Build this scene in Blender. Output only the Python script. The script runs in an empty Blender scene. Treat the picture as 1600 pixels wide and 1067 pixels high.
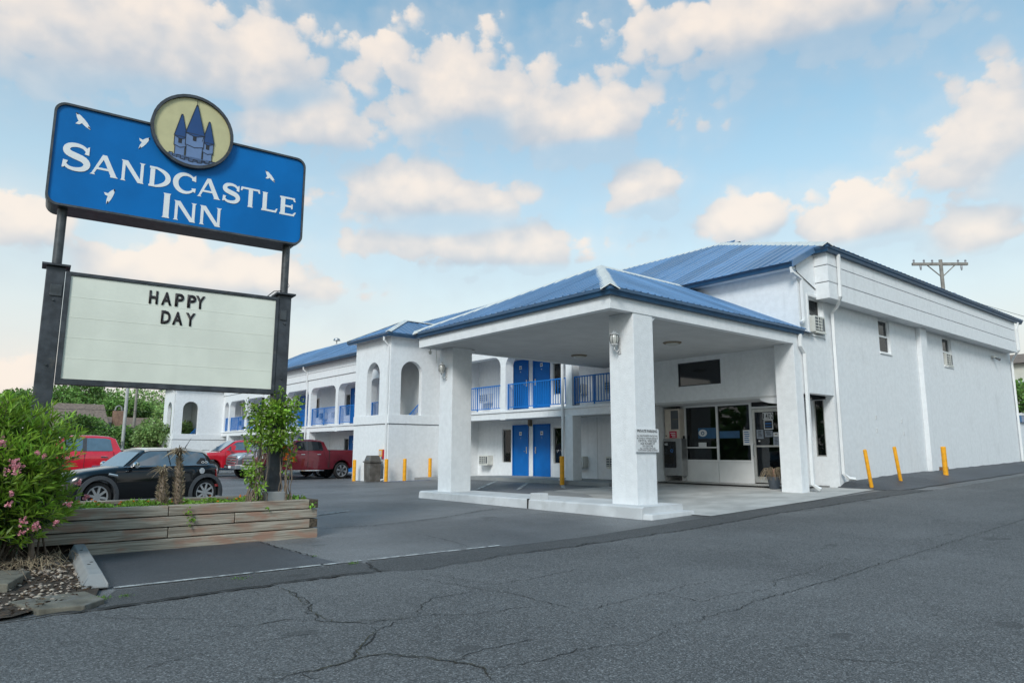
import bpy, bmesh, math, random
import numpy as np
from mathutils import Vector, Matrix
random.seed(7)
rng = np.random.default_rng(11)
sc = bpy.context.scene
COL = sc.collection
R = math.radians

# ------------------------------------------------------------------ camera
YAW, PITCH, ROLL, CAMH = R(39.5), math.atan(171.5 / 1080.0), R(0.15), 1.35
fw = Vector((math.sin(YAW) * math.cos(PITCH), math.cos(YAW) * math.cos(PITCH), math.sin(PITCH)))
rt = Vector((math.cos(YAW), -math.sin(YAW), 0))
up = rt.cross(fw)
rt2 = rt * math.cos(ROLL) + up * math.sin(ROLL)
up2 = up * math.cos(ROLL) - rt * math.sin(ROLL)
cam = bpy.data.cameras.new('camera')
cam.sensor_fit = 'HORIZONTAL'; cam.sensor_width = 36; cam.lens = 36 * 1080 / 1600
cam.clip_start = 0.1; cam.clip_end = 3000
camo = bpy.data.objects.new('camera', cam); COL.objects.link(camo)
camo.matrix_world = Matrix(((rt2.x, up2.x, -fw.x, 0), (rt2.y, up2.y, -fw.y, 0), (rt2.z, up2.z, -fw.z, CAMH), (0, 0, 0, 1)))
sc.camera = camo

# ------------------------------------------------------------------ light
SUN_AZ, SUN_EL = R(236), R(38)
sun = bpy.data.lights.new('sun', 'SUN'); sun.energy = 1.5; sun.angle = R(18); sun.color = (1.0, 0.97, 0.93)
suno = bpy.data.objects.new('sun', sun); COL.objects.link(suno)
sd = Vector((math.sin(SUN_AZ) * math.cos(SUN_EL), math.cos(SUN_AZ) * math.cos(SUN_EL), math.sin(SUN_EL)))
suno.rotation_euler = sd.to_track_quat('Z', 'Y').to_euler(); suno.location = (-30, -20, 40)

sc.view_settings.view_transform = 'Standard'; sc.view_settings.look = 'None'
sc.view_settings.exposure = 0.68; sc.view_settings.gamma = 1.0
sc.view_settings.use_curve_mapping = False

# ------------------------------------------------------------------ sky: physical sky with cumulus drifting over it
world = bpy.data.worlds.new('World'); sc.world = world; world.use_nodes = True
wt = world.node_tree; wt.nodes.clear()
def N(t, typ, **kw):
    n = t.nodes.new(typ)
    for k, v in kw.items():
        setattr(n, k, v)
    return n
def M(t, op, a, b=None, c=None, clamp=False):
    n = t.nodes.new('ShaderNodeMath'); n.operation = op; n.use_clamp = clamp
    for i, v in enumerate((a, b, c)):
        if v is None: continue
        if isinstance(v, (int, float)): n.inputs[i].default_value = v
        else: t.links.new(v, n.inputs[i])
    return n.outputs[0]
def MIX(t, fac, a, b, blend='MIX'):
    n = t.nodes.new('ShaderNodeMix'); n.data_type = 'RGBA'; n.blend_type = blend
    for i, v in ((0, fac), (6, a), (7, b)):
        if isinstance(v, (int, float)): n.inputs[i].default_value = v
        elif isinstance(v, tuple): n.inputs[i].default_value = v if len(v) == 4 else (*v, 1)
        else: t.links.new(v, n.inputs[i])
    return n.outputs[2]
def RAMP(t, fac, a, b):
    n = t.nodes.new('ShaderNodeMapRange'); n.interpolation_type = 'SMOOTHSTEP'
    t.links.new(fac, n.inputs[0]); n.inputs[1].default_value = a; n.inputs[2].default_value = b
    return n.outputs[0]

CLOUD_LIT, CLOUD_DARK, HAZE, SKY_TINT = (0.645, 0.56, 0.485), (0.335, 0.37, 0.415), (0.515, 0.505, 0.48, 1), (0.66, 1.12, 1.03)
CLOUDS = [(0.157, 0.493, 0.231, 0.071), (0.325, 0.505, 0.083, 0.065), (0.369, 0.44, 0.111, 0.039), (0.604, 0.497, 0.161, 0.074), (0.777, 0.464, 0.179, 0.05), (0.559, 0.363, 0.151, 0.048), (0.876, 0.375, 0.068, 0.036), (1.133, 0.559, 0.303, 0.057), (1.325, 0.367, 0.083, 0.071), (1.036, 0.313, 0.068, 0.034), (1.158, 0.298, 0.104, 0.037), (1.308, 0.268, 0.064, 0.027), (0.632, 0.291, 0.216, 0.031), (0.051, 0.263, 0.065, 0.035), (0.269, 0.231, 0.205, 0.034), (0.059, 0.084, 0.042, 0.03)]
crnd = random.Random(5)
for k in range(6):     # the same cumulus field goes on round the rest of the sky
    az = 1.9 + k / 6 * 4.2 + crnd.uniform(-.08, .08)
    CLOUDS.append((az if az < math.pi else az - 2 * math.pi, crnd.uniform(.2, .75), crnd.uniform(.2, .4), crnd.uniform(.07, .12)))
def VM(op, a, b=None, c=None, out=0):
    n = wt.nodes.new('ShaderNodeVectorMath'); n.operation = op
    for i, v in enumerate((a, b, c)):
        if v is None: continue
        if isinstance(v, tuple): n.inputs[i].default_value = v
        else: wt.links.new(v, n.inputs[i])
    return n.outputs[out]
tc = N(wt, 'ShaderNodeTexCoord')
sep = N(wt, 'ShaderNodeSeparateXYZ'); wt.links.new(tc.outputs['Generated'], sep.inputs[0])
AZ = M(wt, 'ARCTAN2', sep.outputs[0], sep.outputs[1])
EL = M(wt, 'ARCSINE', sep.outputs[2])
cmb = N(wt, 'ShaderNodeCombineXYZ'); wt.links.new(AZ, cmb.inputs[0]); wt.links.new(EL, cmb.inputs[1])
DIR = cmb.outputs[0]
def heaps(vec, clouds):
    acc = None
    for (ca, ce, a, b) in clouds:
        sx, sy = 1 / (a * 1.33), 1 / (b * 1.50)
        v = VM('MULTIPLY_ADD', vec, (sx, sy, 0), (-ca * sx, -ce * sy, 0))
        l = VM('LENGTH', v, out=1)
        acc = l if acc is None else M(wt, 'SMOOTH_MIN', acc, l, 0.18)
    return M(wt, 'SUBTRACT', 1.0, M(wt, 'MINIMUM', acc, 1.7))
def billow(vec, det=5.0):
    sv = VM('MULTIPLY', vec, (1.0, 1.3, 1.0))
    nz = N(wt, 'ShaderNodeTexNoise', noise_dimensions='2D'); nz.inputs['Scale'].default_value = 10.5; nz.inputs['Detail'].default_value = det
    nz.inputs['Roughness'].default_value = 0.54; nz.inputs['Distortion'].default_value = 0.0
    wt.links.new(sv, nz.inputs['Vector'])
    vo = N(wt, 'ShaderNodeTexVoronoi', voronoi_dimensions='2D'); vo.feature = 'F1'; vo.inputs['Scale'].default_value = 27.0
    fv = N(wt, 'ShaderNodeCombineXYZ'); wt.links.new(nz.outputs[0], fv.inputs[0]); wt.links.new(nz.outputs[0], fv.inputs[1])
    wv = VM('MULTIPLY_ADD', fv.outputs[0], (.06, -.06, 0), sv)
    wt.links.new(wv, vo.inputs['Vector'])
    return M(wt, 'ADD', M(wt, 'MULTIPLY', M(wt, 'SUBTRACT', nz.outputs[0], 0.5), 1.42), M(wt, 'MULTIPLY', M(wt, 'SUBTRACT', 0.40, vo.outputs['Distance']), 0.36))
DIR2 = VM('ADD', DIR, (-0.024, 0.040, 0))
h0 = heaps(DIR, CLOUDS); b0 = billow(DIR); b1 = billow(DIR2, 3.0)
h1 = heaps(DIR2, CLOUDS[:16])
d0 = M(wt, 'ADD', h0, b0)
under = RAMP(wt, M(wt, 'SUBTRACT', h1, h0), -0.05, 0.35)
mask = M(wt, 'MULTIPLY', RAMP(wt, d0, 0.10, 0.38), M(wt, 'SUBTRACT', 1.0, M(wt, 'MULTIPLY', under, 0.55)))
veil = M(wt, 'MULTIPLY', RAMP(wt, d0, -0.75, 0.6), 0.30)
mask = M(wt, 'MAXIMUM', mask, veil)
gr = M(wt, 'ADD', M(wt, 'MULTIPLY', M(wt, 'SUBTRACT', b0, b1), 0.6), M(wt, 'MULTIPLY', M(wt, 'SUBTRACT', h0, h1), 0.9))
lit = RAMP(wt, gr, -0.45, 0.80)
ccol = MIX(wt, lit, CLOUD_DARK, CLOUD_LIT)
sky = N(wt, 'ShaderNodeTexSky'); sky.sky_type = 'NISHITA'; sky.sun_disc = False
sky.sun_elevation = SUN_EL; sky.sun_rotation = SUN_AZ; sky.altitude = 0; sky.air_density = 1.0; sky.dust_density = 0.4; sky.ozone_density = 1.0
bg1 = N(wt, 'ShaderNodeBackground'); bg1.inputs[1].default_value = 0.13
wt.links.new(MIX(wt, 1.0, sky.outputs[0], SKY_TINT, 'MULTIPLY'), bg1.inputs[0])
# thin haze veil thickening to the horizon
hz = M(wt, 'POWER', 2.718, M(wt, 'MULTIPLY', M(wt, 'MAXIMUM', EL, 0.0), -2.3))
bgh = N(wt, 'ShaderNodeBackground'); bgh.inputs[0].default_value = HAZE; bgh.inputs[1].default_value = 1.0
mx0 = N(wt, 'ShaderNodeMixShader')
wt.links.new(RAMP(wt, hz, 0.10, 0.86), mx0.inputs[0]); wt.links.new(bg1.outputs[0], mx0.inputs[1]); wt.links.new(bgh.outputs[0], mx0.inputs[2])
bg2 = N(wt, 'ShaderNodeBackground'); bg2.inputs[1].default_value = 1.0
wt.links.new(ccol, bg2.inputs[0])
mx = N(wt, 'ShaderNodeMixShader')
fade = M(wt, 'SUBTRACT', 1.0, M(wt, 'MULTIPLY', hz, 0.35))
wt.links.new(M(wt, 'MULTIPLY', mask, fade), mx.inputs[0]); wt.links.new(mx0.outputs[0], mx.inputs[1]); wt.links.new(bg2.outputs[0], mx.inputs[2])
wo = N(wt, 'ShaderNodeOutputWorld'); wt.links.new(mx.outputs[0], wo.inputs[0])
world.cycles.sampling_method = 'MANUAL'; world.cycles.sample_map_resolution = 512

# ------------------------------------------------------------------ helpers
MATS = {}
def pm(name, col, rough=0.6, var=0.08, scale=6.0, bump=0.0, bscale=60.0, metal=0.0, spec=0.5, col2=None, detail=5.0, coat=0.0, streak=0.0, island=0.0, rvar=0.0, stain=None, trans=0.0, objvar=0.0):
    """procedural principled material: noise-varied colour, fine relief, optional stain / streaks / per-leaf variation"""
    m = bpy.data.materials.new(name); m.use_nodes = True; t = m.node_tree
    b = t.nodes['Principled BSDF']
    tc = N(t, 'ShaderNodeTexCoord'); vec = tc.outputs['Object']
    nz = N(t, 'ShaderNodeTexNoise'); nz.inputs['Scale'].default_value = scale; nz.inputs['Detail'].default_value = detail
    t.links.new(vec, nz.inputs['Vector'])
    f = RAMP(t, nz.outputs[0], 0.3, 0.7)
    lo = tuple(c * (1 - var) for c in col); hi = tuple(min(1, c * (1 + var)) for c in (col2 or col))
    c = MIX(t, f, lo, hi)
    if streak:
        mp = N(t, 'ShaderNodeMapping'); mp.inputs['Scale'].default_value = (3.1, 3.1, 0.22); t.links.new(vec, mp.inputs[0])
        n2 = N(t, 'ShaderNodeTexNoise'); n2.inputs['Scale'].default_value = 1.6; n2.inputs['Detail'].default_value = 6; t.links.new(mp.outputs[0], n2.inputs['Vector'])
        c = MIX(t, M(t, 'MULTIPLY', RAMP(t, n2.outputs[0], 0.52, 0.80), streak), c, tuple(x * 0.62 for x in col))
    if stain:
        n3 = N(t, 'ShaderNodeTexNoise'); n3.inputs['Scale'].default_value = stain[0]; n3.inputs['Detail'].default_value = 7; n3.inputs['Roughness'].default_value = .62; t.links.new(vec, n3.inputs['Vector'])
        c = MIX(t, M(t, 'MULTIPLY', RAMP(t, n3.outputs[0], stain[1], stain[1] + .18), stain[2]), c, stain[3])
    if island:
        ge = N(t, 'ShaderNodeNewGeometry')
        hs = N(t, 'ShaderNodeHueSaturation')
        t.links.new(M(t, 'ADD', M(t, 'MULTIPLY', ge.outputs['Random Per Island'], island * 2), 1 - island), hs.inputs['Value'])
        t.links.new(M(t, 'ADD', M(t, 'MULTIPLY', ge.outputs['Random Per Island'], island * 0.06), 0.5 - island * 0.03), hs.inputs['Hue'])
        t.links.new(c, hs.inputs['Color']); c = hs.outputs[0]
    if objvar:
        oi = N(t, 'ShaderNodeObjectInfo'); h2 = N(t, 'ShaderNodeHueSaturation')
        t.links.new(M(t, 'ADD', M(t, 'MULTIPLY', oi.outputs['Random'], objvar * 2), 1 - objvar), h2.inputs['Value']); t.links.new(c, h2.inputs['Color']); c = h2.outputs[0]
    t.links.new(c, b.inputs['Base Color'])
    b.inputs['Roughness'].default_value = rough; b.inputs['Metallic'].default_value = metal
    b.inputs['Specular IOR Level'].default_value = spec; b.inputs['Coat Weight'].default_value = coat
    if coat: b.inputs['Coat Roughness'].default_value = 0.04
    if rvar:
        t.links.new(M(t, 'ADD', M(t, 'MULTIPLY', nz.outputs[0], rvar), rough - rvar * .5), b.inputs['Roughness'])
    if bump:
        n4 = N(t, 'ShaderNodeTexNoise'); n4.inputs['Scale'].default_value = bscale; n4.inputs['Detail'].default_value = 4; t.links.new(vec, n4.inputs['Vector'])
        bp = N(t, 'ShaderNodeBump'); bp.inputs['Strength'].default_value = bump; bp.inputs['Distance'].default_value = 0.02
        t.links.new(n4.outputs[0], bp.inputs['Height']); t.links.new(bp.outputs[0], b.inputs['Normal'])
    if trans:
        tr = N(t, 'ShaderNodeBsdfTranslucent'); t.links.new(c, tr.inputs[0])
        ms = N(t, 'ShaderNodeMixShader'); ms.inputs[0].default_value = trans
        t.links.new(b.outputs[0], ms.inputs[1]); t.links.new(tr.outputs[0], ms.inputs[2])
        t.links.new(ms.outputs[0], t.nodes['Material Output'].inputs[0])
    MATS[name] = m
    return m

pm('stucco', (0.785, 0.80, 0.815), 0.85, var=0.035, scale=7, bump=0.36, bscale=38, streak=0.18, stain=(0.9, .56, .26, (0.60, 0.605, 0.61)))
pm('white_paint', (0.78, 0.785, 0.785), 0.55, var=0.04, scale=3, bump=0.05, bscale=30, streak=0.12)
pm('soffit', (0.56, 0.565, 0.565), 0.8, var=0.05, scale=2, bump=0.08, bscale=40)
pm('ac_metal', (0.62, 0.62, 0.58), 0.5, var=0.06, scale=8, streak=0.25)
pm('grille_dark', (0.09, 0.10, 0.11), 0.5, var=0.1)
pm('roof_blue', (0.105, 0.20, 0.35), 0.30, var=0.10, scale=0.8, spec=0.6, streak=0.12, rvar=.15, objvar=.22)
pm('gutter_blue', (0.026, 0.085, 0.17), 0.32, var=0.12, scale=3, spec=0.6, streak=0.2)
pm('flashing', (0.66, 0.66, 0.62), 0.45, var=0.07, scale=3, streak=0.2, spec=.6)
pm('rail_blue', (0.003, 0.165, 0.54), 0.5, var=0.06, scale=10, spec=.25)
pm('door_blue', (0.001, 0.135, 0.46), 0.55, var=0.07, scale=2.5, spec=.25)
pm('curtain', (0.80, 0.80, 0.83), 0.8, var=0.06, scale=9)
pm('room_grey', (0.24, 0.24, 0.24), .9, var=.2, scale=1.5)
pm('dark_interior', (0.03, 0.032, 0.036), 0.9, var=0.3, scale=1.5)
pm('aluminium', (0.55, 0.55, 0.53), 0.35, metal=0.6, var=0.06, scale=12)
pm('sign_steel', (0.052, 0.058, 0.068), 0.5, metal=0.15, var=0.3, scale=7, stain=(5, .58, .35, (0.20, 0.17, 0.14)), bump=.08, bscale=25, streak=.3)
pm('sign_trim', (0.075, 0.08, 0.086), 0.42, metal=0.35, var=0.25, scale=9, stain=(7, .60, .5, (0.26, 0.23, 0.19)))
pm('sign_blue', (0.001, 0.150, 0.46), 0.42, var=0.10, scale=1.2, spec=.2)
pm('sign_white', (0.80, 0.82, 0.83), 0.45, var=0.03)
pm('sign_cream', (0.56, 0.52, 0.29), 0.4, var=0.05)
pm('castle_blue', (0.012, 0.06, 0.20), 0.4, var=0.05)
pm('castle_wall', (0.14, 0.22, 0.40), 0.4, var=0.06)
pm('ink', (0.018, 0.02, 0.028), 0.5, var=0.2)
pm('reader_face', (0.79, 0.805, 0.71), 0.2, var=0.06, scale=1.5, spec=.6, streak=.12, stain=(1.3, .56, .3, (.64, .68, .60)))
pm('reader_track', (0.66, 0.69, 0.60), 0.3, var=0.1)
pm('letter_black', (0.022, 0.017, 0.02), 0.55, var=0.3, scale=20)
pm('concrete', (0.44, 0.435, 0.42), 0.85, var=0.16, scale=1.6, bump=0.25, bscale=45, stain=(1.1, .54, .5, (0.28, 0.275, 0.265)))
pm('concrete_pale', (0.27, 0.275, 0.275), 0.85, var=0.10, scale=2.2, bump=0.25, bscale=60, stain=(2.2, .58, .45, (0.30, 0.28, 0.25)))
pm('plinth_paint', (0.57, 0.58, 0.59), 0.8, var=0.10, scale=1.8, bump=0.3, bscale=45, stain=(2.4, .55, .5, (0.42, 0.42, 0.41)), streak=.2)
pm('bollard_yellow', (0.86, 0.38, 0.012), 0.5, var=0.12, scale=7, stain=(14, .64, .5, (0.35, 0.17, 0.02)))
pm('line_white', (0.50, 0.51, 0.50), 0.8, var=0.15, scale=9, stain=(7, .42, .9, (0.12, 0.12, 0.125)))
pm('line_blue', (0.02, 0.10, 0.30), 0.8, var=0.2, scale=5, stain=(6, .50, .8, (0.11, 0.11, 0.12)))
pm('line_yellow', (0.20, 0.17, 0.11), 0.8, var=0.2, scale=5, stain=(7, .46, .85, (0.11, 0.11, 0.115)))
pm('wood', (0.30, 0.255, 0.20), 0.85, var=0.22, scale=5, bump=0.3, bscale=30)
pm('soil', (0.050, 0.036, 0.026), 0.95, var=0.4, scale=12, bump=0.8, bscale=40)
pm('mulch', (0.062, 0.040, 0.026), 0.95, var=0.45, scale=30, island=0.5)
pm('pebble', (0.31, 0.26, 0.215), 0.7, var=0.15, scale=10, island=0.45)
pm('twig', (0.20, 0.15, 0.11), 0.9, var=0.3, scale=20)
pm('bark', (0.13, 0.10, 0.075), 0.9, var=0.3, scale=8, bump=.5, bscale=30)
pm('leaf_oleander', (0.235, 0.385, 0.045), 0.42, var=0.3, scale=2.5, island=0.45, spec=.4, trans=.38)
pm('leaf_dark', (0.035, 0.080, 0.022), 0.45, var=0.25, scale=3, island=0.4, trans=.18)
pm('leaf_vine', (0.23, 0.38, 0.045), 0.45, var=0.25, scale=4, island=0.42, trans=.28)
pm('leaf_cover', (0.19, 0.35, 0.035), 0.5, var=0.25, scale=5, island=0.4, trans=.25)
pm('leaf_tree', (0.15, 0.27, 0.06), 0.55, var=0.35, scale=.35, island=0.45, trans=.22)
pm('leaf_tree_pale', (0.24, 0.36, 0.11), 0.55, var=0.3, scale=.4, island=0.45, trans=.22)
pm('grass', (0.10, 0.21, 0.02), 0.6, var=0.2, scale=8, island=.4, trans=.2)
pm('dry_leaf', (0.30, 0.235, 0.16), 0.8, var=0.3, scale=9, island=0.45, trans=.15)
pm('petal_pink', (0.76, 0.33, 0.38), 0.55, var=0.18, scale=30, island=0.28, trans=.3)
pm('petal_orange', (0.85, 0.22, 0.01), 0.55, var=0.2, scale=30, island=0.3, trans=.3)
pm('petal_pale', (0.70, 0.60, 0.58), 0.6, var=.1)
pm('pot_grey', (0.07, 0.085, 0.105), 0.5, var=0.12)
pm('bin_brown', (0.105, 0.095, 0.085), 0.6, var=0.25, scale=4, stain=(3, .5, .45, (0.22, 0.22, 0.22)), streak=.3)
pm('steel', (0.42, 0.42, 0.42), 0.35, metal=0.75, var=0.08, scale=6, streak=.15)
pm('cream_paint', (0.62, 0.54, 0.46), 0.5, var=0.06)
pm('machine_black', (0.012, 0.014, 0.018), 0.2, var=0.2)
pm('red_print', (0.50, 0.01, 0.045), 0.5, var=0.06)
pm('blue_print', (0.02, 0.14, 0.40), 0.5, var=0.06)
pm('reflection_blue', (0.02, 0.10, 0.22), .4, var=.15, scale=6)  # flat colour for the reflection painted on the office glass
pm('paper', (0.72, 0.73, 0.74), 0.7, var=0.04)
pm('paper_grey', (0.30, 0.34, 0.40), 0.7, var=0.08)
pm('brown_lamp', (0.20, 0.16, 0.11), 0.6, var=0.2)
pm('car_black', (0.004, 0.005, 0.007), 0.3, var=0.1, coat=.8, spec=.2)
pm('car_silver_roof', (0.62, 0.60, 0.57), 0.2, metal=.3, var=0.05, coat=1.0)
pm('car_red', (0.62, 0.012, 0.030), 0.25, var=0.06, coat=1.0)
pm('car_maroon', (0.150, 0.006, 0.016), 0.28, metal=.25, var=0.08, coat=1.0)
pm('car_silver', (0.30, 0.33, 0.37), 0.28, metal=.7, var=0.05, coat=1.0)
pm('car_blue', (0.02, 0.16, 0.42), 0.25, var=0.05, coat=1.0)
pm('car_navy', (0.02, 0.05, 0.10), 0.25, var=0.05, coat=1.0)
pm('plastic_grey', (0.055, 0.06, 0.068), 0.6, var=0.12, scale=8)
pm('rubber', (0.014, 0.014, 0.015), 0.75, var=0.3, scale=10)
pm('alloy', (0.62, 0.63, 0.65), 0.28, metal=0.75, var=0.05)
pm('chrome', (0.75, 0.76, 0.78), 0.12, metal=1.0, var=0.03)
pm('car_glass', (0.085, 0.140, 0.190), 0.04, var=0.1, spec=1.0, coat=.6)
pm('tint_glass', (0.010, 0.013, 0.016), 0.05, var=0.1, spec=.6, coat=.3)
pm('lamp_red', (0.35, 0.008, 0.01), 0.15, var=0.1, coat=1)
pm('lamp_clear', (0.55, 0.57, 0.60), 0.1, var=0.1, coat=1)
pm('pole_wood', (0.25, 0.23, 0.205), 0.9, var=0.2, scale=4, streak=.4)
pm('pole_pale', (0.42, 0.42, 0.41), 0.6, var=0.1, scale=4, streak=.3)
pm('shingle', (0.20, 0.15, 0.12), 0.9, var=0.25, scale=5, bump=.4, bscale=12)
pm('brick_far', (0.28, 0.17, 0.12), 0.9, var=0.25, scale=6)
pm('house_pale', (0.62, 0.60, 0.52), 0.8, var=0.06, scale=2)
pm('wire', (0.02, 0.02, 0.022), 0.6, var=0.1)
pm('insulator', (0.30, 0.30, 0.32), 0.3, var=0.1)
pm('lantern_metal', (0.55, 0.55, 0.55), 0.5, var=0.2, scale=20)
pm('bulb_glass', (0.50, 0.50, 0.47), 0.1, var=0.05, spec=.8)
pm('mossy', (0.135, 0.125, 0.10), 0.9, var=.3, scale=5, bump=.4, bscale=40, stain=(4, .5, .6, (.20, .20, .195)))
pm('rust', (0.20, 0.11, 0.06), 0.9, var=0.35, scale=30)

def glass_mat(name, col, refl, see):
    m = bpy.data.materials.new(name); m.use_nodes = True; t = m.node_tree; t.nodes.clear()
    tr = N(t, 'ShaderNodeBsdfTransparent'); tr.inputs[0].default_value = (*see, 1)
    gl = N(t, 'ShaderNodeBsdfGlossy'); gl.inputs[1].default_value = 0.015
    tc = N(t, 'ShaderNodeTexCoord'); nz = N(t, 'ShaderNodeTexNoise'); nz.inputs['Scale'].default_value = 1.2
    t.links.new(tc.outputs['Object'], nz.inputs['Vector'])
    bp = N(t, 'ShaderNodeBump'); bp.inputs['Strength'].default_value = .06; bp.inputs['Distance'].default_value = .05
    t.links.new(nz.outputs[0], bp.inputs['Height']); t.links.new(bp.outputs[0], gl.inputs['Normal'])
    df = N(t, 'ShaderNodeBsdfDiffuse'); df.inputs[0].default_value = (*col, 1)
    m1 = N(t, 'ShaderNodeMixShader'); m1.inputs[0].default_value = 0.12
    t.links.new(tr.outputs[0], m1.inputs[1]); t.links.new(df.outputs[0], m1.inputs[2])
    fr = N(t, 'ShaderNodeFresnel'); fr.inputs[0].default_value = refl
    m2 = N(t, 'ShaderNodeMixShader'); t.links.new(fr.outputs[0], m2.inputs[0])
    t.links.new(m1.outputs[0], m2.inputs[1]); t.links.new(gl.outputs[0], m2.inputs[2])
    o = N(t, 'ShaderNodeOutputMaterial'); t.links.new(m2.outputs[0], o.inputs[0])
    MATS[name] = m
glass_mat('window_glass', (0.05, 0.06, 0.07), 1.5, (0.88, 0.90, 0.92))
glass_mat('store_glass', (0.02, 0.025, 0.03), 1.6, (0.38, 0.42, 0.46))
glass_mat('auto_glass', (0.02, 0.03, 0.04), 1.6, (0.28, 0.35, 0.38))

class MB:
    """collects geometry, then becomes ONE mesh object"""
    def __init__(s): s.v = []; s.f = []; s.mi = []
    def add(s, vs, fs, mi=0):
        k = len(s.v); s.v += [tuple(v) for v in vs]; s.f += [tuple(i + k for i in f) for f in fs]; s.mi += [mi] * len(fs); return s
    def box(s, a, b, mi=0):
        x0, y0, z0 = a; x1, y1, z1 = b
        return s.add([(x0, y0, z0), (x1, y0, z0), (x1, y1, z0), (x0, y1, z0), (x0, y0, z1), (x1, y0, z1), (x1, y1, z1), (x0, y1, z1)],
                     [(0, 3, 2, 1), (4, 5, 6, 7), (0, 1, 5, 4), (1, 2, 6, 5), (2, 3, 7, 6), (3, 0, 4, 7)], mi)
    def hexa(s, p, mi=0):
        return s.add(p, [(0, 3, 2, 1), (4, 5, 6, 7), (0, 1, 5, 4), (1, 2, 6, 5), (2, 3, 7, 6), (3, 0, 4, 7)], mi)
    def prism(s, poly, vec, mi=0):
        n = len(poly); v = Vector(vec)
        vs = [Vector(p) for p in poly]; vs2 = [p + v for p in vs]
        fs = [tuple(range(n))[::-1], tuple(range(n, 2 * n))] + [(i, (i + 1) % n, n + (i + 1) % n, n + i) for i in range(n)]
        return s.add(vs + vs2, fs, mi)
    def tube(s, pts, r, n=8, mi=0, cap=True, square=False):
        pts = [Vector(p) for p in pts]
        rs = r if isinstance(r, (list, tuple)) else [r] * len(pts)
        k = len(s.v); prev = None
        for i, p in enumerate(pts):
            d = (pts[min(i + 1, len(pts) - 1)] - pts[max(i - 1, 0)]).normalized()
            if prev is None:
                ref = Vector((0, 0, 1)) if abs(d.z) < .9 else Vector((1, 0, 0))
                a = d.cross(ref).normalized()
            else:
                a = (prev - d * prev.dot(d)).normalized()
            prev = a; b = d.cross(a)
            for j in range(n):
                t = 2 * math.pi * (j + (.5 if square else 0)) / n
                s.v.append(tuple(p + (a * math.cos(t) + b * math.sin(t)) * rs[i]))
        for i in range(len(pts) - 1):
            for j in range(n):
                q = k + i * n
                s.f.append((q + j, q + (j + 1) % n, q + n + (j + 1) % n, q + n + j)); s.mi.append(mi)
        if cap:
            s.f.append(tuple(k + j for j in range(n))[::-1]); s.mi.append(mi)
            q = k + (len(pts) - 1) * n
            s.f.append(tuple(q + j for j in range(n))); s.mi.append(mi)
        return s
    def lathe(s, prof, c=(0, 0, 0), n=16, axis='z', mi=0):
        closed = prof[0] == prof[-1]
        k = len(s.v); c = Vector(c)
        for (r, h) in prof:
            for j in range(n):
                t = 2 * math.pi * j / n
                p = (r * math.cos(t), r * math.sin(t), h)
                if axis == 'y': p = (p[0], h, p[1])
                if axis == 'x': p = (h, p[0], p[1])
                s.v.append(tuple(c + Vector(p)))
        for i in range(len(prof) - 1):
            for j in range(n):
                q = k + i * n
                s.f.append((q + j, q + (j + 1) % n, q + n + (j + 1) % n, q + n + j)); s.mi.append(mi)
        for i in (0, len(prof) - 1):
            if prof[i][0] > 1e-4 and not closed:
                s.f.append(tuple(k + i * n + j for j in range(n))); s.mi.append(mi)
        return s
    def mesh(s, name, mats, bevel=0, smooth=None, recalc=True):
        me = bpy.data.meshes.new(name); me.from_pydata(s.v, [], s.f)
        if isinstance(mats, str): mats = [mats]
        for m in mats: me.materials.append(MATS[m])
        for i, p in enumerate(me.polygons): p.material_index = s.mi[i]
        if recalc or bevel:
            bm = bmesh.new(); bm.from_mesh(me)
            bmesh.ops.remove_doubles(bm, verts=bm.verts, dist=1e-5)
            bmesh.ops.recalc_face_normals(bm, faces=bm.faces)
            if bevel:
                ed = [e for e in bm.edges if len(e.link_faces) == 2 and e.calc_face_angle(0) > R(35)]
                bmesh.ops.bevel(bm, geom=ed, offset=bevel, segments=2, profile=.6, affect='EDGES', clamp_overlap=True)
            bm.to_mesh(me); bm.free()
        if smooth is not None:
            me.shade_smooth(); me.set_sharp_from_angle(angle=R(smooth))
        return me
    def build(s, name, mats, parent=None, bevel=0, smooth=None, local=False, recalc=True, kind=None):
        return link(name, s.mesh(name, mats, bevel, smooth, recalc), parent, local, kind)

WORLD = {}      # accumulated world offset of empties (translation only) so parts may be written in world coordinates
def link(name, me, parent=None, local=False, kind=None):
    o = bpy.data.objects.new(name, me); COL.objects.link(o)
    if parent is not None:
        o.parent = parent
        if not local and parent.name in WORLD:
            o.matrix_parent_inverse = WORLD[parent.name].inverted()
    if kind: o['kind'] = kind
    return o
def thing(name, label, cat, loc=(0, 0, 0), group=None, rotz=0.0):
    o = bpy.data.objects.new(name, None); COL.objects.link(o)
    o.empty_display_size = .3; o.location = loc; o.rotation_euler = (0, 0, rotz)
    o['label'] = label; o['category'] = cat
    if group: o['group'] = group
    WORLD[o.name] = Matrix.Translation(Vector(loc)) @ Matrix.Rotation(rotz, 4, 'Z')
    return o
def tag(o, label, cat, group=None):
    o['label'] = label; o['category'] = cat
    if group: o['group'] = group
    return o
def structure(o): o['kind'] = 'structure'; return o
def dup(root, loc, rotz, label, group=None, scale=None):
    r = root.copy(); COL.objects.link(r); r.location = loc; r.rotation_euler = (0, 0, rotz); r['label'] = label
    if group: r['group'] = group
    if scale: r.scale = scale
    for ch in list(root.children):
        c = ch.copy(); COL.objects.link(c); c.parent = r
        for g in ch.children:
            d = g.copy(); COL.objects.link(d); d.parent = c
    return r

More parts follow.
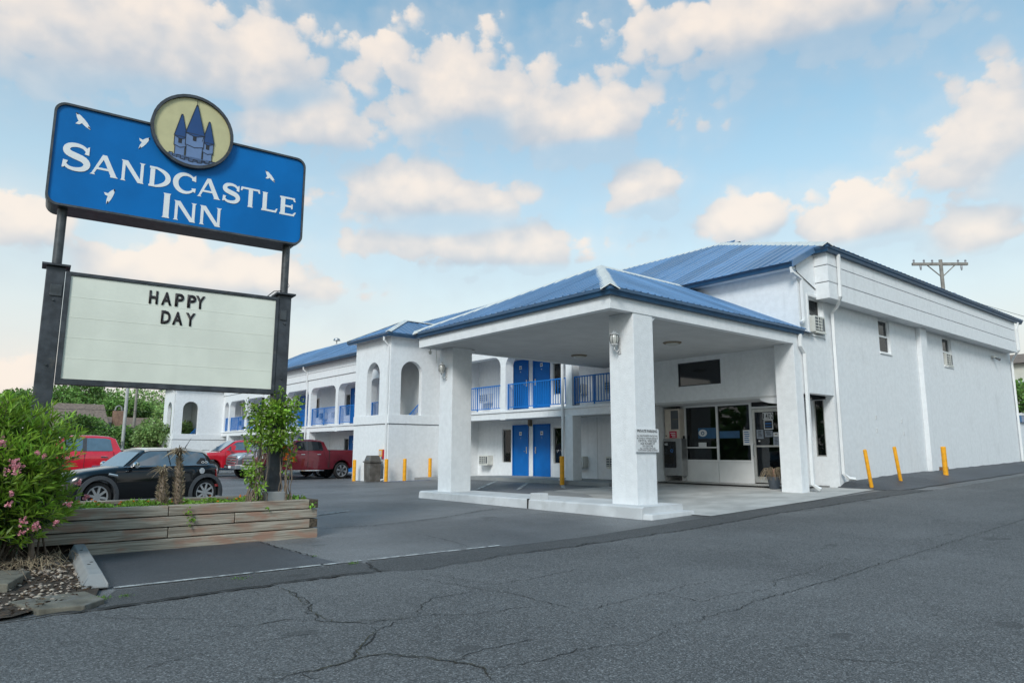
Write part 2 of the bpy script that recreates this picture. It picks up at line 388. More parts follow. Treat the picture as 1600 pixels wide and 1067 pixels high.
def wall(name, outer, holes, p3, thick, mat, parent, arch_n=14, kind=None, bevel=0):
    """flat wall from an outline and openings in (u,z); p3 maps (u,z)->3D, thick is the extrusion vector"""
    bm = bmesh.new()
    es = []
    for loop in [outer] + holes:
        vs = [bm.verts.new(p3(*q)) for q in loop]
        es += [bm.edges.new((vs[i], vs[(i + 1) % len(vs)])) for i in range(len(vs))]
    bmesh.ops.triangle_fill(bm, use_beauty=True, use_dissolve=False, edges=es)
    r = bmesh.ops.extrude_face_region(bm, geom=list(bm.faces))
    bmesh.ops.translate(bm, vec=Vector(thick), verts=[v for v in r['geom'] if isinstance(v, bmesh.types.BMVert)])
    bmesh.ops.recalc_face_normals(bm, faces=bm.faces)
    bmesh.ops.dissolve_limit(bm, angle_limit=R(.5), verts=bm.verts, edges=bm.edges)
    me = bpy.data.meshes.new(name); bm.to_mesh(me); bm.free(); me.materials.append(MATS[mat])
    return link(name, me, parent, kind=kind)
def rect(u0, z0, u1, z1): return [(u0, z0), (u1, z0), (u1, z1), (u0, z1)]
def arch(u0, z0, u1, z1, n=14):
    r = (u1 - u0) / 2; c = (u0 + u1) / 2
    return [(u0, z0), (u1, z0)] + [(c + r * math.cos(math.pi * i / n), z1 - r + r * math.sin(math.pi * i / n)) for i in range(n + 1)]
def softarch(u0, z0, u1, z1, r, n=6, left=True, right=True):
    p = [(u0, z0), (u1, z0)]
    p += [(u1 - r + r * math.cos(math.pi / 2 * i / n), z1 - r + r * math.sin(math.pi / 2 * i / n)) for i in range(n + 1)] if right else [(u1, z1)]
    p += [(u0 + r - r * math.sin(math.pi / 2 * i / n), z1 - r + r * math.cos(math.pi / 2 * i / n)) for i in range(n + 1)] if left else [(u0, z1)]
    return p

RX = [-1000, 8, 10.7, 13, 16.5, 18, 20, 28.6, 36, 60, 1000]
RZ = [0, 0, .04, .12, .25, .30, .37, .60, .80, 1.3, 1.3]
def T(x, y):
    t = min(1, max(0, (y - 21) / 9.0)); s = 1 - t * t * (3 - 2 * t)
    return float(np.interp(x, RX, RZ)) * s

def text_mesh(body, size, mat, width=1.0, bold=0.0, align='LEFT'):
    cu = bpy.data.curves.new('txt', 'FONT'); cu.body = body; cu.size = size; cu.align_x = align; cu.offset = bold; cu.space_character = width
    cu.resolution_u = 3
    o = bpy.data.objects.new('txt', cu)
    me = bpy.data.meshes.new_from_object(o); me.materials.clear(); me.materials.append(MATS[mat])
    bpy.data.objects.remove(o); bpy.data.curves.remove(cu)
    return me

# ------------------------------------------------------------------ ground, road, lot
def asphalt(name, base, speck, blot, rough=.78, seal=0.0, tint=(1, 1, 1)):
    m = bpy.data.materials.new(name); m.use_nodes = True; t = m.node_tree; b = t.nodes['Principled BSDF']
    tc = N(t, 'ShaderNodeTexCoord'); v = tc.outputs['Object']
    def noise(s, d=5, r=.55):
        n = N(t, 'ShaderNodeTexNoise'); n.inputs['Scale'].default_value = s; n.inputs['Detail'].default_value = d; n.inputs['Roughness'].default_value = r
        t.links.new(v, n.inputs['Vector']); return n.outputs[0]
    vo = N(t, 'ShaderNodeTexVoronoi'); vo.inputs['Scale'].default_value = 105; t.links.new(v, vo.inputs['Vector'])
    sep = N(t, 'ShaderNodeSeparateColor'); t.links.new(vo.outputs['Color'], sep.inputs[0])
    c0 = tuple(base * x for x in tint)
    c = MIX(t, RAMP(t, noise(.35, 6), .3, .72), tuple(x * (1 - blot) for x in c0), tuple(x * (1 + blot) for x in c0))
    c = MIX(t, M(t, 'MULTIPLY', RAMP(t, noise(1.7, 6, .65), .5, .75), .35), c, tuple(x * .62 for x in c0))
    mw = N(t, 'ShaderNodeMapping'); mw.inputs['Scale'].default_value = (.10, .95, 1); t.links.new(v, mw.inputs[0])
    nw = N(t, 'ShaderNodeTexNoise'); nw.inputs['Scale'].default_value = 1.1; nw.inputs['Detail'].default_value = 6; t.links.new(mw.outputs[0], nw.inputs['Vector'])
    c = MIX(t, M(t, 'MULTIPLY', RAMP(t, nw.outputs[0], .42, .68), .45), c, tuple(x * .70 for x in c0))
    c = MIX(t, M(t, 'MULTIPLY', RAMP(t, noise(.9, 8, .7), .56, .70), .30), c, tuple(x * 1.35 for x in c0))
    ag = N(t, 'ShaderNodeCombineColor'); bri = M(t, 'ADD', M(t, 'MULTIPLY', sep.outputs[2], speck * 1.5), 1.0 - speck * .75)
    for i_ in range(3): t.links.new(bri, ag.inputs[i_])
    c = MIX(t, 1.0, c, ag.outputs[0], 'MULTIPLY')
    st = M(t, 'MULTIPLY', M(t, 'POWER', sep.outputs[0], 5.0), speck)
    c = MIX(t, st, c, tuple(min(1, x * 3.2) for x in c0))
    c = MIX(t, M(t, 'MULTIPLY', M(t, 'POWER', sep.outputs[1], 3.5), .65), c, tuple(x * .42 for x in c0))
    # hairline crazing
    dv_ = N(t, 'ShaderNodeTexNoise'); dv_.inputs['Scale'].default_value = 2.2; dv_.inputs['Detail'].default_value = 4; t.links.new(v, dv_.inputs['Vector'])
    dm = N(t, 'ShaderNodeVectorMath'); dm.operation = 'MULTIPLY_ADD'; t.links.new(dv_.outputs['Color'], dm.inputs[0]); dm.inputs[1].default_value = (.7, .7, 0); t.links.new(v, dm.inputs[2])
    ve = N(t, 'ShaderNodeTexVoronoi', feature='DISTANCE_TO_EDGE', voronoi_dimensions='2D'); ve.inputs['Scale'].default_value = .62; t.links.new(dm.outputs[0], ve.inputs['Vector'])
    c = MIX(t, M(t, 'MULTIPLY', M(t, 'SUBTRACT', 1.0, RAMP(t, ve.outputs['Distance'], .0015, .0075)), M(t, 'MULTIPLY', RAMP(t, noise(.5, 4), .45, .6), .6)), c, tuple(x * .35 for x in c0))
    # oil drips: sparse dark spots
    v2 = N(t, 'ShaderNodeTexVoronoi'); v2.inputs['Scale'].default_value = .9; v2.inputs['Randomness'].default_value = 1
    mp = N(t, 'ShaderNodeMapping'); mp.inputs['Scale'].default_value = (1, 1.7, 1); t.links.new(v, mp.inputs[0]); t.links.new(mp.outputs[0], v2.inputs['Vector'])
    s2 = N(t, 'ShaderNodeSeparateColor'); t.links.new(v2.outputs['Color'], s2.inputs[0])
    spot = M(t, 'MULTIPLY', M(t, 'LESS_THAN', M(t, 'ADD', v2.outputs['Distance'], M(t, 'MULTIPLY', noise(14, 3), .10)), M(t, 'MULTIPLY', s2.outputs[0], .24)), .55)
    c = MIX(t, spot, c, tuple(x * .5 for x in c0))
    t.links.new(c, b.inputs['Base Color'])
    b.inputs['Roughness'].default_value = rough; b.inputs['Specular IOR Level'].default_value = .4
    bp = N(t, 'ShaderNodeBump'); bp.inputs['Strength'].default_value = .55; bp.inputs['Distance'].default_value = .012
    hsum = M(t, 'ADD', M(t, 'MULTIPLY', vo.outputs['Distance'], .8), M(t, 'MULTIPLY', noise(3, 4), 1.2))
    t.links.new(hsum, bp.inputs['Height']); t.links.new(bp.outputs[0], b.inputs['Normal'])
    MATS[name] = m
asphalt('road_asphalt', .110, .80, .26, .80, tint=(1.0, 1.0, 1.0))
asphalt('lot_asphalt', .135, .45, .42, .48, tint=(.99, 1.0, 1.02))
asphalt('sealed_asphalt', .068, .30, .30, .50, tint=(.90, .98, 1.12))
asphalt('patch_asphalt', .080, .5, .16, .82, tint=(1, 1, 1.01))
pm('far_ground', (0.10, 0.11, 0.06), 0.95, var=.3, scale=.2, bump=.3, bscale=3)
pm('crack', (0.022, 0.021, 0.020), 0.95, var=.4, scale=25)
pm('crack_moss', (0.045, 0.040, 0.018), 0.95, var=.4, scale=25)

def axis_lines(lo, hi, fine, extra=()):
    s = set(extra) | {lo, hi}; x = math.ceil(lo / fine) * fine
    while x < hi: s.add(round(x, 4)); x += fine
    return sorted(s)
def grid_sheet(name, xs, ys, dz, mat, parent=None, edge=None):
    mb = MB(); nx, ny = len(xs), len(ys)
    for y in ys:
        for x in xs:
            yy = y
            if edge and y == ys[-1]: yy = edge(x)
            mb.v.append((x, yy, T(x, yy) + dz))
    for j in range(ny - 1):
        for i in range(nx - 1):
            k = j * nx + i; mb.f.append((k, k + 1, k + nx + 1, k + nx)); mb.mi.append(0)
    return mb.build(name, mat, parent, recalc=False)
def sheet(name, poly, dz, mat, parent=None, cuts=0.5):
    """flat patch that follows the ground: polygon cut into small pieces, every vertex draped"""
    bm = bmesh.new(); vs = [bm.verts.new((x, y, 0)) for x, y in poly]; bm.faces.new(vs)
    xs = [p[0] for p in poly]; ys = [p[1] for p in poly]
    for ax, lo, hi, ex in ((0, min(xs), max(xs), RX), (1, min(ys), max(ys), [])):
        for c in axis_lines(lo, hi, cuts, [e for e in ex if lo < e < hi]):
            if lo < c < hi:
                co = [0, 0, 0]; no = [0, 0, 0]; co[ax] = c; no[ax] = 1
                bmesh.ops.bisect_plane(bm, geom=bm.verts[:] + bm.edges[:] + bm.faces[:], plane_co=co, plane_no=no)
    for v in bm.verts: v.co.z = T(v.co.x, v.co.y) + dz
    for f in bm.faces:
        f.normal_update()
        if f.normal.z < 0: f.normal_flip()
    me = bpy.data.meshes.new(name); bm.to_mesh(me); bm.free(); me.materials.append(MATS[mat])
    return link(name, me, parent)

gx = [-1500, -400, -120, -60] + [float(x) for x in range(-40, 61, 4)] + RX[1:-1] + [120, 400, 1500]
gy = [-1500, -400, -120, -40, -12, 0, 7, 14, 18] + [19 + i for i in range(14)] + [36, 45, 60, 90, 150, 400, 1500]
ground = structure(grid_sheet('ground', sorted(set(gx)), sorted(set(gy)), -0.035, 'far_ground'))
road_rnd = random.Random(3)
rj = {}
def road_edge(x):
    if x not in rj:
        base = np.interp(x, [-30, 0, 1.2, 3.6, 4.0, 4.4, 6, 10, 13, 17, 21, 30], [6.9, 6.95, 6.98, 7.2, 7.15, 6.95, 7.22, 7.45, 7.55, 7.35, 7.1, 7.3])
        rj[x] = float(base) + road_rnd.uniform(-.035, .035)
    return rj[x]
xs_road = axis_lines(-60, 120, 4, RX[1:-1]) ; xs_road = sorted(set(xs_road) | set(round(-2 + .12 * i, 3) for i in range(230)))
road = structure(grid_sheet('road', xs_road, [-12, -6, 0, 3, 5, 6.5, 7.2], 0.014, 'road_asphalt', edge=road_edge))
lot = structure(grid_sheet('parking_lot', axis_lines(-40, 60, 1, RX[1:-1]), axis_lines(6.4, 75, .75), 0.0, 'lot_asphalt'))
structure(sheet('sealed_asphalt', [(1.45, 8.06), (3.95, 8.1), (3.87, 9.2), (3.9, 10.72), (1.6, 10.6)], 0.006, 'sealed_asphalt'))
structure(sheet('asphalt_patch', [(4.1, 7.0), (20.2, 7.0), (20.0, 8.1), (16, 8.2), (13.9, 8.2), (10.9, 8.3), (8.5, 8.05), (6.4, 7.95), (4.2, 7.9), (4.0, 7.4)], 0.010, 'patch_asphalt'))
structure(sheet('asphalt_shoulder', [(1.15, 6.8), (4.02, 6.9), (4.1, 7.35), (4.15, 7.92), (1.5, 7.88), (1.3, 7.4)], 0.009, 'patch_asphalt'))

# cracks in the paving: thin jagged open joints
CR = [[(2.77, 7.02), (2.77, 6.64), (2.72, 6.41), (2.76, 6.28), (2.64, 5.96), (2.53, 5.78), (2.56, 5.63), (2.49, 5.43), (2.59, 5.3), (2.76, 5.11), (2.9, 5.13), (3.02, 5.07), (3.2, 5.06)],
[(3.2, 5.06), (3.27, 5.22), (3.43, 5.39), (3.66, 5.58), (3.93, 5.6), (4.17, 5.62)],
[(3.01, 5.06), (2.89, 4.96), (2.81, 4.93), (2.69, 4.86), (2.73, 5.01)],
[(2.69, 4.84), (2.6, 4.7), (2.44, 4.6), (2.32, 4.46), (2.22, 4.31)],
[(1.61, 4.32), (1.72, 4.24), (1.82, 4.27), (1.95, 4.26), (2.09, 4.28), (2.22, 4.31), (2.37, 4.32), (2.47, 4.29), (2.54, 4.17), (2.62, 4.03), (2.7, 3.89), (2.75, 3.78), (2.78, 3.64), (2.71, 3.51), (2.67, 3.43)],
[(2.7, 3.89), (2.78, 3.89), (2.92, 3.95), (3.04, 3.96), (3.19, 3.95), (3.33, 3.95), (3.48, 3.95)],
[(2.78, 3.64), (2.97, 3.57), (3.18, 3.53), (3.42, 3.54), (3.55, 3.58), (3.73, 3.51), (3.96, 3.38)],
[(3.22, 5.1), (3.44, 4.94), (3.68, 4.82), (3.93, 4.81), (4.23, 4.74)],
[(4.02, 6.78), (4.14, 6.38), (4.22, 5.93), (4.28, 5.58), (4.39, 5.27), (4.36, 4.89), (4.39, 4.49), (4.46, 4.33)],
[(4.35, 6.8), (4.41, 6.34), (4.45, 6.04), (4.52, 5.77), (4.96, 5.76), (5.56, 5.83), (6.17, 5.98)],
[(4.46, 4.33), (4.67, 4.39), (4.95, 4.41), (5.19, 4.42)],
[(2.05, 5.59), (2.26, 5.64), (2.48, 5.49)], [(1.89, 5.12), (2.15, 5.11), (2.41, 5.07)], [(1.86, 4.26), (1.85, 4.17), (1.89, 4.08)],
[(3.97, 3.39), (4.18, 3.43), (4.49, 3.52), (4.83, 3.54), (5.14, 3.58), (5.43, 3.56), (5.81, 3.66), (6.22, 3.66), (6.91, 3.7), (7.69, 3.75), (8.53, 3.81), (9.63, 3.85), (10.9, 3.9), (12.24, 3.9), (13.48, 3.88), (20, 3.9), (30, 3.95)],
[(6.54, 3.87), (6.95, 4.08), (7.37, 4.1), (7.83, 4.12), (8.53, 4.25)],
[(5.5, 4.38), (5.47, 3.93), (5.81, 3.99), (6.15, 3.92), (6.54, 3.87)],
[(10.67, 6.57), (10.39, 6.27), (10.59, 5.81), (10.76, 5.32), (11.05, 4.8), (11.01, 4.42)],
[(7.95, 5.8), (8.1, 5.53), (8.18, 5.19), (8.36, 4.77), (8.64, 4.63)],
[(5.22, 4.44), (5.54, 4.42), (6.0, 4.51), (6.47, 4.46)],
[(4.67, 2.56), (4.65, 2.42), (4.74, 2.24), (4.85, 2.14), (5.02, 1.94)],
[(1.14, 6.83), (1.27, 6.49), (1.45, 6.37), (1.67, 6.21), (1.75, 6.1)],
[(1.14, 4.93), (1.36, 5.05), (1.55, 5.06)], [(1.81, 5.76), (2.09, 5.62), (2.36, 5.66)]]
CW = [.020, .013, .014, .022, .020, .013, .015, .008, .008, .008, .008, .007, .006, .010, .017, .008, .007, .009, .007, .007, .008, .010, .006, .006]
LC = [[(3.88, 10.70), (3.86, 9.77), (3.89, 9.08), (3.91, 8.61)], [(4.2, 7.88), (4.04, 7.35), (3.99, 7.13)],
      [(5.0, 11.65), (5.76, 11.7), (6.28, 11.6), (6.88, 11.73), (8.32, 12.15), (9.53, 12.69), (10.7, 12.98)], [(6.24, 10.24), (6.23, 9.61), (6.15, 8.82), (5.99, 8.18)],
      [(4.79, 10.58), (4.89, 10.41), (5.29, 10.1)], [(8.4, 14.6), (8.9, 13.4), (9.4, 12.7)], [(5.5, 16.5), (7.5, 16.9), (9.6, 16.6)], [(6, 21), (9, 21.6), (13, 22.5)]]
LW = [.022, .03, .03, .012, .012, .012, .014, .014]
def crack(parent, pts, w, dz, mat, name='crack', rnd=random.Random(21)):
    P = []
    for (a, b) in zip(pts, pts[1:]):
        L = math.dist(a, b); n = max(2, int(L / .045)) if L < 2 else 40
        for i in range(n):
            t = i / n; amp = min(.016, L * .08)
            P.append((a[0] + (b[0] - a[0]) * t + rnd.gauss(0, amp), a[1] + (b[1] - a[1]) * t + rnd.gauss(0, amp)))
    P.append(pts[-1]); mb = MB(); n = len(P)
    for i, p in enumerate(P):
        a = P[max(0, i - 1)]; b = P[min(n - 1, i + 1)]; dx, dy = b[0] - a[0], b[1] - a[1]; l = math.hypot(dx, dy) or 1
        ww = w * .5 * rnd.uniform(.45, 1.35) * min(1, .25 + 6 * min(i, n - 1 - i) / n)
        for s in (-1, 1):
            x, y = p[0] - s * dy / l * ww, p[1] + s * dx / l * ww
            mb.v.append((x, y, T(x, y) + dz))
    for i in range(n - 1):
        mb.f.append((2 * i, 2 * i + 2, 2 * i + 3, 2 * i + 1)); mb.mi.append(0)
    o = mb.build(name, mat, parent, recalc=False); return o
for i, c in enumerate(CR):
    crack(road, c, max(.0075, CW[i] * .55), .019, 'crack')
    if CW[i] >= .017 and i != 14: crack(road, c[::2] if len(c) > 4 else c, CW[i] * .38, .0225, 'crack_moss', 'moss_in_crack')
for i, c in enumerate(LC): crack(lot, c, LW[i], .015, 'crack')
# broken lip where the road surfacing stops
crack(road, [(x, road_edge(x) - .005) for x in xs_road if -1 < x < 4.2], .07, .0265, 'crack', 'broken_edge')
crack(road, [(x, road_edge(x)) for x in xs_road if 4.2 <= x < 22][::3], .035, .0265, 'crack', 'broken_edge')

# painted markings
def stripe(pts, w, mat, dz=.013, name='painted_line'):
    a, b = Vector(pts[0]), Vector(pts[1]); d = (b - a).normalized(); n = Vector((-d.y, d.x)) * w / 2
    return sheet(name, [tuple(a + n), tuple(b + n), tuple(b - n), tuple(a - n)][::-1], dz, mat, lot)
for x in [1.5, 2.9, 3.72, 4.3, 5.5]:
    stripe([(x, 7.98 + .012 * x), (x + {1.5: 1.38, 2.9: .78, 3.72: .5, 4.3: 1.18, 5.5: .95}[x], 8.0 + .012 * x)], .06, 'line_white', .0145)
stripe([(6.0, 14.0), (7.4, 14.8)], .09, 'line_white')
for a, b in (((13.2, 19.6), (15.9, 22.1)), ((13.5, 18.1), (16.2, 20.6)), ((14.2, 16.9), (16.2, 18.8)), ((15.2, 15.9), (16.2, 17.0))):
    stripe([a, b], .12, 'line_white')
stripe([(14.5, 26.0), (17.5, 25.6)], .35, 'line_blue'); stripe([(14.6, 25.1), (16.5, 25.0)], .1, 'line_blue')
for k in range(7): stripe([(9.4, 31.3 + k * 2.75), (15.5, 31.3 + k * 2.75)], .1, 'line_white')

# concrete apron under the canopy and along the office, pavement in front of the rooms
apron = structure(sheet('concrete_apron', [(12.0, 8.34), (16.2, 8.26), (19.55, 8.42), (19.9, 9.6), (19.9, 15.2), (16.6, 15.2), (14.7, 15.6), (12.9, 15.0), (12.6, 12.0), (11.9, 11.0)], 0.012, 'concrete'))
structure(sheet('threshold_slab', [(18.55, 9.9), (19.6, 9.9), (19.6, 15.2), (18.55, 15.2)], 0.06, 'concrete'))
structure(sheet('apron_patch', [(12.3, 15.0), (13.1, 15.2), (14.4, 15.7), (14.2, 14.0), (13.7, 13.2), (12.6, 13.6)], 0.02, 'concrete_pale'))
def pavement(y0, y1, x0=16.55, x1=18.4):
    mb = MB(); ys = axis_lines(y0, y1, .7); n = len(ys)
    for y in ys:
        z = T(x0, y)
        for (x, zz) in ((x0, z - .1), (x0, z + .125), (x1, z + .14), (x1, z - .1)): mb.v.append((x, y, zz))
    for i in range(n - 1):
        for j in range(3): k = i * 4 + j; mb.f.append((k, k + 1, k + 5, k + 4)); mb.mi.append(0)
    mb.f += [(0, 1, 2, 3), (4 * n - 4, 4 * n - 3, 4 * n - 2, 4 * n - 1)]; mb.mi += [0, 0]
    return structure(mb.build('pavement', 'concrete_pale'))
pavement(15.25, 26.85); pavement(30.3, 55.5, 16.3)
# raised asphalt bank against the long side wall
bank = MB(); bx = axis_lines(19.55, 37.2, .35); brnd = random.Random(9)
for i, x in enumerate(bx):
    zt = float(np.interp(x, [19.5, 20, 23.5, 29, 36.4, 38], [.40, .53, .67, .80, .98, 1.0])); k = min(1, (x - 19.5) / .5)
    zb = T(x, 7.7)
    zt = zb + (zt - zb) * k
    for j, (y, f) in enumerate(((9.45, 1.0), (9.1, .98), (8.75, .84), (8.4, .52), (8.05, .22), (7.72 + brnd.uniform(-.05, .05), 0))):
        bank.v.append((x, y, zb + (zt - zb) * f + (0 if j == 5 else brnd.uniform(-.012, .012)) + (.016 if j == 5 else 0)))
for i in range(len(bx) - 1):
    for j in range(5): k = i * 6 + j; bank.f.append((k, k + 1, k + 7, k + 6)); bank.mi.append(0)
bank.f.append((0, 1, 2, 3, 4, 5)); bank.mi.append(0)
structure(bank.build('asphalt_bank', 'sealed_asphalt', smooth=40))

# ------------------------------------------------------------------ the motel
motel = thing('motel_building', 'long white two-storey motel with blue metal roof, blue doors and arched balconies', 'building', (18.0, 9.4, .3))
YW, XU, XB, XD, XS = 9.4, 18.0, 16.9, 18.3, 19.3

def slope(poly, parent, mat='roof_blue', panel=.92, rib=.305, name='panel', h=.030, rw=.034):
    """ribbed metal sheets: convex 3D polygon, first edge is the eave; each sheet its own mesh"""
    P = [Vector(p) for p in poly]; u = (P[1] - P[0]).normalized()
    n = None
    for i in range(2, len(P)):
        c = (P[1] - P[0]).cross(P[i] - P[0])
        if c.length > 1e-6: n = c.normalized(); break
    if n.z < 0: n = -n
    v = n.cross(u); o = P[0]
    Q = [((p - o).dot(u), (p - o).dot(v)) for p in P]
    def clip(poly, a, sgn):
        out = []
        for i in range(len(poly)):
            p, q = poly[i], poly[(i + 1) % len(poly)]
            ip, iq = sgn * (p[0] - a) >= -1e-9, sgn * (q[0] - a) >= -1e-9
            if ip: out.append(p)
            if ip != iq:
                t = (a - p[0]) / (q[0] - p[0]); out.append((a, p[1] + t * (q[1] - p[1])))
        return out
    def rng_at(a):
        vs = []
        for i in range(len(Q)):
            p, q = Q[i], Q[(i + 1) % len(Q)]
            if (p[0] - a) * (q[0] - a) <= 0 and abs(p[0] - q[0]) > 1e-9:
                t = (a - p[0]) / (q[0] - p[0]); vs.append(p[1] + t * (q[1] - p[1]))
        return (min(vs), max(vs)) if len(vs) > 1 else None
    W = lambda a, b, c=0: o + u * a + v * b + n * c
    lo = min(q[0] for q in Q); hi = max(q[0] for q in Q); k = 0; a = lo
    while a < hi - 1e-3:
        b = min(a + panel, hi); pc = clip(clip(Q, a, 1), b - .004, -1)
        if len(pc) >= 3:
            mb = MB(); lift = .006 if k % 2 else .002
            mb.prism([W(x, y, lift) for x, y in pc], n * .012)
            r = a + .03
            while r < b - .02:
                A = rng_at(r)
                if A and A[1] - A[0] > .08:
                    y0, y1 = A[0] + .01, A[1] - .03
                    pr = [(-rw, .012), (-rw * .55, h), (rw * .55, h), (rw, .012)]
                    mb.add([W(r + dx, y0, lift + c) for dx, c in pr] + [W(r + dx, y1, lift + c) for dx, c in pr],
                           [(0, 1, 5, 4), (1, 2, 6, 5), (2, 3, 7, 6), (0, 3, 2, 1), (4, 5, 6, 7)])
                r += rib
            mb.build(name, mat, parent)
        a += panel; k += 1
def gutter(a, b, out, parent, z, mat='gutter_blue', name='gutter', w=.13, h=.15, m0=0, m1=0):
    """K-style gutter from a to b (xy), out = outward direction"""
    a, b, out = Vector((*a, 0)), Vector((*b, 0)), Vector((*out, 0)).normalized()
    d_ = (b - a).normalized()
    prof = [(0, 0), (w * .62, 0), (w * .75, h * .35), (w, h * .62), (w, h), (w * .9, h), (w * .9, h * .66), (w * .6, h * .1), (.012, h * .08), (.012, h), (0, h)]
    mb = MB(); ps = [a + out * p + Vector((0, 0, z + q)) for p, q in prof]
    n_ = len(ps); p0 = [q - d_ * (prof[i][0] * m0) for i, q in enumerate(ps)]; p1 = [q + (b - a) + d_ * (prof[i][0] * m1) for i, q in enumerate(ps)]
    mb.add(p0 + p1, [tuple(range(n_))[::-1], tuple(range(n_, 2 * n_))] + [(i, (i + 1) % n_, n_ + (i + 1) % n_, n_ + i) for i in range(n_)])
    return mb.build(name, mat, parent)
def downspout(pts, parent, r=.05, mat='white_paint'):
    return MB().tube(pts, r, 4, square=True).build('downspout', mat, parent, bevel=.006)
def air_conditioner(c, face, parent, w=.62, h=.38, d=.28):
    """window unit sticking out of a wall; face = outward unit vector"""
    f = Vector(face); s = Vector((0, 0, 1)).cross(f); c = Vector(c)
    def bx(mb, u0, u1, d0, d1, z0, z1, mi=0):
        pts = [c + s * u + f * dd + Vector((0, 0, z)) for z in (z0, z1) for (u, dd) in ((u0, d0), (u1, d0), (u1, d1), (u0, d1))]
        mb.hexa(pts, mi)
    m = MB(); bx(m, -w / 2, w / 2, -.05, d, -h / 2, h / 2)
    ac = m.build('air_conditioner', 'ac_metal', parent, bevel=.008)
    g = MB(); bx(g, -w / 2 + .03, w / 2 - .2, d + .002, d + .008, -h / 2 + .04, h / 2 - .04); bx(g, w / 2 - .15, w / 2 - .05, d + .002, d + .006, -h / 2 + .05, h / 2 - .05)
    g.build('grille', 'grille_dark', ac)
    sl = MB()
    for i in range(4): bx(sl, -w / 2 + .02, w / 2 - .19, d + .010, d + .022, -h / 2 + .065 + i * .085, -h / 2 + .09 + i * .085)
    for u in (-.12, 0.02): bx(sl, u - .008, u + .008, d + .012, d + .026, -h / 2 + .04, h / 2 - .04)
    sl.build('louvre', 'ac_metal', ac)
    tr = MB(); bx(tr, -w / 2 + .05, w / 2 - .02, 0, d + .03, -h / 2 - .035, -h / 2 - .004); tr.build('drip_tray', 'ac_metal', ac)
    return ac

# --- rooms wing -----------------------------------------------------------
def room_door(y0, y1, z0, h, parent, hinge_left, dzx=0):
    mb = MB(); x = XD - .012
    mb.box((x, y0 + .04, z0), (x + .05, y1 - .04, z0 + h - .04))
    d = mb.build('door', 'door_blue', parent)
    fr = MB(); fr.box((x - .035, y0, z0), (x + .06, y0 + .038, z0 + h)); fr.box((x - .035, y1 - .038, z0), (x + .06, y1, z0 + h)); fr.box((x - .035, y0 + .038, z0 + h - .038), (x + .06, y1 - .038, z0 + h))
    fr.build('frame', 'door_blue', d)
    yc = (y0 + y1) / 2
    MB().box((x - .008, yc - .075, z0 + 1.62), (x - .001, yc + .075, z0 + 1.76)).build('number_plate', 'paper', d)
    MB().box((x - .011, yc - .05, z0 + 1.67), (x - .009, yc + .05, z0 + 1.71)).build('number', 'ink', d)
    MB().box((x - .006, yc - .012, z0 + 1.50), (x - .001, yc + .012, z0 + 1.53)).build('peephole', 'chrome', d)
    yh = y1 - .12 if hinge_left else y0 + .12
    MB().box((x - .012, yh - .03, z0 + .9), (x - .001, yh + .03, z0 + 1.16)).build('lock_plate', 'steel', d)
    MB().tube([(x - .012, yh, z0 + .98), (x - .06, yh, z0 + .98), (x - .06, yh + (-.11 if hinge_left else .11), z0 + .98)], .012, 6).build('handle', 'chrome', d)
def room_window(y0, y1, z0, z1, parent):
    x = XD + .07
    w = MB()
    for a, b in (((y0, z0), (y0 + .035, z1)), ((y1 - .035, z0), (y1, z1)), ((y0 + .035, z1 - .035), (y1 - .035, z1)), ((y0 + .035, z0), (y1 - .035, z0 + .035))):
        w.box((x - .02, a[0], a[1]), (x + .03, b[0], b[1]))
    wo = w.build('window', 'aluminium', parent)
    MB().box((x + .003, y0 + .035, z0 + .035), (x + .009, y1 - .035, z1 - .035)).build('pane', 'window_glass', wo)
    c = MB(); n = 14
    for i in range(n + 1):
        y = y0 + .02 + (y1 - y0 - .04) * i / n; xx = x + .05 + (.03 if i % 2 else -.02)
        c.v += [(xx, y, z0 + .01), (xx, y, z1 - .01)]
    for i in range(n): c.f.append((2 * i, 2 * i + 2, 2 * i + 3, 2 * i + 1)); c.mi.append(0)
    c.build('curtain', 'curtain', wo, recalc=False)
BAL = MB().box((-.011, -.011, 0), (.011, .011, .86)).mesh('baluster', 'rail_blue')
def railing(y0, y1, z, parent, single):
    x = XB + .12
    r = MB(); r.box((x - .022, y0, z + .93), (x + .022, y1, z + .97)); r.box((x - .018, y0, z + .04), (x + .018, y1, z + .07))
    for y in (y0 + .02, y1 - .02, (y0 + y1) / 2): r.box((x - .018, y - .018, z - .02), (x + .018, y + .018, z + .93))
    ro = r.build('railing', 'rail_blue', parent)
    n = max(3, int((y1 - y0) / .125)); st = MB()
    for i in range(1, n):
        y = y0 + (y1 - y0) * i / n
        if single:
            b = link('baluster', BAL, ro); b.location = (x, y, z + .07)
        else: st.box((x - .011, y - .011, z + .07), (x + .011, y + .011, z + .93))
    if not single: st.build('balusters', 'rail_blue', ro, kind='stuff')
PIER0, BAY = 17.37, 3.675
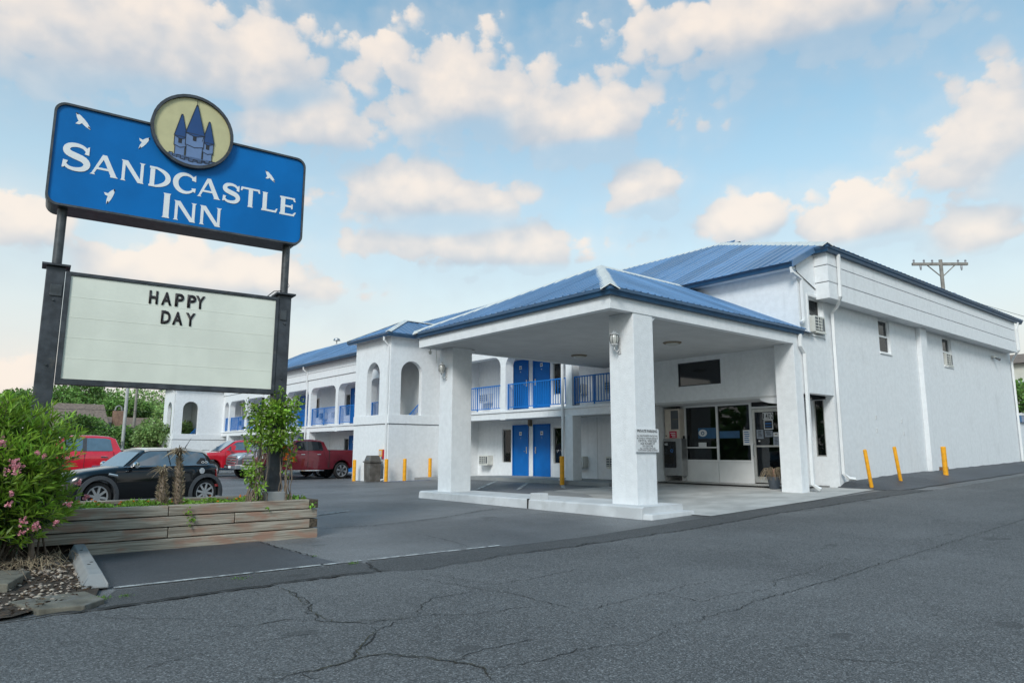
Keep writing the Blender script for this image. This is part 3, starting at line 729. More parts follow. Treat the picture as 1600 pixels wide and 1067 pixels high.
def wing(y0, y1, zf, dz, detail, open0, open1):
    piers = [PIER0 + BAY * k for k in range(0, 12)]
    ps = [(k, p) for k, p in enumerate(piers) if y0 + .3 < p < y1 - .3]
    zs, zt = 2.58 + dz, 2.90 + dz; za = 5.05 + dz * .4
    edges = [open0] + [q for k, p in ps for q in (p - .15, p + .15)] + [open1]
    ops = [(edges[i], edges[i + 1]) for i in range(0, len(edges), 2) if edges[i + 1] - edges[i] > .5]
    holes = [softarch(a, zt, b, za, .45) for a, b in ops]
    wall('arcade_wall', rect(y0, zs, y1, 5.47), holes, lambda u, z: (XB, u, z), (.38, 0, 0), 'stucco', motel)
    MB().box((XB - .045, y0, zt - .075), (XB + .25, y1, zt + .012)).build('balcony_lip', 'stucco', motel, bevel=.01)
    MB().box((XB - .05, y0, 5.505), (XB + .38, y1, 5.885)).build('fascia_board', 'stucco', motel)
    MB().box((XB - .05, y0, 5.91), (XB + .38, y1, 6.36)).build('fascia_board', 'stucco', motel)
    MB().box((XB + .03, y0, 5.46), (XB + .36, y1, 6.2)).build('fascia_backing', 'stucco', motel)
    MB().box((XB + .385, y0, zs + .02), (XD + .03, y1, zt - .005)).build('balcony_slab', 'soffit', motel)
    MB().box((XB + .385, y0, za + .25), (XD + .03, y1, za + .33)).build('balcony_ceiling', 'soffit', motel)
    for k, p in ps:
        if k % 2 == 0:
            MB().box((XB - .02, p - .19, T(XB, p) - .1), (XB + .40, p + .19, zs - .003)).build('pier', 'stucco', motel, bevel=.012)
        else:
            MB().box((XB - .012, p - .155, zs - .03), (XB + .395, p + .155, za - .4)).build('pier', 'stucco', motel, bevel=.012)
    for a, b in ops: railing(a + .01, b - .01, zt + .07, motel, detail)
    # room fronts, mirrored pairs of doors
    lo_holes, up_holes, doors, wins, acs, lights = [], [], [], [], [], []
    for j in range(-1, 6):
        yc = PIER0 + BAY + 2 * BAY * j - .07
        for (a, b, hl) in ((yc + .15, yc + 1.14, False), (yc - 1.13, yc - .15, True)):
            if a > y0 + .3 and b < y1 - .2: doors.append((a, b, hl))
        for (a, b) in ((yc + 1.27, yc + 1.86), (yc - 1.85, yc - 1.28)):
            if a > y0 + .3 and b < y1 - .2: wins.append((a, b))
        for q in (yc + 2.78, yc - 2.82, ):
            if y0 + .5 < q < y1 - .5: acs.append(q)
        if y0 + .4 < yc < y1 - .4: lights.append(yc)
    zu = 3.06 + dz
    wall('room_wall', rect(y0, zf - .4, y1, zs + .06), [rect(a, zf + .52, b, zf + 1.9) for a, b in wins] + [rect(a + .03, zf - .001, b - .03, zf + 2.01) for a, b, _ in doors], lambda u, z: (XD, u, z), (.18, 0, 0), 'stucco', motel)
    wall('room_wall', rect(y0, zt - .01, y1, za + .3), [rect(a, zu + .46, b, zu + 1.7) for a, b in wins] + [rect(a + .03, zu - .001, b - .03, zu + 1.98) for a, b, _ in doors], lambda u, z: (XD, u, z), (.18, 0, 0), 'stucco', motel)
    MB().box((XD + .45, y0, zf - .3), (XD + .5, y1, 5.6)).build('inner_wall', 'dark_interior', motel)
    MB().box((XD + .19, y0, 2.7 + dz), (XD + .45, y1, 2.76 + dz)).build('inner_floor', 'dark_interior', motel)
    for a, b, hl in doors:
        room_door(a, b, zf, 2.04, motel, hl); room_door(a, b, zu, 2.0, motel, hl)
    for a, b in wins:
        room_window(a, b, zf + .52, zf + 1.9, motel); room_window(a, b, zu + .46, zu + 1.7, motel)
    for q in acs:
        air_conditioner((XD, q, zf + .62), (-1, 0, 0), motel); air_conditioner((XD, q, zu + .55), (-1, 0, 0), motel)
    for q in lights:
        l = MB().box((XD - .14, q - .06, zf + 1.98), (XD - .001, q + .06, zf + 2.22)).build('wall_light', 'brown_lamp', motel, bevel=.01)
        MB().box((XD - .15, q - .07, zf + 2.222), (XD - .001, q + .07, zf + 2.25)).build('cap', 'brown_lamp', l)
        l2 = MB().lathe([(.0, 0), (.05, .0), (.055, .09), (.03, .12), (.0, .12)], (XD - .1, q - .02, zu + 1.92), 10).build('wall_light', 'white_paint', motel)
        MB().box((XD - .1, q - .03, zu + 2.045), (XD - .001, q - .01, zu + 2.065)).build('bracket', 'white_paint', l2)
    for q in [PIER0 + 2 * BAY * j for j in range(-1, 7)]:
        if y0 < q < y1:
            MB().box((XD - .006, q - .012, zf), (XD - .0005, q + .012, zs)).build('wall_joint', 'soffit', motel)
    gutter((XB - .32, y0), (XB - .32, y1), (-1, 0), motel, 6.32)
    MB().box((XB - .32, y0, 6.36), (XB + .4, y1, 6.43)).build('eave_board', 'gutter_blue', motel)
wing(15.1, 24.88, .37, 0.0, True, 15.3, 24.55)
MB().box((XB + .01, 24.5, .1), (XD + .3, 24.87, 6.34)).build('end_wall', 'stucco', motel)
MB().box((XD, 24.88, 0), (XD + .2, 26.88, 6.4)).build('link_wall', 'stucco', motel)
wing(30.22, 55.6, .17, -.14, False, 30.6, 55.2)
for yd, z0 in ((17.62, .32), (39.7, .1), (47.0, .1)):
    downspout([(XB - .36, yd, 6.33), (XB - .36, yd, 6.15), (XB - .11, yd, 5.95), (XB - .11, yd, 5.45), (XB - .07, yd, 5.2), (XB - .07, yd, z0 + .12), (XB - .25, yd, z0 + .05)], motel)
# wing end partition towards the office
MB().box((XB, 14.95, .2), (19.9, 15.1, 6.36)).build('end_wall', 'stucco', motel)
MB().box((XB - .05, 14.9, 5.5), (XB + .38, 15.095, 6.3)).build('fascia_board', 'stucco', motel)

# --- stair towers ---------------------------------------------------------
def stair_tower(x0, y0, dz, zg, name='stair_tower'):
    y1, x1 = y0 + 3.3, 18.29; zl, zt = 2.55 + dz, 6.42 + dz
    A = wall(name, rect(y0 + .001, zg - .3, y1, zt), [arch(y0 + .95, 2.95 + dz, y0 + 2.15, 5.37 + dz)], lambda u, z: (x0, u, z), (.25, 0, 0), 'stucco', motel)
    wall('tower_wall', rect(x0 + .252, zg - .3, x1, zt), [arch(x0 + .55, 2.95 + dz, x0 + 1.65, 5.37 + dz)], lambda u, z: (u, y0, z), (0, .25, 0), 'stucco', A)
    wall('tower_wall', rect(x0 + .252, zg - .3, x1, zt), [arch(x0 + .35, 2.95 + dz, x0 + 1.25, 5.37 + dz)], lambda u, z: (u, y1 - .25, z), (0, .249, 0), 'stucco', A)
    for a, b in (((x0 - .035, y0 - .035, zl), (x0, y1, zl + .385)), ((x0, y0 - .035, zl), (x1, y0, zl + .385))):
        MB().box(a, b).build('sill_band', 'stucco', A)
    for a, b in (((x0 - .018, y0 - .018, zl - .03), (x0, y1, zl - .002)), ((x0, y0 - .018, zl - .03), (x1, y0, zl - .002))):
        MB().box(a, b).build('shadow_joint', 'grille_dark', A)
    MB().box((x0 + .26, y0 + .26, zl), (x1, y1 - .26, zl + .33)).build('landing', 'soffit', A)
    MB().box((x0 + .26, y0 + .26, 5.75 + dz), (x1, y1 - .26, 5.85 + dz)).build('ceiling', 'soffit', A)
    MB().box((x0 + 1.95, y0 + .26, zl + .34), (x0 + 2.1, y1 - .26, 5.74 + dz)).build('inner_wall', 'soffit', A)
    r = MB()
    for i in range(9):
        x = x0 + 1.30 + i * .07; z = zl + .10 + i * .075
        r.tube([(x, y0 + .45, z), (x, y0 + .45, z + .32)], .012, 5)
    r.tube([(x0 + 1.2, y0 + .45, zl + .33), (x0 + 1.93, y0 + .45, zl + 1.08)], .022, 6)
    r.build('stair_rail', 'rail_blue', A)
    ex0, ey0, ey1, ze = x0 - .36, y0 - .36, y1 + .36, 6.52 + dz
    yc = (ey0 + ey1) / 2; rz = ze + 1.0; ax = ex0 + (yc - ey0)
    MB().box((ex0 + .12, ey0 + .12, zt + .001), (x1 + 1.2, ey1 - .12, ze - .03)).build('eave_soffit', 'white_paint', A)
    slope([(ex0, ey0, ze), (ex0, ey1, ze), (ax, yc, rz)], A, panel=.9)
    slope([(ex0, ey0, ze), (x1 + 2, ey0, ze), (x1 + 2, yc, rz), (ax, yc, rz)], A, panel=.9)
    slope([(ex0, ey1, ze), (x1 + 2, ey1, ze), (x1 + 2, yc, rz), (ax, yc, rz)], A, panel=.9)
    for p, q in (((ex0, ey0, ze), (ax, yc, rz)), ((ex0, ey1, ze), (ax, yc, rz)), ((ax, yc, rz), (x1 + 2, yc, rz))):
        d = Vector(q) - Vector(p); s = Vector((d.y, -d.x, 0)).normalized() * .14; zz = Vector((0, 0, .055))
        MB().hexa([Vector(p) + s, Vector(q) + s, Vector(q) + zz, Vector(p) + zz, Vector(p) + s + zz * .35, Vector(q) + s + zz * .35, Vector(q) + zz * 1.35, Vector(p) + zz * 1.35]).build('flashing', 'flashing', A)
        MB().hexa([Vector(p) - s, Vector(q) - s, Vector(q) + zz, Vector(p) + zz, Vector(p) - s + zz * .35, Vector(q) - s + zz * .35, Vector(q) + zz * 1.35, Vector(p) + zz * 1.35]).build('flashing', 'flashing', A)
    gutter((ex0 + .13, ey0 + .13), (ex0 + .13, ey1 - .13), (-1, 0), A, ze - .15, m0=1, m1=1); gutter((ex0 + .13, ey0 + .13), (x1, ey0 + .13), (0, -1), A, ze - .15, m0=1)
    downspout([(ex0 + .06, y0 + .12, ze - .14), (ex0 + .06, y0 + .12, ze - .3), (x0 - .06, y0 + .12, ze - .55), (x0 - .06, y0 + .12, zg + .12), (x0 - .25, y0 + .12, zg + .06)], A)
    return A
stair_tower(15.2, 26.9, 0.0, .05)
stair_tower(13.45, 55.6, -.38, 0.0)

# --- office block ---------------------------------------------------------
wall('office_wall', rect(9.4, 2.92, 14.948, 6.6), [rect(11.97, 3.38, 13.53, 4.12)], lambda u, z: (XU, u, z), (.22, 0, 0), 'stucco', motel)
sw = MB()
for a, b in (((11.97, 3.38), (12.0, 4.12)), ((13.5, 3.38), (13.53, 4.12)), ((12.0, 4.09), (13.5, 4.12)), ((12.0, 3.38), (13.5, 3.41))): sw.box((XU + .02, *a), (XU + .08, *b))
w = sw.build('window', 'sign_steel', motel)
MB().box((XU + .05, 12.0, 3.41), (XU + .056, 13.5, 4.09)).build('pane', 'tint_glass', w)
MB().box((XU, 10.0, 2.86), (19.6, 14.94, 2.918)).build('office_soffit', 'soffit', motel)
br = MB(); pr = [(XU, 10.12, 2.858), (XU, 10.72, 2.858)] + [(XU, 10.12 + .6 * math.cos(t), 2.857 - .17 * math.sin(t)) for t in [R(a) for a in (12, 25, 40, 55, 70, 80, 90)]]
br.prism(pr, (.2, 0, 0)); br.build('corner_bracket', 'stucco', motel)
# the tall wall along the road
WB = [(19.7, .3), (24, .35), (30, .45), (36.4, .6)]
outer = [(18.22, 2.95), (19.7, 2.95), (19.7, .25), (36.4, .5), (36.4, 7.0), (19.1, 7.0), (18.22, 6.72)]
wall('side_wall', outer, [rect(18.55, 4.62, 19.33, 5.68), rect(23.02, 4.52, 23.86, 5.62), rect(28.44, 4.52, 29.32, 5.6)], lambda u, z: (u, YW, z), (0, .25, 0), 'stucco', motel)
MB().box((26.0, YW - .16, .5), (26.55, YW - .001, 5.66)).build('pilaster', 'stucco', motel, bevel=.015)
for z0, z1 in ((5.65, 6.115), (6.14, 6.605), (6.63, 7.04)):
    MB().box((19.02, 9.0, z0), (36.0, YW - .001, z1)).build('fascia_board', 'stucco', motel, bevel=.006)
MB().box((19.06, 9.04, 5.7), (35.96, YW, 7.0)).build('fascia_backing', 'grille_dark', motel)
MB().box((18.85, 9.0, 7.045), (36.5, 9.6, 7.075)).build('eave_board', 'gutter_blue', motel)
gutter((18.98, 9.0), (36.7, 9.0), (0, -1), motel, 6.97, w=.15, h=.17, m0=1)
gutter((18.98, 9.0), (18.98, 9.42), (-1, 0), motel, 6.97, w=.15, h=.17, m0=1)
gutter((17.72, 9.3), (17.72, 15.05), (-1, 0), motel, 6.38)
MB().hexa([(17.6, 9.26, 6.36), (18.9, 9.26, 7.0), (18.9, 9.3, 7.0), (17.6, 9.3, 6.36), (17.6, 9.26, 6.56), (18.9, 9.26, 7.18), (18.9, 9.3, 7.18), (17.6, 9.3, 6.56)]).build('rake_board', 'roof_blue', motel)
MB().box((17.72, 9.42, 6.38), (18.02, 15.1, 6.44)).build('eave_soffit', 'white_paint', motel)
MB().tube([(18.0, 9.41, 6.35), (18.02, 9.38, 6.28), (19.0, 9.385, 5.95)], .012, 5).build('cable', 'wire', motel)
# back walls so the block is closed
MB().box((36.15, 9.66, .3), (36.4, 30, 6.9)).build('end_wall', 'stucco', motel)
downspout([(17.68, 9.36, 6.39), (17.68, 9.36, 6.25), (18.12, 9.33, 6.1), (18.12, 9.33, 4.95), (17.98, 9.33, 4.86)], motel, .055)
downspout([(19.55, 8.92, 6.98), (19.55, 8.92, 6.6), (19.55, 8.94, 5.75), (19.75, 9.15, 5.5), (19.78, 9.32, 5.35), (19.78, 9.32, .75), (19.85, 9.2, .62), (20.0, 9.1, .6)], motel, .058)
downspout([(36.1, 8.9, 6.98), (36.0, 8.94, 6.7), (36.0, 8.94, 5.75), (36.2, 9.2, 5.5), (36.28, 9.32, 5.3), (36.3, 9.32, 1.0)], motel, .058)
def sash_window(x0, x1, z0, z1, ac=None):
    f = MB(); y = YW + .09
    for a, b in (((x0, z0), (x0 + .05, z1)), ((x1 - .05, z0), (x1, z1)), ((x0 + .05, z1 - .05), (x1 - .05, z1)), ((x0 + .05, z0), (x1 - .05, z0 + .05)), ((x0 + .05, (z0 + z1) / 2 - .03), (x1 - .05, (z0 + z1) / 2 + .03))):
        f.box((a[0], y - .03, a[1]), (b[0], y + .03, b[1]))
    w = f.build('window', 'white_paint', motel)
    MB().box((x0 + .05, y + .005, (z0 + z1) / 2 + .03), (x1 - .05, y + .01, z1 - .05)).build('pane', 'window_glass', w)
    MB().box((x0 + .05, y - .01, z0 + .05), (x1 - .05, y - .005, (z0 + z1) / 2 - .03)).build('pane', 'window_glass', w)
    MB().box((x0 + .03, y + .1, z0 + .35), (x1 - .03, y + .11, z1 - .02)).build('blind', 'paper', w)
    MB().box((x0 - .02, YW - .03, z0 - .05), (x1 + .02, YW + .06, z0 - .001)).build('sill', 'white_paint', w)
    if ac: air_conditioner(ac, (0, -1, 0), motel, w=.6, h=.46, d=.12)
sash_window(18.55, 19.33, 4.62, 5.68, (18.97, YW + .02, 4.92))
tr = MB()
for a, b in (((18.46, 4.54), (18.53, 5.76)), ((19.35, 4.54), (19.41, 5.76)), ((18.53, 5.70), (19.35, 5.76))): tr.box((a[0], YW - .025, a[1]), (b[0], YW - .001, b[1]))
tr.build('window_trim', 'white_paint', motel)
sash_window(23.02, 23.86, 4.52, 5.62)
sash_window(28.44, 29.32, 4.52, 5.6, (29.0, YW + .1, 4.78))
fl = MB().box((33.8, YW - .12, 5.28), (34.1, YW - .001, 5.36)).build('flood_light', 'ac_metal', motel)
MB().tube([(34.0, YW - .1, 5.28), (34.1, YW - .25, 5.2)], [.03, .06], 8).build('lamp_head', 'grille_dark', fl)
for (x, z) in ((22.3, 2.35), (24.2, 2.3), (22.3, 1.95), (24.3, 1.9)):
    MB().box((x, YW - .02, z), (x + .03, YW - .0005, z + .12)).build('fixing', 'soffit', motel)
MB().box((26.75, 9.05, .72), (26.87, 9.3, .86)).build('pipe_stub', 'rust', motel)
# recessed corner with a tall narrow window
wall('corner_wall', rect(9.652, .3, 10.4, 2.855), [rect(9.72, 1.22, 10.02, 2.84)], lambda u, z: (19.7, u, z), (.2, 0, 0), 'stucco', motel)
cw = MB()
for a, b in (((9.72, 1.22), (9.75, 2.84)), ((9.99, 1.22), (10.02, 2.84)), ((9.75, 1.22), (9.99, 1.26))): cw.box((19.71, *a), (19.77, *b))
cwo = cw.build('window', 'aluminium', motel); MB().box((19.74, 9.75, 1.26), (19.746, 9.99, 2.84)).build('pane', 'store_glass', cwo)

MB().box((XS + .02, 10.402, .3), (19.9, 10.715, 2.858)).build('return_wall', 'stucco', motel)
# --- glazed office front --------------------------------------------------
sf = MB(); fx0, fx1 = XS - .03, XS + .05
def bar(mb, y0, z0, y1, z1, x0=fx0, x1=fx1): mb.box((x0, y0, z0), (x1, y1, z1))
bar(sf, 11.79, .40, 11.87, 2.858); bar(sf, 13.0, 1.08, 13.07, 2.858); bar(sf, 14.24, .40, 14.42, 2.858, XS - .05, XS + .2)
bar(sf, 11.87, 1.04, 14.24, 1.10, XS - .045, XS + .055); bar(sf, 11.87, 2.80, 13.0, 2.858); bar(sf, 13.07, 2.80, 14.24, 2.858); bar(sf, 10.72, .40, 10.80, 2.858); bar(sf, 10.80, 2.66, 11.79, 2.72); bar(sf, 13.07, 1.47, 14.24, 1.51)
store = sf.build('shopfront_frame', 'white_paint', motel)
for y0, y1, z0, z1 in ((11.87, 13.0, 1.10, 2.80), (13.07, 14.24, 1.51, 2.80), (13.07, 14.24, 1.10, 1.47), (10.80, 11.79, 2.72, 2.858)):
    MB().box((XS + .005, y0, z0), (XS + .011, y1, z1)).build('pane', 'store_glass', store)
for y0, y1 in ((11.872, 13.03), (13.045, 14.238)):
    MB().box((XS - .02, y0, .38), (XS + .04, y1, 1.038)).build('base_panel', 'white_paint', store, bevel=.006)
dr = MB(); bar(dr, 10.81, .44, 10.90, 2.65); bar(dr, 11.69, .44, 11.78, 2.65); bar(dr, 10.90, 2.55, 11.69, 2.65); bar(dr, 10.90, .44, 11.69, .62); bar(dr, 10.90, 1.50, 11.69, 1.55, XS - .02, XS + .03)
door = dr.build('entrance_door', 'aluminium', motel)
MB().box((XS + .004, 10.90, .62), (XS + .01, 11.69, 1.50)).build('pane', 'store_glass', door); MB().box((XS + .004, 10.90, 1.55), (XS + .01, 11.69, 2.55)).build('pane', 'store_glass', door)
MB().tube([(XS - .04, 11.735, 1.2), (XS - .1, 11.735, 1.24), (XS - .1, 11.735, 1.56), (XS - .04, 11.735, 1.6)], .014, 6).build('handle', 'chrome', door)
def sticker(y0, y1, z0, z1, mat, name='notice', lines=0, lmat='ink', x=None):
    x = (XS - .004) if x is None else x
    s = MB().box((x - .002, y0, z0), (x, y1, z1)).build(name, mat, door)
    if lines:
        l = MB(); h = (z1 - z0) / (lines + 1.5)
        lr = random.Random(int(y0 * 100))
        for i in range(lines):
            z = z1 - h * (i + 1); l.box((x - .004, y0 + .04 * (1 + lr.random()), z - h * .22), (x - .0025, y1 - .03 * (1 + lr.random()), z + h * .2))
        l.build('print', lmat, s)
    return s
n4 = text_mesh('1402', .235, 'ink', 1.0, .012)
def put_text(me, x, y, z, parent, name='lettering', rot=(math.pi / 2, 0, -math.pi / 2)):
    o = link(name, me, parent); o.location = (x, y, z); o.rotation_euler = rot; return o
for i, ch in enumerate('1402'):
    sticker(11.345 - i * .088, 11.428 - i * .088, 2.32, 2.53, 'paper', 'number_tile')
    t4 = text_mesh(ch, .22, 'ink', 1.0, .004); xs_ = [v.co.x for v in t4.vertices]; ys_ = [v.co.y for v in t4.vertices]
    for v in t4.vertices: v.co.x = (v.co.x - min(xs_)) / (max(xs_) - min(xs_)) * (.032 if ch == '1' else .060); v.co.y = (v.co.y - min(ys_)) / (max(ys_) - min(ys_)) * .165
    put_text(t4, XS - .009, 11.415 - i * .088, 2.342, door, 'numeral')
sticker(11.10, 11.40, 2.02, 2.31, 'paper', 'card_sign'); sticker(11.13, 11.37, 2.05, 2.28, 'ink', 'card_field', 0, x=XS - .0075); sticker(11.15, 11.35, 2.10, 2.13, 'blue_print', 'card_stripe', x=XS - .011); sticker(11.15, 11.35, 2.18, 2.22, 'blue_print', 'card_stripe', x=XS - .011)
sticker(11.43, 11.66, 1.75, 2.02, 'paper_grey', lines=5); sticker(11.13, 11.38, 1.80, 1.99, 'paper_grey', lines=4); sticker(10.93, 11.11, 1.80, 1.93, 'paper', lines=1, lmat='rust'); sticker(10.93, 11.12, 1.53, 1.79, 'paper_grey', lines=5); sticker(11.55, 11.61, 1.66, 1.70, 'paper', 'sticker')
sticker(11.84, 12.10, 1.56, 2.02, 'paper', lines=6, lmat='blue_print', x=XS - .046)
# what stands inside, seen dimly through the glass
ins = MB(); ins.box((22.8, 9.9, .4), (22.9, 14.9, 2.86)); ins.box((XS + .3, 9.7, .35), (22.9, 14.9, .41)); ins.box((XS + .1, 14.6, .4), (22.9, 14.7, 2.86)); ins.box((XS + .1, 10.42, .4), (22.9, 10.5, 2.86)); ins.box((XS + .06, 10.4, 2.87), (22.9, 14.9, 2.91))
ins.build('office_interior', 'room_grey', motel)
ct = MB().box((21.6, 11.2, .41), (22.2, 14.3, 1.4)).build('counter', 'bin_brown', motel, bevel=.02)
MB().box((21.5, 11.1, 1.402), (22.3, 14.35, 1.45)).build('counter_top', 'sign_steel', ct)
MB().box((XS + .0005, 13.09, 1.78), (XS + .003, 13.78, 2.12)).build('painted_reflection', 'reflection_blue', store)  # street reflection in the panes, painted as thin blue shapes on the glass
MB().box((XS + .0005, 12.25, 1.78), (XS + .003, 12.97, 2.0)).build('painted_reflection', 'reflection_blue', store)
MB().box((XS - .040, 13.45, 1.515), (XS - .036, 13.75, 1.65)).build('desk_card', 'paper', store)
ov = MB().prism([(XS - .004, 13.60 + .16 * math.cos(t), 1.955 + .115 * math.sin(t)) for t in [i * math.pi / 10 for i in range(20)]], (.004, 0, 0)).build('reflection_oval', 'paper', store)  # pale oval and its letter belong to the same painted reflection
put_text(text_mesh('O', .16, 'reflection_blue', 1, .006, 'CENTER'), XS - .006, 13.60, 1.895, store, 'reflection_letter')

# --- roofs ----------------------------------------------------------------
zo = lambda x: 6.52 + .493 * (x - 17.6)
deck = MB()
deck.add([(17.62, 9.32, zo(17.62) - .04), (17.62, 15.3, zo(17.62) - .04), (24.5, 15.3, zo(24.5) - .04), (24.5, 16, zo(24.5) - .04), (19.2, 9.32, zo(19.2) - .04)], [(0, 1, 2, 3, 4)])
deck.add([(18.87, 8.9, 7.1), (36.8, 8.9, 7.1), (36.8, 16, 9.88), (24.5, 16, 9.88)], [(0, 1, 2, 3)])
deck.add([(24.5, 16, 9.88), (36.8, 16, 9.88), (36.8, 30, 6.4), (33, 30, 6.4)], [(0, 1, 2, 3)])
deck.add([(17.6, 15.1, 6.46), (17.6, 59, 6.46), (24.5, 59, 9.84), (24.5, 15.1, 9.84)], [(0, 1, 2, 3)])
deck.add([(24.5, 15.1, 9.84), (24.5, 59, 9.84), (32.5, 59, 6.38), (32.5, 15.1, 6.38)], [(0, 1, 2, 3)])
deck.add([(16.5, 59, 6.38), (24.5, 59, 9.84), (32.5, 59, 6.38)], [(0, 1, 2)])
roof = deck.build('roof', 'gutter_blue', motel)
slope([(17.55, 9.3, zo(17.55)), (17.55, 15.3, zo(17.55)), (24.5, 15.3, zo(24.5)), (24.5, 16.0, zo(24.5)), (19.2, 9.3, zo(19.2))], roof)
slope([(18.82, 8.85, zo(18.82)), (18.82, 9.3, zo(18.82)), (19.2, 9.3, zo(19.2))], roof, panel=.5, rib=.2)
slope([(18.82, 8.83, 7.12), (36.8, 8.83, 7.12), (36.8, 16, 9.9), (24.5, 16, 9.9)], roof, panel=.92)
slope([(17.55, 15.32, zo(17.55)), (17.55, 26.4, zo(17.55)), (24.5, 26.4, zo(24.5)), (24.5, 15.32, zo(24.5))], roof)
slope([(16.45, 15.32, 6.42), (16.45, 26.4, 6.42), (17.6, 26.4, 6.51), (17.6, 15.32, 6.51)], roof)
slope([(17.55, 30.7, zo(17.55)), (17.55, 59, zo(17.55)), (24.5, 59, zo(24.5)), (24.5, 30.7, zo(24.5))], roof)
slope([(16.45, 30.7, 6.42), (16.45, 59, 6.42), (17.6, 59, 6.51), (17.6, 30.7, 6.51)], roof)
slope([(18.3, 26.4, zo(18.3)), (18.3, 30.7, zo(18.3)), (24.5, 30.7, zo(24.5)), (24.5, 26.4, zo(24.5))], roof)
def cap(p, q, w=.16, z=.06, parent=roof, mat='flashing'):
    p, q = Vector(p), Vector(q); d = q - p; s = Vector((d.y, -d.x, 0)).normalized() * w; zz = Vector((0, 0, z))
    mb = MB()
    for sg in (1, -1):
        sl = s * sg - Vector((0, 0, w * .35))
        mb.hexa([p + sl, q + sl, q + zz, p + zz, p + sl + zz * .3, q + sl + zz * .3, q + zz * 1.3, p + zz * 1.3])
    return mb.build('ridge_cap', mat, parent)
cap((24.5, 16, 9.9), (24.5, 58.5, 9.9)); cap((18.85, 8.87, 7.14), (24.5, 16, 9.92)); cap((24.5, 16, 9.9), (36.8, 16, 9.92))
va = MB().tube([(24.5, 52.3, 9.9), (24.5, 52.3, 10.35)], .05, 6).build('roof_vent', 'steel', motel)
MB().lathe([(.0, 0), (.3, .02), (.22, .18), (.0, .25)], (24.5, 52.3, 10.25), 10).build('vent_cap', 'steel', va)

# ------------------------------------------------------------------ entrance canopy
can = thing('entrance_canopy', 'white drive-through entrance canopy with blue metal hip roof on thick square columns', 'canopy', (11.3, 9.4, .05))
CX0, CX1, CY0, CY1, CZ = 10.35, 17.99, 9.4, 16.72, 4.25
fa = MB(); fa.box((CX0, CY0, CZ), (CX0 + .18, CY1, 4.60)); fa.box((CX0 + .181, CY0, CZ), (CX1, CY0 + .18, 4.60)); fa.box((CX0 + .181, CY1 - .18, CZ), (CX1, CY1, 4.60))
fa.build('fascia', 'stucco', can)
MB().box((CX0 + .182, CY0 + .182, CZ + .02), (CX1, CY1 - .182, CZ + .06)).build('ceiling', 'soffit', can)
for (x0, x1, y0, y1, z0) in ((11.06, 11.70, 9.415, 10.10, .2), (11.06, 11.74, 16.06, 16.70, .2)):
    MB().box((x0, y0, z0), (x1, y1, CZ + .018)).build('column', 'stucco', can, bevel=.012)
    # plastered bracket at the head of the column
    MB().prism([(x1, y0 + .03, CZ), (x1 + .16, y0 + .03, CZ), (x1, y0 + .03, CZ - .14)], (0, y1 - y0 - .06, 0)).build('bracket', 'stucco', can)
MB().box((17.6, 9.402, .15), (17.985, 9.98, CZ + .018)).build('column', 'stucco', can, bevel=.012)
# plinth the columns stand on: two-tier at the road end
pl = MB(); prn = random.Random(4)
ys = axis_lines(9.05, 17.2, .55)
for y in ys:
    zg = T(11, y); zt = float(np.interp(y, [9, 12, 17.2], [.285, .265, .235]))
    for x, z in ((10.75 + prn.uniform(-.012, .012), zg - .08), (10.77, zt - .03), (10.82, zt), (12.0, zt + .01), (12.05, zt - .04), (12.06, zg - .05)):
        pl.v.append((x, y, z + prn.uniform(-.004, .004)))
n = len(ys)
for i in range(n - 1):
    for j in range(5): k = i * 6 + j; pl.f.append((k, k + 1, k + 7, k + 6)); pl.mi.append(0)
pl.f += [(0, 1, 2, 3, 4, 5), tuple(6 * n - 6 + j for j in range(6))]; pl.mi += [0, 0]
pl.build('plinth', 'plinth_paint', can)
MB().hexa([(10.80, 8.84, -.05), (12.12, 8.78, -.02), (12.12, 9.06, -.02), (10.76, 9.06, -.05), (10.84, 8.87, .15), (12.10, 8.81, .17), (12.10, 9.055, .17), (10.80, 9.055, .15)]).build('plinth_step', 'plinth_paint', can, bevel=.02)
MB().box((10.80, 12.1, .20), (11.08, 12.42, .395)).build('plinth_block', 'plinth_paint', can, bevel=.015)
MB().box((10.742, 12.44, -.02), (10.80, 12.47, .265)).build('plinth_joint', 'crack', can)
# roof
ex0, ey0, ey1, ez = 10.22, 9.27, 16.85, 4.66; yc = (ey0 + ey1) / 2; rz = 6.50; ax = ex0 + (yc - ey0)
dk = MB(); dz_ = Vector((0, 0, -.05))
dk.add([Vector(p) + dz_ for p in ((ex0, ey0, ez), (ex0, ey1, ez), (ax, yc, rz), (18.6, yc, rz), (18.6, ey0, ez), (18.6, ey1, ez))], [(0, 1, 2), (0, 2, 3, 4), (1, 5, 3, 2)])
cr = dk.build('roof', 'gutter_blue', can)
slope([(ex0, ey0, ez), (ex0, ey1, ez), (ax, yc, rz)], cr, panel=.92, rib=.23)
slope([(ex0, ey0, ez), (18.1, ey0, ez), (18.1, yc, rz), (ax, yc, rz)], cr, panel=.92, rib=.23)
slope([(ex0, ey1, ez), (18.1, ey1, ez), (18.1, yc, rz), (ax, yc, rz)], cr, panel=.92, rib=.23)
cap((ex0 + .02, ey0 + .02, ez + .01), (ax, yc, rz), w=.20, z=.05, parent=cr); cap((ex0 + .02, ey1 - .02, ez + .01), (ax, yc, rz), w=.20, z=.05, parent=cr); cap((ax, yc, rz), (18.1, yc, rz), w=.16, z=.05, parent=cr)
gutter((CX0, CY0), (CX0, CY1), (-1, 0), can, 4.52, m0=1, m1=1); gutter((CX0, CY0), (18.02, CY0), (0, -1), can, 4.52, m0=1); gutter((CX0, CY1), (18.02, CY1), (0, 1), can, 4.52, m0=1)
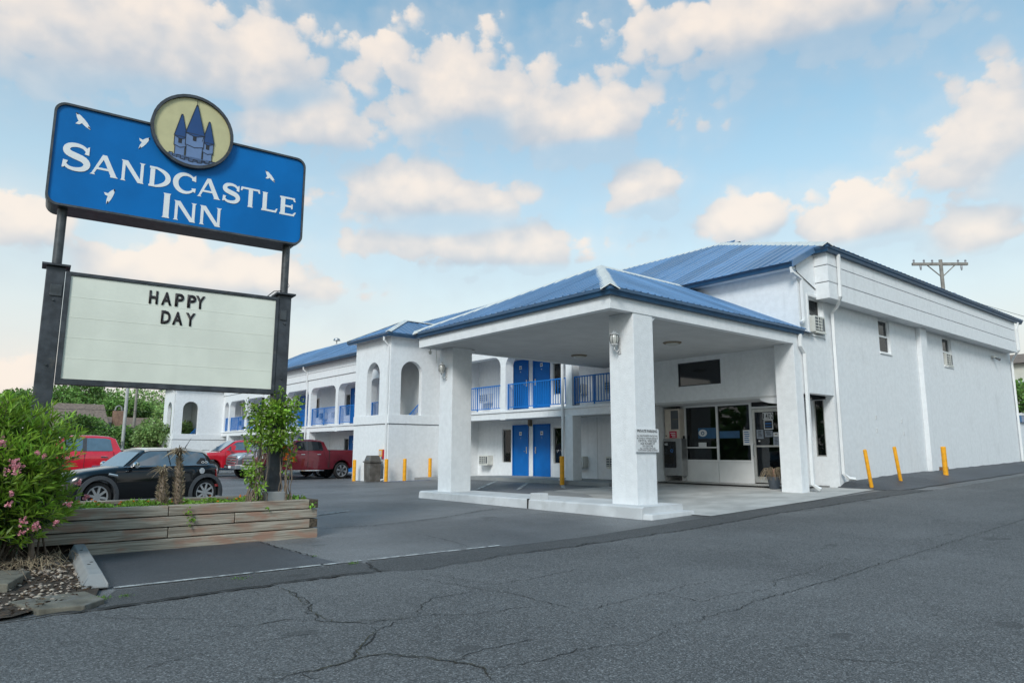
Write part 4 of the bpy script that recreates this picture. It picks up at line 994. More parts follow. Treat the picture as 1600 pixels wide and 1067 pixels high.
downspout([(17.85, 9.33, 4.52), (17.85, 9.33, 4.2), (18.03, 9.32, 4.0), (18.03, 9.32, .5), (18.08, 9.15, .38)], can, .06)
for (x, y) in ((15.0, 14.95), (15.1, 11.5)):
    l = MB().lathe([(.0, 0), (.22, .0), (.25, .025), (.25, .04), (0, .04)], (x, y, CZ - .02), 18).build('ceiling_light', 'brown_lamp', can, smooth=40)
    MB().lathe([(.0, -.05), (.10, -.045), (.17, -.015), (.18, 0.0), (0, .0)], (x, y, CZ - .021), 18).build('lens', 'bulb_glass', l, smooth=50)
def wall_lantern(x, y, z):
    o = MB().box((x - .02, y - .045, z - .30), (x - .001, y + .045, z + .06)).build('wall_lantern', 'lantern_metal', can, bevel=.008)
    xc = x - .17
    MB().tube([(x - .02, y, z - .2), (x - .10, y, z - .27), (xc, y, z - .22), (xc, y, z - .13)], .013, 6).build('bracket', 'lantern_metal', o)
    MB().lathe([(.0, -.16), (.02, -.15), (.02, -.135), (.06, -.13), (.075, -.11), (.075, -.095), (0, -.095)], (xc, y, z), 14).build('base_ring', 'lantern_metal', o, smooth=40)
    MB().lathe([(.06, -.09), (.085, -.04), (.092, .02), (.085, .075), (.07, .10)], (xc, y, z), 16).build('globe', 'bulb_glass', o, smooth=60)
    MB().lathe([(.0, .215), (.012, .20), (.02, .185), (.03, .175), (.045, .16), (.05, .135), (.095, .115), (.095, .10), (0, .10)], (xc, y, z), 16).build('cap', 'lantern_metal', o, smooth=40)
    rb = MB()
    for k in range(6):
        t = k * math.pi / 3 + .3; rb.tube([(xc + r * math.cos(t), y + r * math.sin(t), z + h) for r, h in ((.064, -.095), (.092, -.04), (.099, .02), (.092, .075), (.076, .102))], .006, 5)
    rb.build('cage', 'sign_steel', o)
wall_lantern(11.06, 9.80, 3.70); wall_lantern(11.06, 16.35, 3.66)
cm = MB().lathe([(0, -.06), (.03, -.055), (.045, -.02), (.045, .03), (0, .03)], (10.65, 16.6, 4.14), 10).build('security_camera', 'ac_metal', can)
MB().tube([(10.65, 16.6, 4.17), (10.65, 16.56, 4.245)], .012, 6).build('mount', 'ac_metal', cm)
MB().tube([(10.85, 16.58, 4.245), (10.85, 16.58, 4.1), (10.87, 16.59, 3.9), (10.86, 16.6, 3.84)], .008, 5).build('cable', 'ac_metal', can)

# towing notice fixed to the front column, slightly wider than the face it is on
ps = thing('parking_notice', 'white private parking towing notice on the road side of the front canopy column', 'sign', (11.38, 9.40, 1.58))
MB().box((-.37, -.022, -.24), (.37, -.004, .24)).build('board', 'paper', ps, bevel=.006, local=True)
rows = [('PRIVATE PARKING', .075, .015, .165), ('ALL UNAUTHORIZED VEHICLES WILL', .047, .004, .078), ('BE TOWED AT OWNERS EXPENSE BY', .047, .004, .026), ('CRYSTAL WRECKER', .062, .008, -.03), ('1620 ROGERS ST', .062, .008, -.085), ('910-200-5748', .056, .006, -.135), ('ALL TOWED VEHICLES', .046, .004, -.178), ('TOW AWAY ZONE ALWAYS', .046, .004, -.218)]
for body, s, b, z in rows:
    me = text_mesh(body, s * 1.05, 'ink', 1.0, b * .12, 'CENTER'); wd_ = max(v.co.x for v in me.vertices) - min(v.co.x for v in me.vertices)
    if wd_ > .66:
        for v in me.vertices: v.co.x *= .66 / wd_
    o = link('lettering', me, ps, local=True); o.location = (0, -.0245, z); o.rotation_euler = (math.pi / 2, 0, 0)

# ------------------------------------------------------------------ the roadside sign
SA = R(-5.1)
sg = thing('motel_sign', 'tall roadside motel sign, blue name cabinet with castle roundel above a letter board', 'sign', (.83, 11.2, 0), rotz=SA)
def lb(mb, name, mat, parent=sg, **k): return mb.build(name, mat, parent, local=True, **k)
def rounded(x0, z0, x1, z1, r, y, n=6):
    pts = []
    for cx, cz, a0 in ((x1 - r, z0 + r, -90), (x1 - r, z1 - r, 0), (x0 + r, z1 - r, 90), (x0 + r, z0 + r, 180)):
        for i in range(n + 1):
            t = R(a0 + 90 * i / n); pts.append((cx + r * math.cos(t), y, cz + r * math.sin(t)))
    return pts
# upper cabinet: dark metal box, blue face inside a trim ring
cab = lb(MB().prism(rounded(0.0, 4.74, 3.56, 6.235, .14, .02), (0, .50, 0)), 'name_cabinet', 'sign_trim')
def ring(outer, inner, y0, y1):
    mb = MB(); n = len(outer)
    vs = [(p[0], y0, p[2]) for p in outer] + [(p[0], y0, p[2]) for p in inner] + [(p[0], y1, p[2]) for p in outer] + [(p[0], y1, p[2]) for p in inner]
    fs = []
    for i in range(n):
        j = (i + 1) % n
        fs += [(i, j, n + j, n + i), (2 * n + i, 2 * n + j, j, i), (n + i, n + j, 3 * n + j, 3 * n + i), (2 * n + i, 3 * n + i, 3 * n + j, 2 * n + j)]
    mb.add(vs, fs); return mb
lb(ring(rounded(-.012, 4.728, 3.572, 6.247, .15, 0), rounded(.018, 4.758, 3.542, 6.217, .13, 0), -.035, .10), 'trim_ring', 'sign_trim', cab)
lb(MB().prism(rounded(.019, 4.759, 3.541, 6.216, .13, -.008), (0, .02, 0)), 'blue_face', 'sign_blue', cab)
EC, ER = (1.785, 6.25), .585
circ = lambda r, y, n=40: [(EC[0] + r * math.cos(2 * math.pi * i / n), y, EC[1] + r * math.sin(2 * math.pi * i / n)) for i in range(n)]
rd = lb(MB().prism(circ(ER - .02, -.042), (0, .48, 0)), 'roundel', 'sign_trim', smooth=30)
lb(ring(circ(ER + .008, 0), circ(ER - .035, 0), -.09, .1), 'roundel_rim', 'sign_steel', rd)
lb(MB().prism(circ(ER - .036, -.054), (0, .01, 0)), 'roundel_face', 'sign_cream', rd)
def flat(pts, y, mat, name, parent=rd, th=.002):
    return lb(MB().prism([(p[0], y, p[1]) for p in pts], (0, th, 0)), name, mat, parent)
def outline(pts, w, y, name, parent=rd, closed=True, mat='ink'):
    mb = MB(); n = len(pts)
    for i in range(n if closed else n - 1):
        a, b = Vector(pts[i]), Vector(pts[(i + 1) % n]); d = (b - a).normalized(); s = Vector((-d.y, d.x)) * w / 2; a2, b2 = a - d * w / 2, b + d * w / 2
        mb.add([(p.x, y - .0002 * i, p.y) for p in (a2 + s, b2 + s, b2 - s, a2 - s)], [(0, 1, 2, 3)])
    return lb(mb, name, mat, parent, recalc=False)
def on_disc(x, z, r=ER - .045):
    d = math.hypot(x - EC[0], z - EC[1]); return (x, z) if d < r else (EC[0] + (x - EC[0]) * r / d, EC[1] + (z - EC[1]) * r / d)
# castle emblem: low wall, three round towers with pointed roofs
ww = [(1.42, 5.80), (1.47, 5.80), (1.47, 5.84), (1.52, 5.84), (1.52, 5.79), (1.58, 5.78), (1.58, 5.82), (1.63, 5.82), (1.63, 5.77), (1.69, 5.76), (1.69, 5.80), (1.75, 5.80), (1.75, 5.755), (1.81, 5.75), (1.81, 5.79), (1.87, 5.79), (1.87, 5.755), (1.93, 5.76), (1.93, 5.80), (1.98, 5.80), (1.98, 5.77), (2.04, 5.78), (2.04, 5.82), (2.09, 5.82), (2.14, 5.81)]
for (x0, x1, zb, zm, zt, tip, k) in ((1.53, 1.70, 5.76, 5.98, 6.13, 6.49, 0), (1.93, 2.09, 5.77, 5.96, 6.12, 6.47, 1), (1.685, 1.945, 5.72, 6.02, 6.21, 6.69, 2)):
    y = -.060 - .006 * k; xc = (x0 + x1) / 2
    body = [(x0 + .015, zb), (x1 - .015, zb), (x1 - .015, zm - .03), (x1, zm), (x1, zt), (x0, zt), (x0, zm), (x0 + .015, zm - .03)]
    flat(body, y, 'castle_wall', 'castle_tower'); outline(body, .010, y - .0015, 'tower_outline')
    roofp = [(x0 - .008, zt), (xc, zt - .045), (x1 + .008, zt), (xc + .01, tip), (xc - .01, tip)]
    flat(roofp, y - .002, 'castle_blue', 'castle_spire'); outline(roofp, .008, y - .0055, 'spire_outline')
    outline([(x0, zm), (xc, zm - .03), (x1, zm)], .009, y - .0045, 'tower_band', closed=False)
    flat([(xc - .028, zt - .11), (xc + .022, zt - .11), (xc + .022, zt - .035), (xc - .028, zt - .035)], y - .003, 'ink', 'castle_window')
    if k == 2: flat([(xc - .006, tip - .02), (xc + .006, tip - .02), (xc + .003, tip + .12), (xc - .003, tip + .12)], y - .003, 'ink', 'castle_mast')
seg = [on_disc(1.785 + .56 * math.cos(t), 6.25 + .56 * math.sin(t), .545) for t in [R(a) for a in range(231, 310, 6)]]
flat(ww[::-1] + seg, -.080, 'castle_wall', 'castle_wall'); outline(ww, .009, -.0825, 'wall_outline', closed=False)
# seagulls
def gull(x, z, s, a, nm='gull'):
    c, sn = math.cos(R(a)), math.sin(R(a))
    f = lambda P: [(x + s * (p[0] * c - p[1] * sn), z + s * (p[0] * sn + p[1] * c)) for p in P]
    g = flat(f([(-.5, .66), (-.42, .30), (-.30, .02), (-.06, -.14), (.30, -.44), (.66, -.62), (.60, -.40), (.40, -.08), (.16, .20), (-.14, .48)]), -.012, 'sign_white', nm, cab)
    flat(f([(-.46, -.34), (-.18, -.34), (.08, -.12), (.18, .10), (.0, .18), (-.26, -.04)]), -.013, 'sign_white', 'gull_body', cab)
    flat(f([(-.52, .66), (-.34, .64), (-.30, .50), (-.44, .54)]), -.0145, 'ink', 'gull_wingtip', cab); flat(f([(.44, -.42), (.66, -.60), (.60, -.44), (.50, -.34)]), -.0145, 'ink', 'gull_wingtip', cab)
gull(.33, 6.03, .17, 0); gull(1.13, 5.92, .145, -75); gull(2.99, 5.82, .14, 0); gull(.76, 5.0, .15, -62)
# lettering, flared roman capitals
def rib_path(pts, ws):
    L, Rr = [], []
    n = len(pts)
    for i in range(n):
        a, b = Vector(pts[max(0, i - 1)]), Vector(pts[min(n - 1, i + 1)]); d = (b - a).normalized(); s = Vector((-d.y, d.x)) * ws[i] / 2
        p = Vector(pts[i]); L.append(p + s); Rr.append(p - s)
    return L, Rr
def glyph(ch):
    """list of polygons in a unit cap height; returns (polys, width)"""
    P = []; st, th = .20, .13
    def stem(x, w=st, z0=0, z1=1, f0=.035, f1=.035):
        P.append([(x - f0, z0), (x + w + f0, z0), (x + w, z0 + .07), (x + w, z1 - .07), (x + w + f1, z1), (x - f1, z1), (x, z1 - .07), (x, z0 + .07)])
    def curve(fn, wf, n=22):
        pts = [fn(i / n) for i in range(n + 1)]; L, Q = rib_path(pts, [wf(i / n) for i in range(n + 1)])
        for i in range(n): P.append([tuple(L[i]), tuple(L[i + 1]), tuple(Q[i + 1]), tuple(Q[i])])
    if ch == 'I': stem(.04); return P, .28
    if ch == 'N':
        stem(.04, .125, f0=.05, f1=.05); stem(.79, .125, f0=.04, f1=.06); P.append([(.02, 1), (.25, 1), (.915, 0), (.71, 0)]); return P, .97
    if ch == 'A':
        P.append([(.0, 0), (.20, 0), (.155, .06), (.51, .86), (.46, 1), (.42, 1), (.06, .06)]); P.append([(.42, 1), (.58, 1), (1.0, .06), (1.07, 0), (.76, 0), (.775, .06), (.41, .93)]); P.append([(.24, .27), (.76, .27), (.72, .37), (.28, .37)]); return P, 1.06
    if ch == 'D':
        stem(.04); curve(lambda t: (.30 + .52 * math.sin(math.pi * t) ** .85 if 0 < t < 1 else .30, .95 - .90 * (t - math.sin(2 * math.pi * t) / (2 * math.pi) * .28)), lambda t: .11 + .12 * math.sin(math.pi * t)); P.append([(.0, .90), (.34, .90), (.34, 1), (.0, 1)]); P.append([(.0, 0), (.34, 0), (.34, .1), (.0, .1)]); return P, .97
    if ch == 'C':
        curve(lambda t: (.53 + .44 * math.cos(R(42 + 276 * t)), .5 + .46 * math.sin(R(42 + 276 * t))), lambda t: .10 + .14 * math.sin(math.pi * t) ** 1.5); P.append([(.80, .70), (.98, .66), (.97, .99), (.92, .94), (.80, .84)]); P.append([(.80, .30), (.99, .32), (.97, .10), (.84, .16)]); return P, 1.03
    if ch == 'S':
        K = [(.74, .78), (.62, .90), (.42, .95), (.20, .90), (.11, .76), (.18, .62), (.42, .53), (.66, .44), (.76, .28), (.66, .11), (.44, .05), (.22, .08), (.08, .20)]
        def fn(t):
            u = t * (len(K) - 1); i = min(len(K) - 2, int(u)); f = u - i
            p0, p1, p2, p3 = K[max(0, i - 1)], K[i], K[i + 1], K[min(len(K) - 1, i + 2)]
            return tuple(.5 * (2 * p1[k] + (p2[k] - p0[k]) * f + (2 * p0[k] - 5 * p1[k] + 4 * p2[k] - p3[k]) * f * f + (3 * p1[k] - p0[k] - 3 * p2[k] + p3[k]) * f ** 3) for k in (0, 1))
        curve(fn, lambda t: .11 + .13 * math.sin(math.pi * t) ** 2, 36); P.append([(.66, .66), (.80, .64), (.80, .96), (.74, .93)]); P.append([(.02, .05), (.08, .06), (.19, .32), (.04, .34)]); return P, .84
    if ch == 'T': stem(.37, z1=.92, f1=0); P.append([(.0, .90), (.9, .90), (.9, 1), (.0, 1)]); P.append([(-.02, .80), (.05, .80), (.09, .9), (.0, .995)]); P.append([(.85, .80), (.92, .80), (.9, .995), (.81, .9)]); return P, .9
    if ch == 'L': stem(.04, z0=.0, f0=0); P.append([(.0, 0), (.72, 0), (.72, .10), (.0, .10)]); P.append([(.70, 0), (.78, .22), (.71, .22), (.62, .08)]); return P, .78
    if ch == 'E':
        stem(.04, f0=0, f1=0)
        for z0 in (0, .45, .90): P.append([(.0 if z0 != .45 else .1, z0), (.68 if z0 != .45 else .56, z0), (.68 if z0 != .45 else .56, z0 + .10), (.0 if z0 != .45 else .1, z0 + .10)])
        P.append([(.66, 0), (.76, .22), (.69, .22), (.58, .08)]); P.append([(.66, 1), (.72, .79), (.65, .79), (.58, .92)]); P.append([(.53, .37), (.59, .37), (.59, .63), (.53, .63)]); return P, .78
def word(items):
    for ch, x0, x1, z0, h in items:
        P, w = glyph(ch); sx = (x1 - x0) / w; mb = MB()
        for i, p in enumerate(P): mb.prism([(x0 + q[0] * sx, -.0125 - .00012 * i, z0 + q[1] * h) for q in p], (0, .0040, 0))
        lb(mb, 'letter', 'sign_white', cab)
word([('S', .135, .475, 5.275, .40), ('A', .485, .84, 5.275, .315), ('N', .87, 1.18, 5.27, .315), ('D', 1.24, 1.545, 5.262, .315), ('C', 1.575, 1.905, 5.255, .315), ('A', 1.915, 2.255, 5.25, .315), ('S', 2.28, 2.545, 5.24, .32), ('T', 2.56, 2.85, 5.23, .32), ('L', 2.89, 3.15, 5.222, .315), ('E', 3.18, 3.46, 5.215, .315),
      ('I', 1.45, 1.56, 4.815, .385), ('N', 1.61, 1.925, 4.812, .305), ('N', 1.975, 2.29, 4.81, .305)])
# posts
for nm, x0, x1, z1 in (('l', .10, .325, 3.875), ('r', 3.275, 3.475, 3.875)):
    p = lb(MB().box((x0, .05, .35), (x1, .28, z1)), 'post', 'sign_steel', bevel=.012)
    lb(MB().box((x0 - .055, -.005, z1 + .001), (x1 + .055, .335, z1 + .028)), 'post_flange', 'sign_steel', p)
    xm = (x0 + x1) / 2
    lb(MB().tube([(xm, .165, z1 + .029), (xm, .165, 4.76)], .062, 14), 'upper_post', 'sign_trim', p, smooth=40)
    lb(MB().box((x1 - .16 if nm == 'l' else x0 + .03, .035, z1 - .42), (x1 - .02 if nm == 'l' else x0 + .13, .049, z1 - .26)), 'bracket_plate', 'sign_trim', p, bevel=.006)
    for k in range(3): lb(MB().lathe([(0, 0), (.014, 0), (.014, .02), (0, .02)], (xm, .03, 1.6 + .9 * k), 8, 'y'), 'bolt', 'sign_trim', p)
# letter board
rb = lb(MB().box((.335, .07, 2.25), (3.268, .30, 3.815)), 'letter_board', 'sign_steel')
fr = MB(); fr.box((.33, .035, 2.245), (3.272, .069, 2.315)); fr.box((.33, .035, 3.775), (3.272, .069, 3.82)); fr.box((.33, .035, 2.316), (.395, .069, 3.774)); fr.box((3.225, .035, 2.316), (3.272, .069, 3.774))
lb(fr, 'board_frame', 'sign_steel', rb)
zr = [2.317, 2.61, 2.90, 3.185, 3.475, 3.773]
for i in range(5):
    lb(MB().box((.396, .055, zr[i] + .0030), (3.224, .066, zr[i + 1] - .0062)), 'board_panel', 'reader_face', rb)
    if i: lb(MB().box((.396, .053, zr[i] - .006), (3.224, .067, zr[i] + .0028)), 'letter_track', 'reader_face', rb)
def blockletter(ch, x0, z0, w, h):
    me = text_mesh(ch, 1.0, 'letter_black', 1.0, .035)
    xs = [v.co.x for v in me.vertices]; ys = [v.co.y for v in me.vertices]; ax_, bx_, ay, by = min(xs), max(xs), min(ys), max(ys)
    for v in me.vertices: v.co = Vector((x0 + (v.co.x - ax_) / (bx_ - ax_) * w, .0505, z0 + (v.co.y - ay) / (by - ay) * h))
    bm = bmesh.new(); bm.from_mesh(me); r = bmesh.ops.extrude_face_region(bm, geom=list(bm.faces)); bmesh.ops.translate(bm, vec=(0, -.006, 0), verts=[v for v in r['geom'] if isinstance(v, bmesh.types.BMVert)]); bmesh.ops.recalc_face_normals(bm, faces=bm.faces); bm.to_mesh(me); bm.free()
    link('board_letter', me, rb, local=True)
for ch, x, w in (('H', 1.385, .12), ('A', 1.55, .14), ('P', 1.735, .125), ('P', 1.905, .125), ('Y', 2.02, .135)): blockletter(ch, x, 3.492, w, .20)
for ch, x, w in (('D', 1.565, .13), ('A', 1.72, .14), ('Y', 1.90, .135)): blockletter(ch, x, 3.212, w, .20)
wires = MB(); wires.tube([(3.1, .15, 3.83), (3.2, .12, 3.93), (3.38, .14, 3.97), (3.42, .16, 4.2)], .008, 5); wires.tube([(3.35, .1, 3.9), (3.44, .1, 4.05), (3.40, .13, 4.15)], .004, 4)
lb(wires, 'cable', 'wire')
lb(MB().tube([(3.18, .3, .55), (3.18, .3, 2.2)], .025, 6), 'conduit', 'sign_trim')

# ------------------------------------------------------------------ leaves
def leaf_mesh(name, base, dirs, lens, wids, mat, droop=0.0, fold=.25, seed=1):
    """many small leaves, each a folded, slightly drooping blade of 4 triangles"""
    r = np.random.default_rng(seed); n = len(base)
    base = np.asarray(base, float); d = np.asarray(dirs, float); d /= np.linalg.norm(d, axis=1)[:, None] + 1e-9
    rnd = r.normal(size=(n, 3)); s = np.cross(d, rnd); s /= np.linalg.norm(s, axis=1)[:, None] + 1e-9
    nn = np.cross(s, d); flip = np.where(nn[:, 2] < 0, -1.0, 1.0); nn *= flip[:, None]
    L = np.asarray(lens)[:, None]; W = np.asarray(wids)[:, None] / 2
    mid = base + d * L * .5 - np.array([0, 0, 1.0]) * L * droop * .25; tip = base + d * L - np.array([0, 0, 1.0]) * L * droop
    a = mid + s * W + nn * W * fold; b = mid - s * W + nn * W * fold
    V = np.stack([base, a, tip, b, mid], 1).reshape(-1, 3)
    k = np.arange(n)[:, None] * 5
    F = np.concatenate([k + np.array([0, 4, 1]), k + np.array([1, 4, 2]), k + np.array([0, 3, 4]), k + np.array([3, 2, 4])], 1).reshape(-1, 3)
    me = bpy.data.meshes.new(name); me.vertices.add(len(V)); me.vertices.foreach_set('co', V.ravel())
    me.loops.add(F.size); me.loops.foreach_set('vertex_index', F.ravel().astype(np.int32))
    me.polygons.add(len(F)); me.polygons.foreach_set('loop_start', np.arange(0, F.size, 3, dtype=np.int32)); me.polygons.foreach_set('loop_total', np.full(len(F), 3, np.int32))
    me.update(); me.validate(); me.materials.append(MATS[mat]); return me

# ------------------------------------------------------------------ timber planter
plant_r = random.Random(17)
def plank_mat(i):
    nm = f'plank_{i}'
    m = bpy.data.materials.new(nm); m.use_nodes = True; t = m.node_tree; b = t.nodes['Principled BSDF']
    tc = N(t, 'ShaderNodeTexCoord'); mp = N(t, 'ShaderNodeMapping'); mp.inputs['Scale'].default_value = (0.9, 12, 30); mp.inputs['Location'].default_value = (i * 3.7, i, i * 1.9)
    t.links.new(tc.outputs['Object'], mp.inputs[0])
    n1 = N(t, 'ShaderNodeTexNoise'); n1.inputs['Scale'].default_value = 2.2; n1.inputs['Detail'].default_value = 8; n1.inputs['Distortion'].default_value = .6; t.links.new(mp.outputs[0], n1.inputs['Vector'])
    n2 = N(t, 'ShaderNodeTexNoise'); n2.inputs['Scale'].default_value = .7; n2.inputs['Detail'].default_value = 6; t.links.new(mp.outputs[0], n2.inputs['Vector'])
    c = MIX(t, RAMP(t, n1.outputs[0], .32, .68), (.225, .19, .15), (.47, .42, .345))
    mp2 = N(t, 'ShaderNodeMapping'); mp2.inputs['Scale'].default_value = (1.6, 3, 4.5); mp2.inputs['Location'].default_value = (i * 2.3, 0, 0); t.links.new(tc.outputs['Object'], mp2.inputs[0]); t.links.new(mp2.outputs[0], n2.inputs['Vector']); n2.inputs['Scale'].default_value = 1.5
    c = MIX(t, M(t, 'MULTIPLY', RAMP(t, n2.outputs[0], .48, .66), (.55 if i % 3 else .75)), c, (.36, .19, .13))
    t.links.new(c, b.inputs['Base Color']); b.inputs['Roughness'].default_value = .85
    bp = N(t, 'ShaderNodeBump'); bp.inputs['Strength'].default_value = .5; bp.inputs['Distance'].default_value = .01; t.links.new(n1.outputs[0], bp.inputs['Height']); t.links.new(bp.outputs[0], b.inputs['Normal'])
    MATS[nm] = m; return nm
for i in range(5): plank_mat(i)
pm('end_grain', (0.085, 0.065, 0.045), .9, var=.5, scale=25, bump=.8, bscale=60)
pt = thing('timber_planter', 'long low raised bed of weathered grey timbers round the sign posts', 'planter', (2.8, 11.2, 0))
PX0, PX1, PY0, PY1 = .95, 4.83, 10.72, 12.35
courses = [(-.06, .138, [(1.56, 4.82)]), (.152, .287, [(.95, 2.62), (2.632, 4.70)]), (.302, .436, [(.95, 3.52), (3.532, 4.81)]), (.450, .588, [(.95, 2.61), (2.622, 4.68)])]
pi = 0
for k, (z0, z1, spans) in enumerate(courses):
    off = [-.03, .0, -.008, .006][k]
    for (a, b) in spans:
        w = plant_r.uniform(-.006, .006)
        MB().hexa([(a, PY0 + off, z0), (b, PY0 + off + w, z0), (b, PY0 + .15, z0), (a, PY0 + .15, z0), (a, PY0 + off, z1), (b, PY0 + off + w, z1 + w * .5), (b, PY0 + .15, z1), (a, PY0 + .15, z1)]).build('plank', f'plank_{pi % 5}', pt, bevel=.009); pi += 1
    zz = (z0 + .004, z1 - .004)
    a, b = (PY0 + (.16 if k in (0, 2) else .0), PY1)
    MB().box((4.69 if k in (1, 3) else 4.70, a if k in (0, 2) else PY0 + .002, zz[0]), (4.825, b, zz[1])).build('plank', 'end_grain' if k in (1, 3) else f'plank_{pi % 5}', pt, bevel=.009); pi += 1
    MB().box((.9, PY1 + .005, zz[0]), (4.82, PY1 + .14, zz[1])).build('plank', f'plank_{pi % 5}', pt, bevel=.009); pi += 1
MB().box((.95, PY0 + .155, -.05), (4.68, PY1, .535)).build('soil', 'soil', pt)
MB().box((4.02, 10.78, .56), (4.30, 10.98, .72)).build('concrete_block', 'concrete_pale', pt, bevel=.012)

# ground cover over the bed
n = 5200; r = np.random.default_rng(3)
bx = r.uniform(1.25, 4.66, n); by = 10.80 + r.random(n) ** 1.3 * 1.45
bz = .505 + r.random(n) * (.035 + .06 * (np.sin(bx * 3.1) * .5 + .5) * (by < 11.8)) + .03 * np.sin(bx * 11)
dirs = np.stack([r.normal(0, .7, n), r.normal(-.15, .7, n), r.uniform(.3, 1.2, n)], 1)
gc = link('ground_cover', leaf_mesh('ground_cover', np.stack([bx, by, bz], 1), dirs, r.uniform(.03, .07, n), r.uniform(.022, .045, n), 'leaf_cover', .15))
gc['kind'] = 'stuff'; tag(gc, 'bright green ground cover filling the timber planter', 'ground cover')
nf = 42; fx = r.uniform(1.3, 4.6, nf); fb = np.stack([np.repeat(fx, 6), np.repeat(r.uniform(10.8, 11.5, nf), 6), np.repeat(r.uniform(.60, .68, nf), 6)], 1)
fd = np.stack([r.normal(0, 1, nf * 6), r.normal(0, 1, nf * 6), r.uniform(.2, .6, nf * 6)], 1)
link('orange_blossom', leaf_mesh('orange_blossom', fb, fd, np.full(nf * 6, .022), np.full(nf * 6, .02), 'petal_orange', 0), gc, kind='stuff')
for (x, z, m) in ((2.86, .50, 9), (2.92, .40, 8), (2.90, .33, 6), (3.98, .47, 5), (4.70, .50, 16)):
    b = np.stack([r.normal(x, .02, m), np.full(m, 10.70) - r.random(m) * .02, r.normal(z, .02, m)], 1)
    link('trailing_sprig', leaf_mesh('trailing_sprig', b, np.stack([r.normal(0, 1, m), np.full(m, -.6), r.normal(-.2, .7, m)], 1), np.full(m, .05), np.full(m, .035), 'leaf_cover', .2), gc)

# withered palms in the bed: two shaggy trunks with burnt fronds
def shaggy(name, label, x, y, z, lean, h, wmax, fr, seed):
    t = thing(name, label, 'dead plant', (x, y, z), group='withered palms in the planter')
    rr_ = np.random.default_rng(seed); ax = lambda u: np.array([lean * u * u * h, .02 * u, h * u])
    prof = lambda u: wmax * (np.interp(u, [0, .12, .35, .6, .8, 1.0], [.55, .85, 1.0, .7, .35, .18]))
    pts = [tuple(ax(u)) for u in np.linspace(0, 1, 9)]
    MB().tube(pts, [float(prof(u)) * .75 for u in np.linspace(0, 1, 9)], 9).build('trunk', 'twig', t, local=True, smooth=50)
    m = 520; u = rr_.random(m); th = rr_.random(m) * 2 * math.pi
    base = np.array([ax(a) for a in u]) + np.stack([np.cos(th), np.sin(th), 0 * th], 1) * (np.array([prof(a) for a in u]) * .7)[:, None]
    d = np.stack([np.cos(th), np.sin(th), rr_.uniform(.5, 1.6, m)], 1)
    link('dry_scales', leaf_mesh('dry_scales', base, d, rr_.uniform(.035, .075, m), rr_.uniform(.012, .024, m), 'dry_leaf', .1), t, local=True, kind='stuff')
    m = fr; b = np.tile(ax(1.0), (m, 1)) + rr_.normal(0, .012, (m, 3)); d = np.stack([rr_.normal(-.35, .5, m), rr_.normal(0, .5, m), rr_.uniform(.2, 1.1, m)], 1)
    link('dry_frond', leaf_mesh('dry_frond', b, d, rr_.uniform(.10, .30, m), rr_.uniform(.010, .020, m), 'dry_leaf', .7), t, local=True, kind='stuff')
shaggy('dead_palm', 'shorter left withered palm stump in the timber bed before the black car', 2.585, 11.0, .52, -.02, .54, .085, 70, 5)
shaggy('dead_palm', 'taller right withered palm stump with a drooping tuft before the black car', 2.80, 11.02, .52, -.03, .80, .082, 150, 6)

# vine climbing the right post
vine = thing('climbing_vine', 'leafy green vine swallowing the right post of the motel sign', 'vine', (4.1, 10.9, .55))
r = np.random.default_rng(8); blobs = [(4.03, 10.9, 1.95, 0.246, 0.202, 545), (3.87, 10.85, 1.78, 0.18, 0.184, 372), (4.23, 10.88, 1.98, 0.213, 0.221, 471), (4.36, 10.9, 1.8, 0.139, 0.239, 208), (4.02, 10.82, 1.52, 0.246, 0.166, 471), (4.2, 10.85, 1.5, 0.18, 0.166, 237), (3.78, 10.85, 1.05, 0.148, 0.156, 163), (3.87, 10.8, 0.82, 0.115, 0.12, 84), (4.34, 10.85, 1.3, 0.123, 0.138, 99), (3.71, 10.86, 2.0, 0.131, 0.129, 68), (4.41, 10.9, 2.13, 0.123, 0.11, 64), (4.27, 10.82, 1.1, 0.057, 0.11, 19), (3.71, 10.85, 1.5, 0.082, 0.166, 59), (4.45, 10.88, 1.62, 0.082, 0.184, 44), (4.17, 10.9, 2.26, 0.115, 0.074, 44)]
B, D_, = [], []
for (x, y, z, sx, sz, m) in blobs:
    p = r.normal(size=(m, 3)); p /= np.linalg.norm(p, axis=1)[:, None]; p *= (r.random(m) ** .45)[:, None]
    p *= (1 + .32 * np.sin(9 * p[:, 0] + 7 * p[:, 2]) * np.sin(6 * p[:, 2] + x * 9))[:, None]
    B.append(np.array([x, y, z]) + p * np.array([sx, .24, sz])); D_.append(p + r.normal(0, .5, (m, 3)) + np.array([0, -.15, .1]))
B = np.concatenate(B); D_ = np.concatenate(D_); m = len(B)
link('foliage', leaf_mesh('foliage', B, D_, r.uniform(.04, .085, m), r.uniform(.028, .052, m), 'leaf_vine', .2), vine, kind='stuff')
st = MB(); vr = random.Random(6)
for k in range(26):
    x = vr.uniform(3.72, 4.02) if k < 17 else vr.uniform(4.22, 4.40); y = vr.uniform(10.74, 10.95); p = [(x, y, .54)]
    tx = 3.98 + vr.uniform(-.16, .1) if k < 17 else x + vr.uniform(-.06, .06)
    for i in range(1, 8):
        f = i / 7; p.append((x + (tx - x) * f + vr.gauss(0, .022), y + vr.gauss(0, .015), .54 + f * vr.uniform(.75, 1.15)))
    st.tube(p, [.009 * (1 - .6 * i / 7) * vr.uniform(.7, 1.5) for i in range(8)], 5)
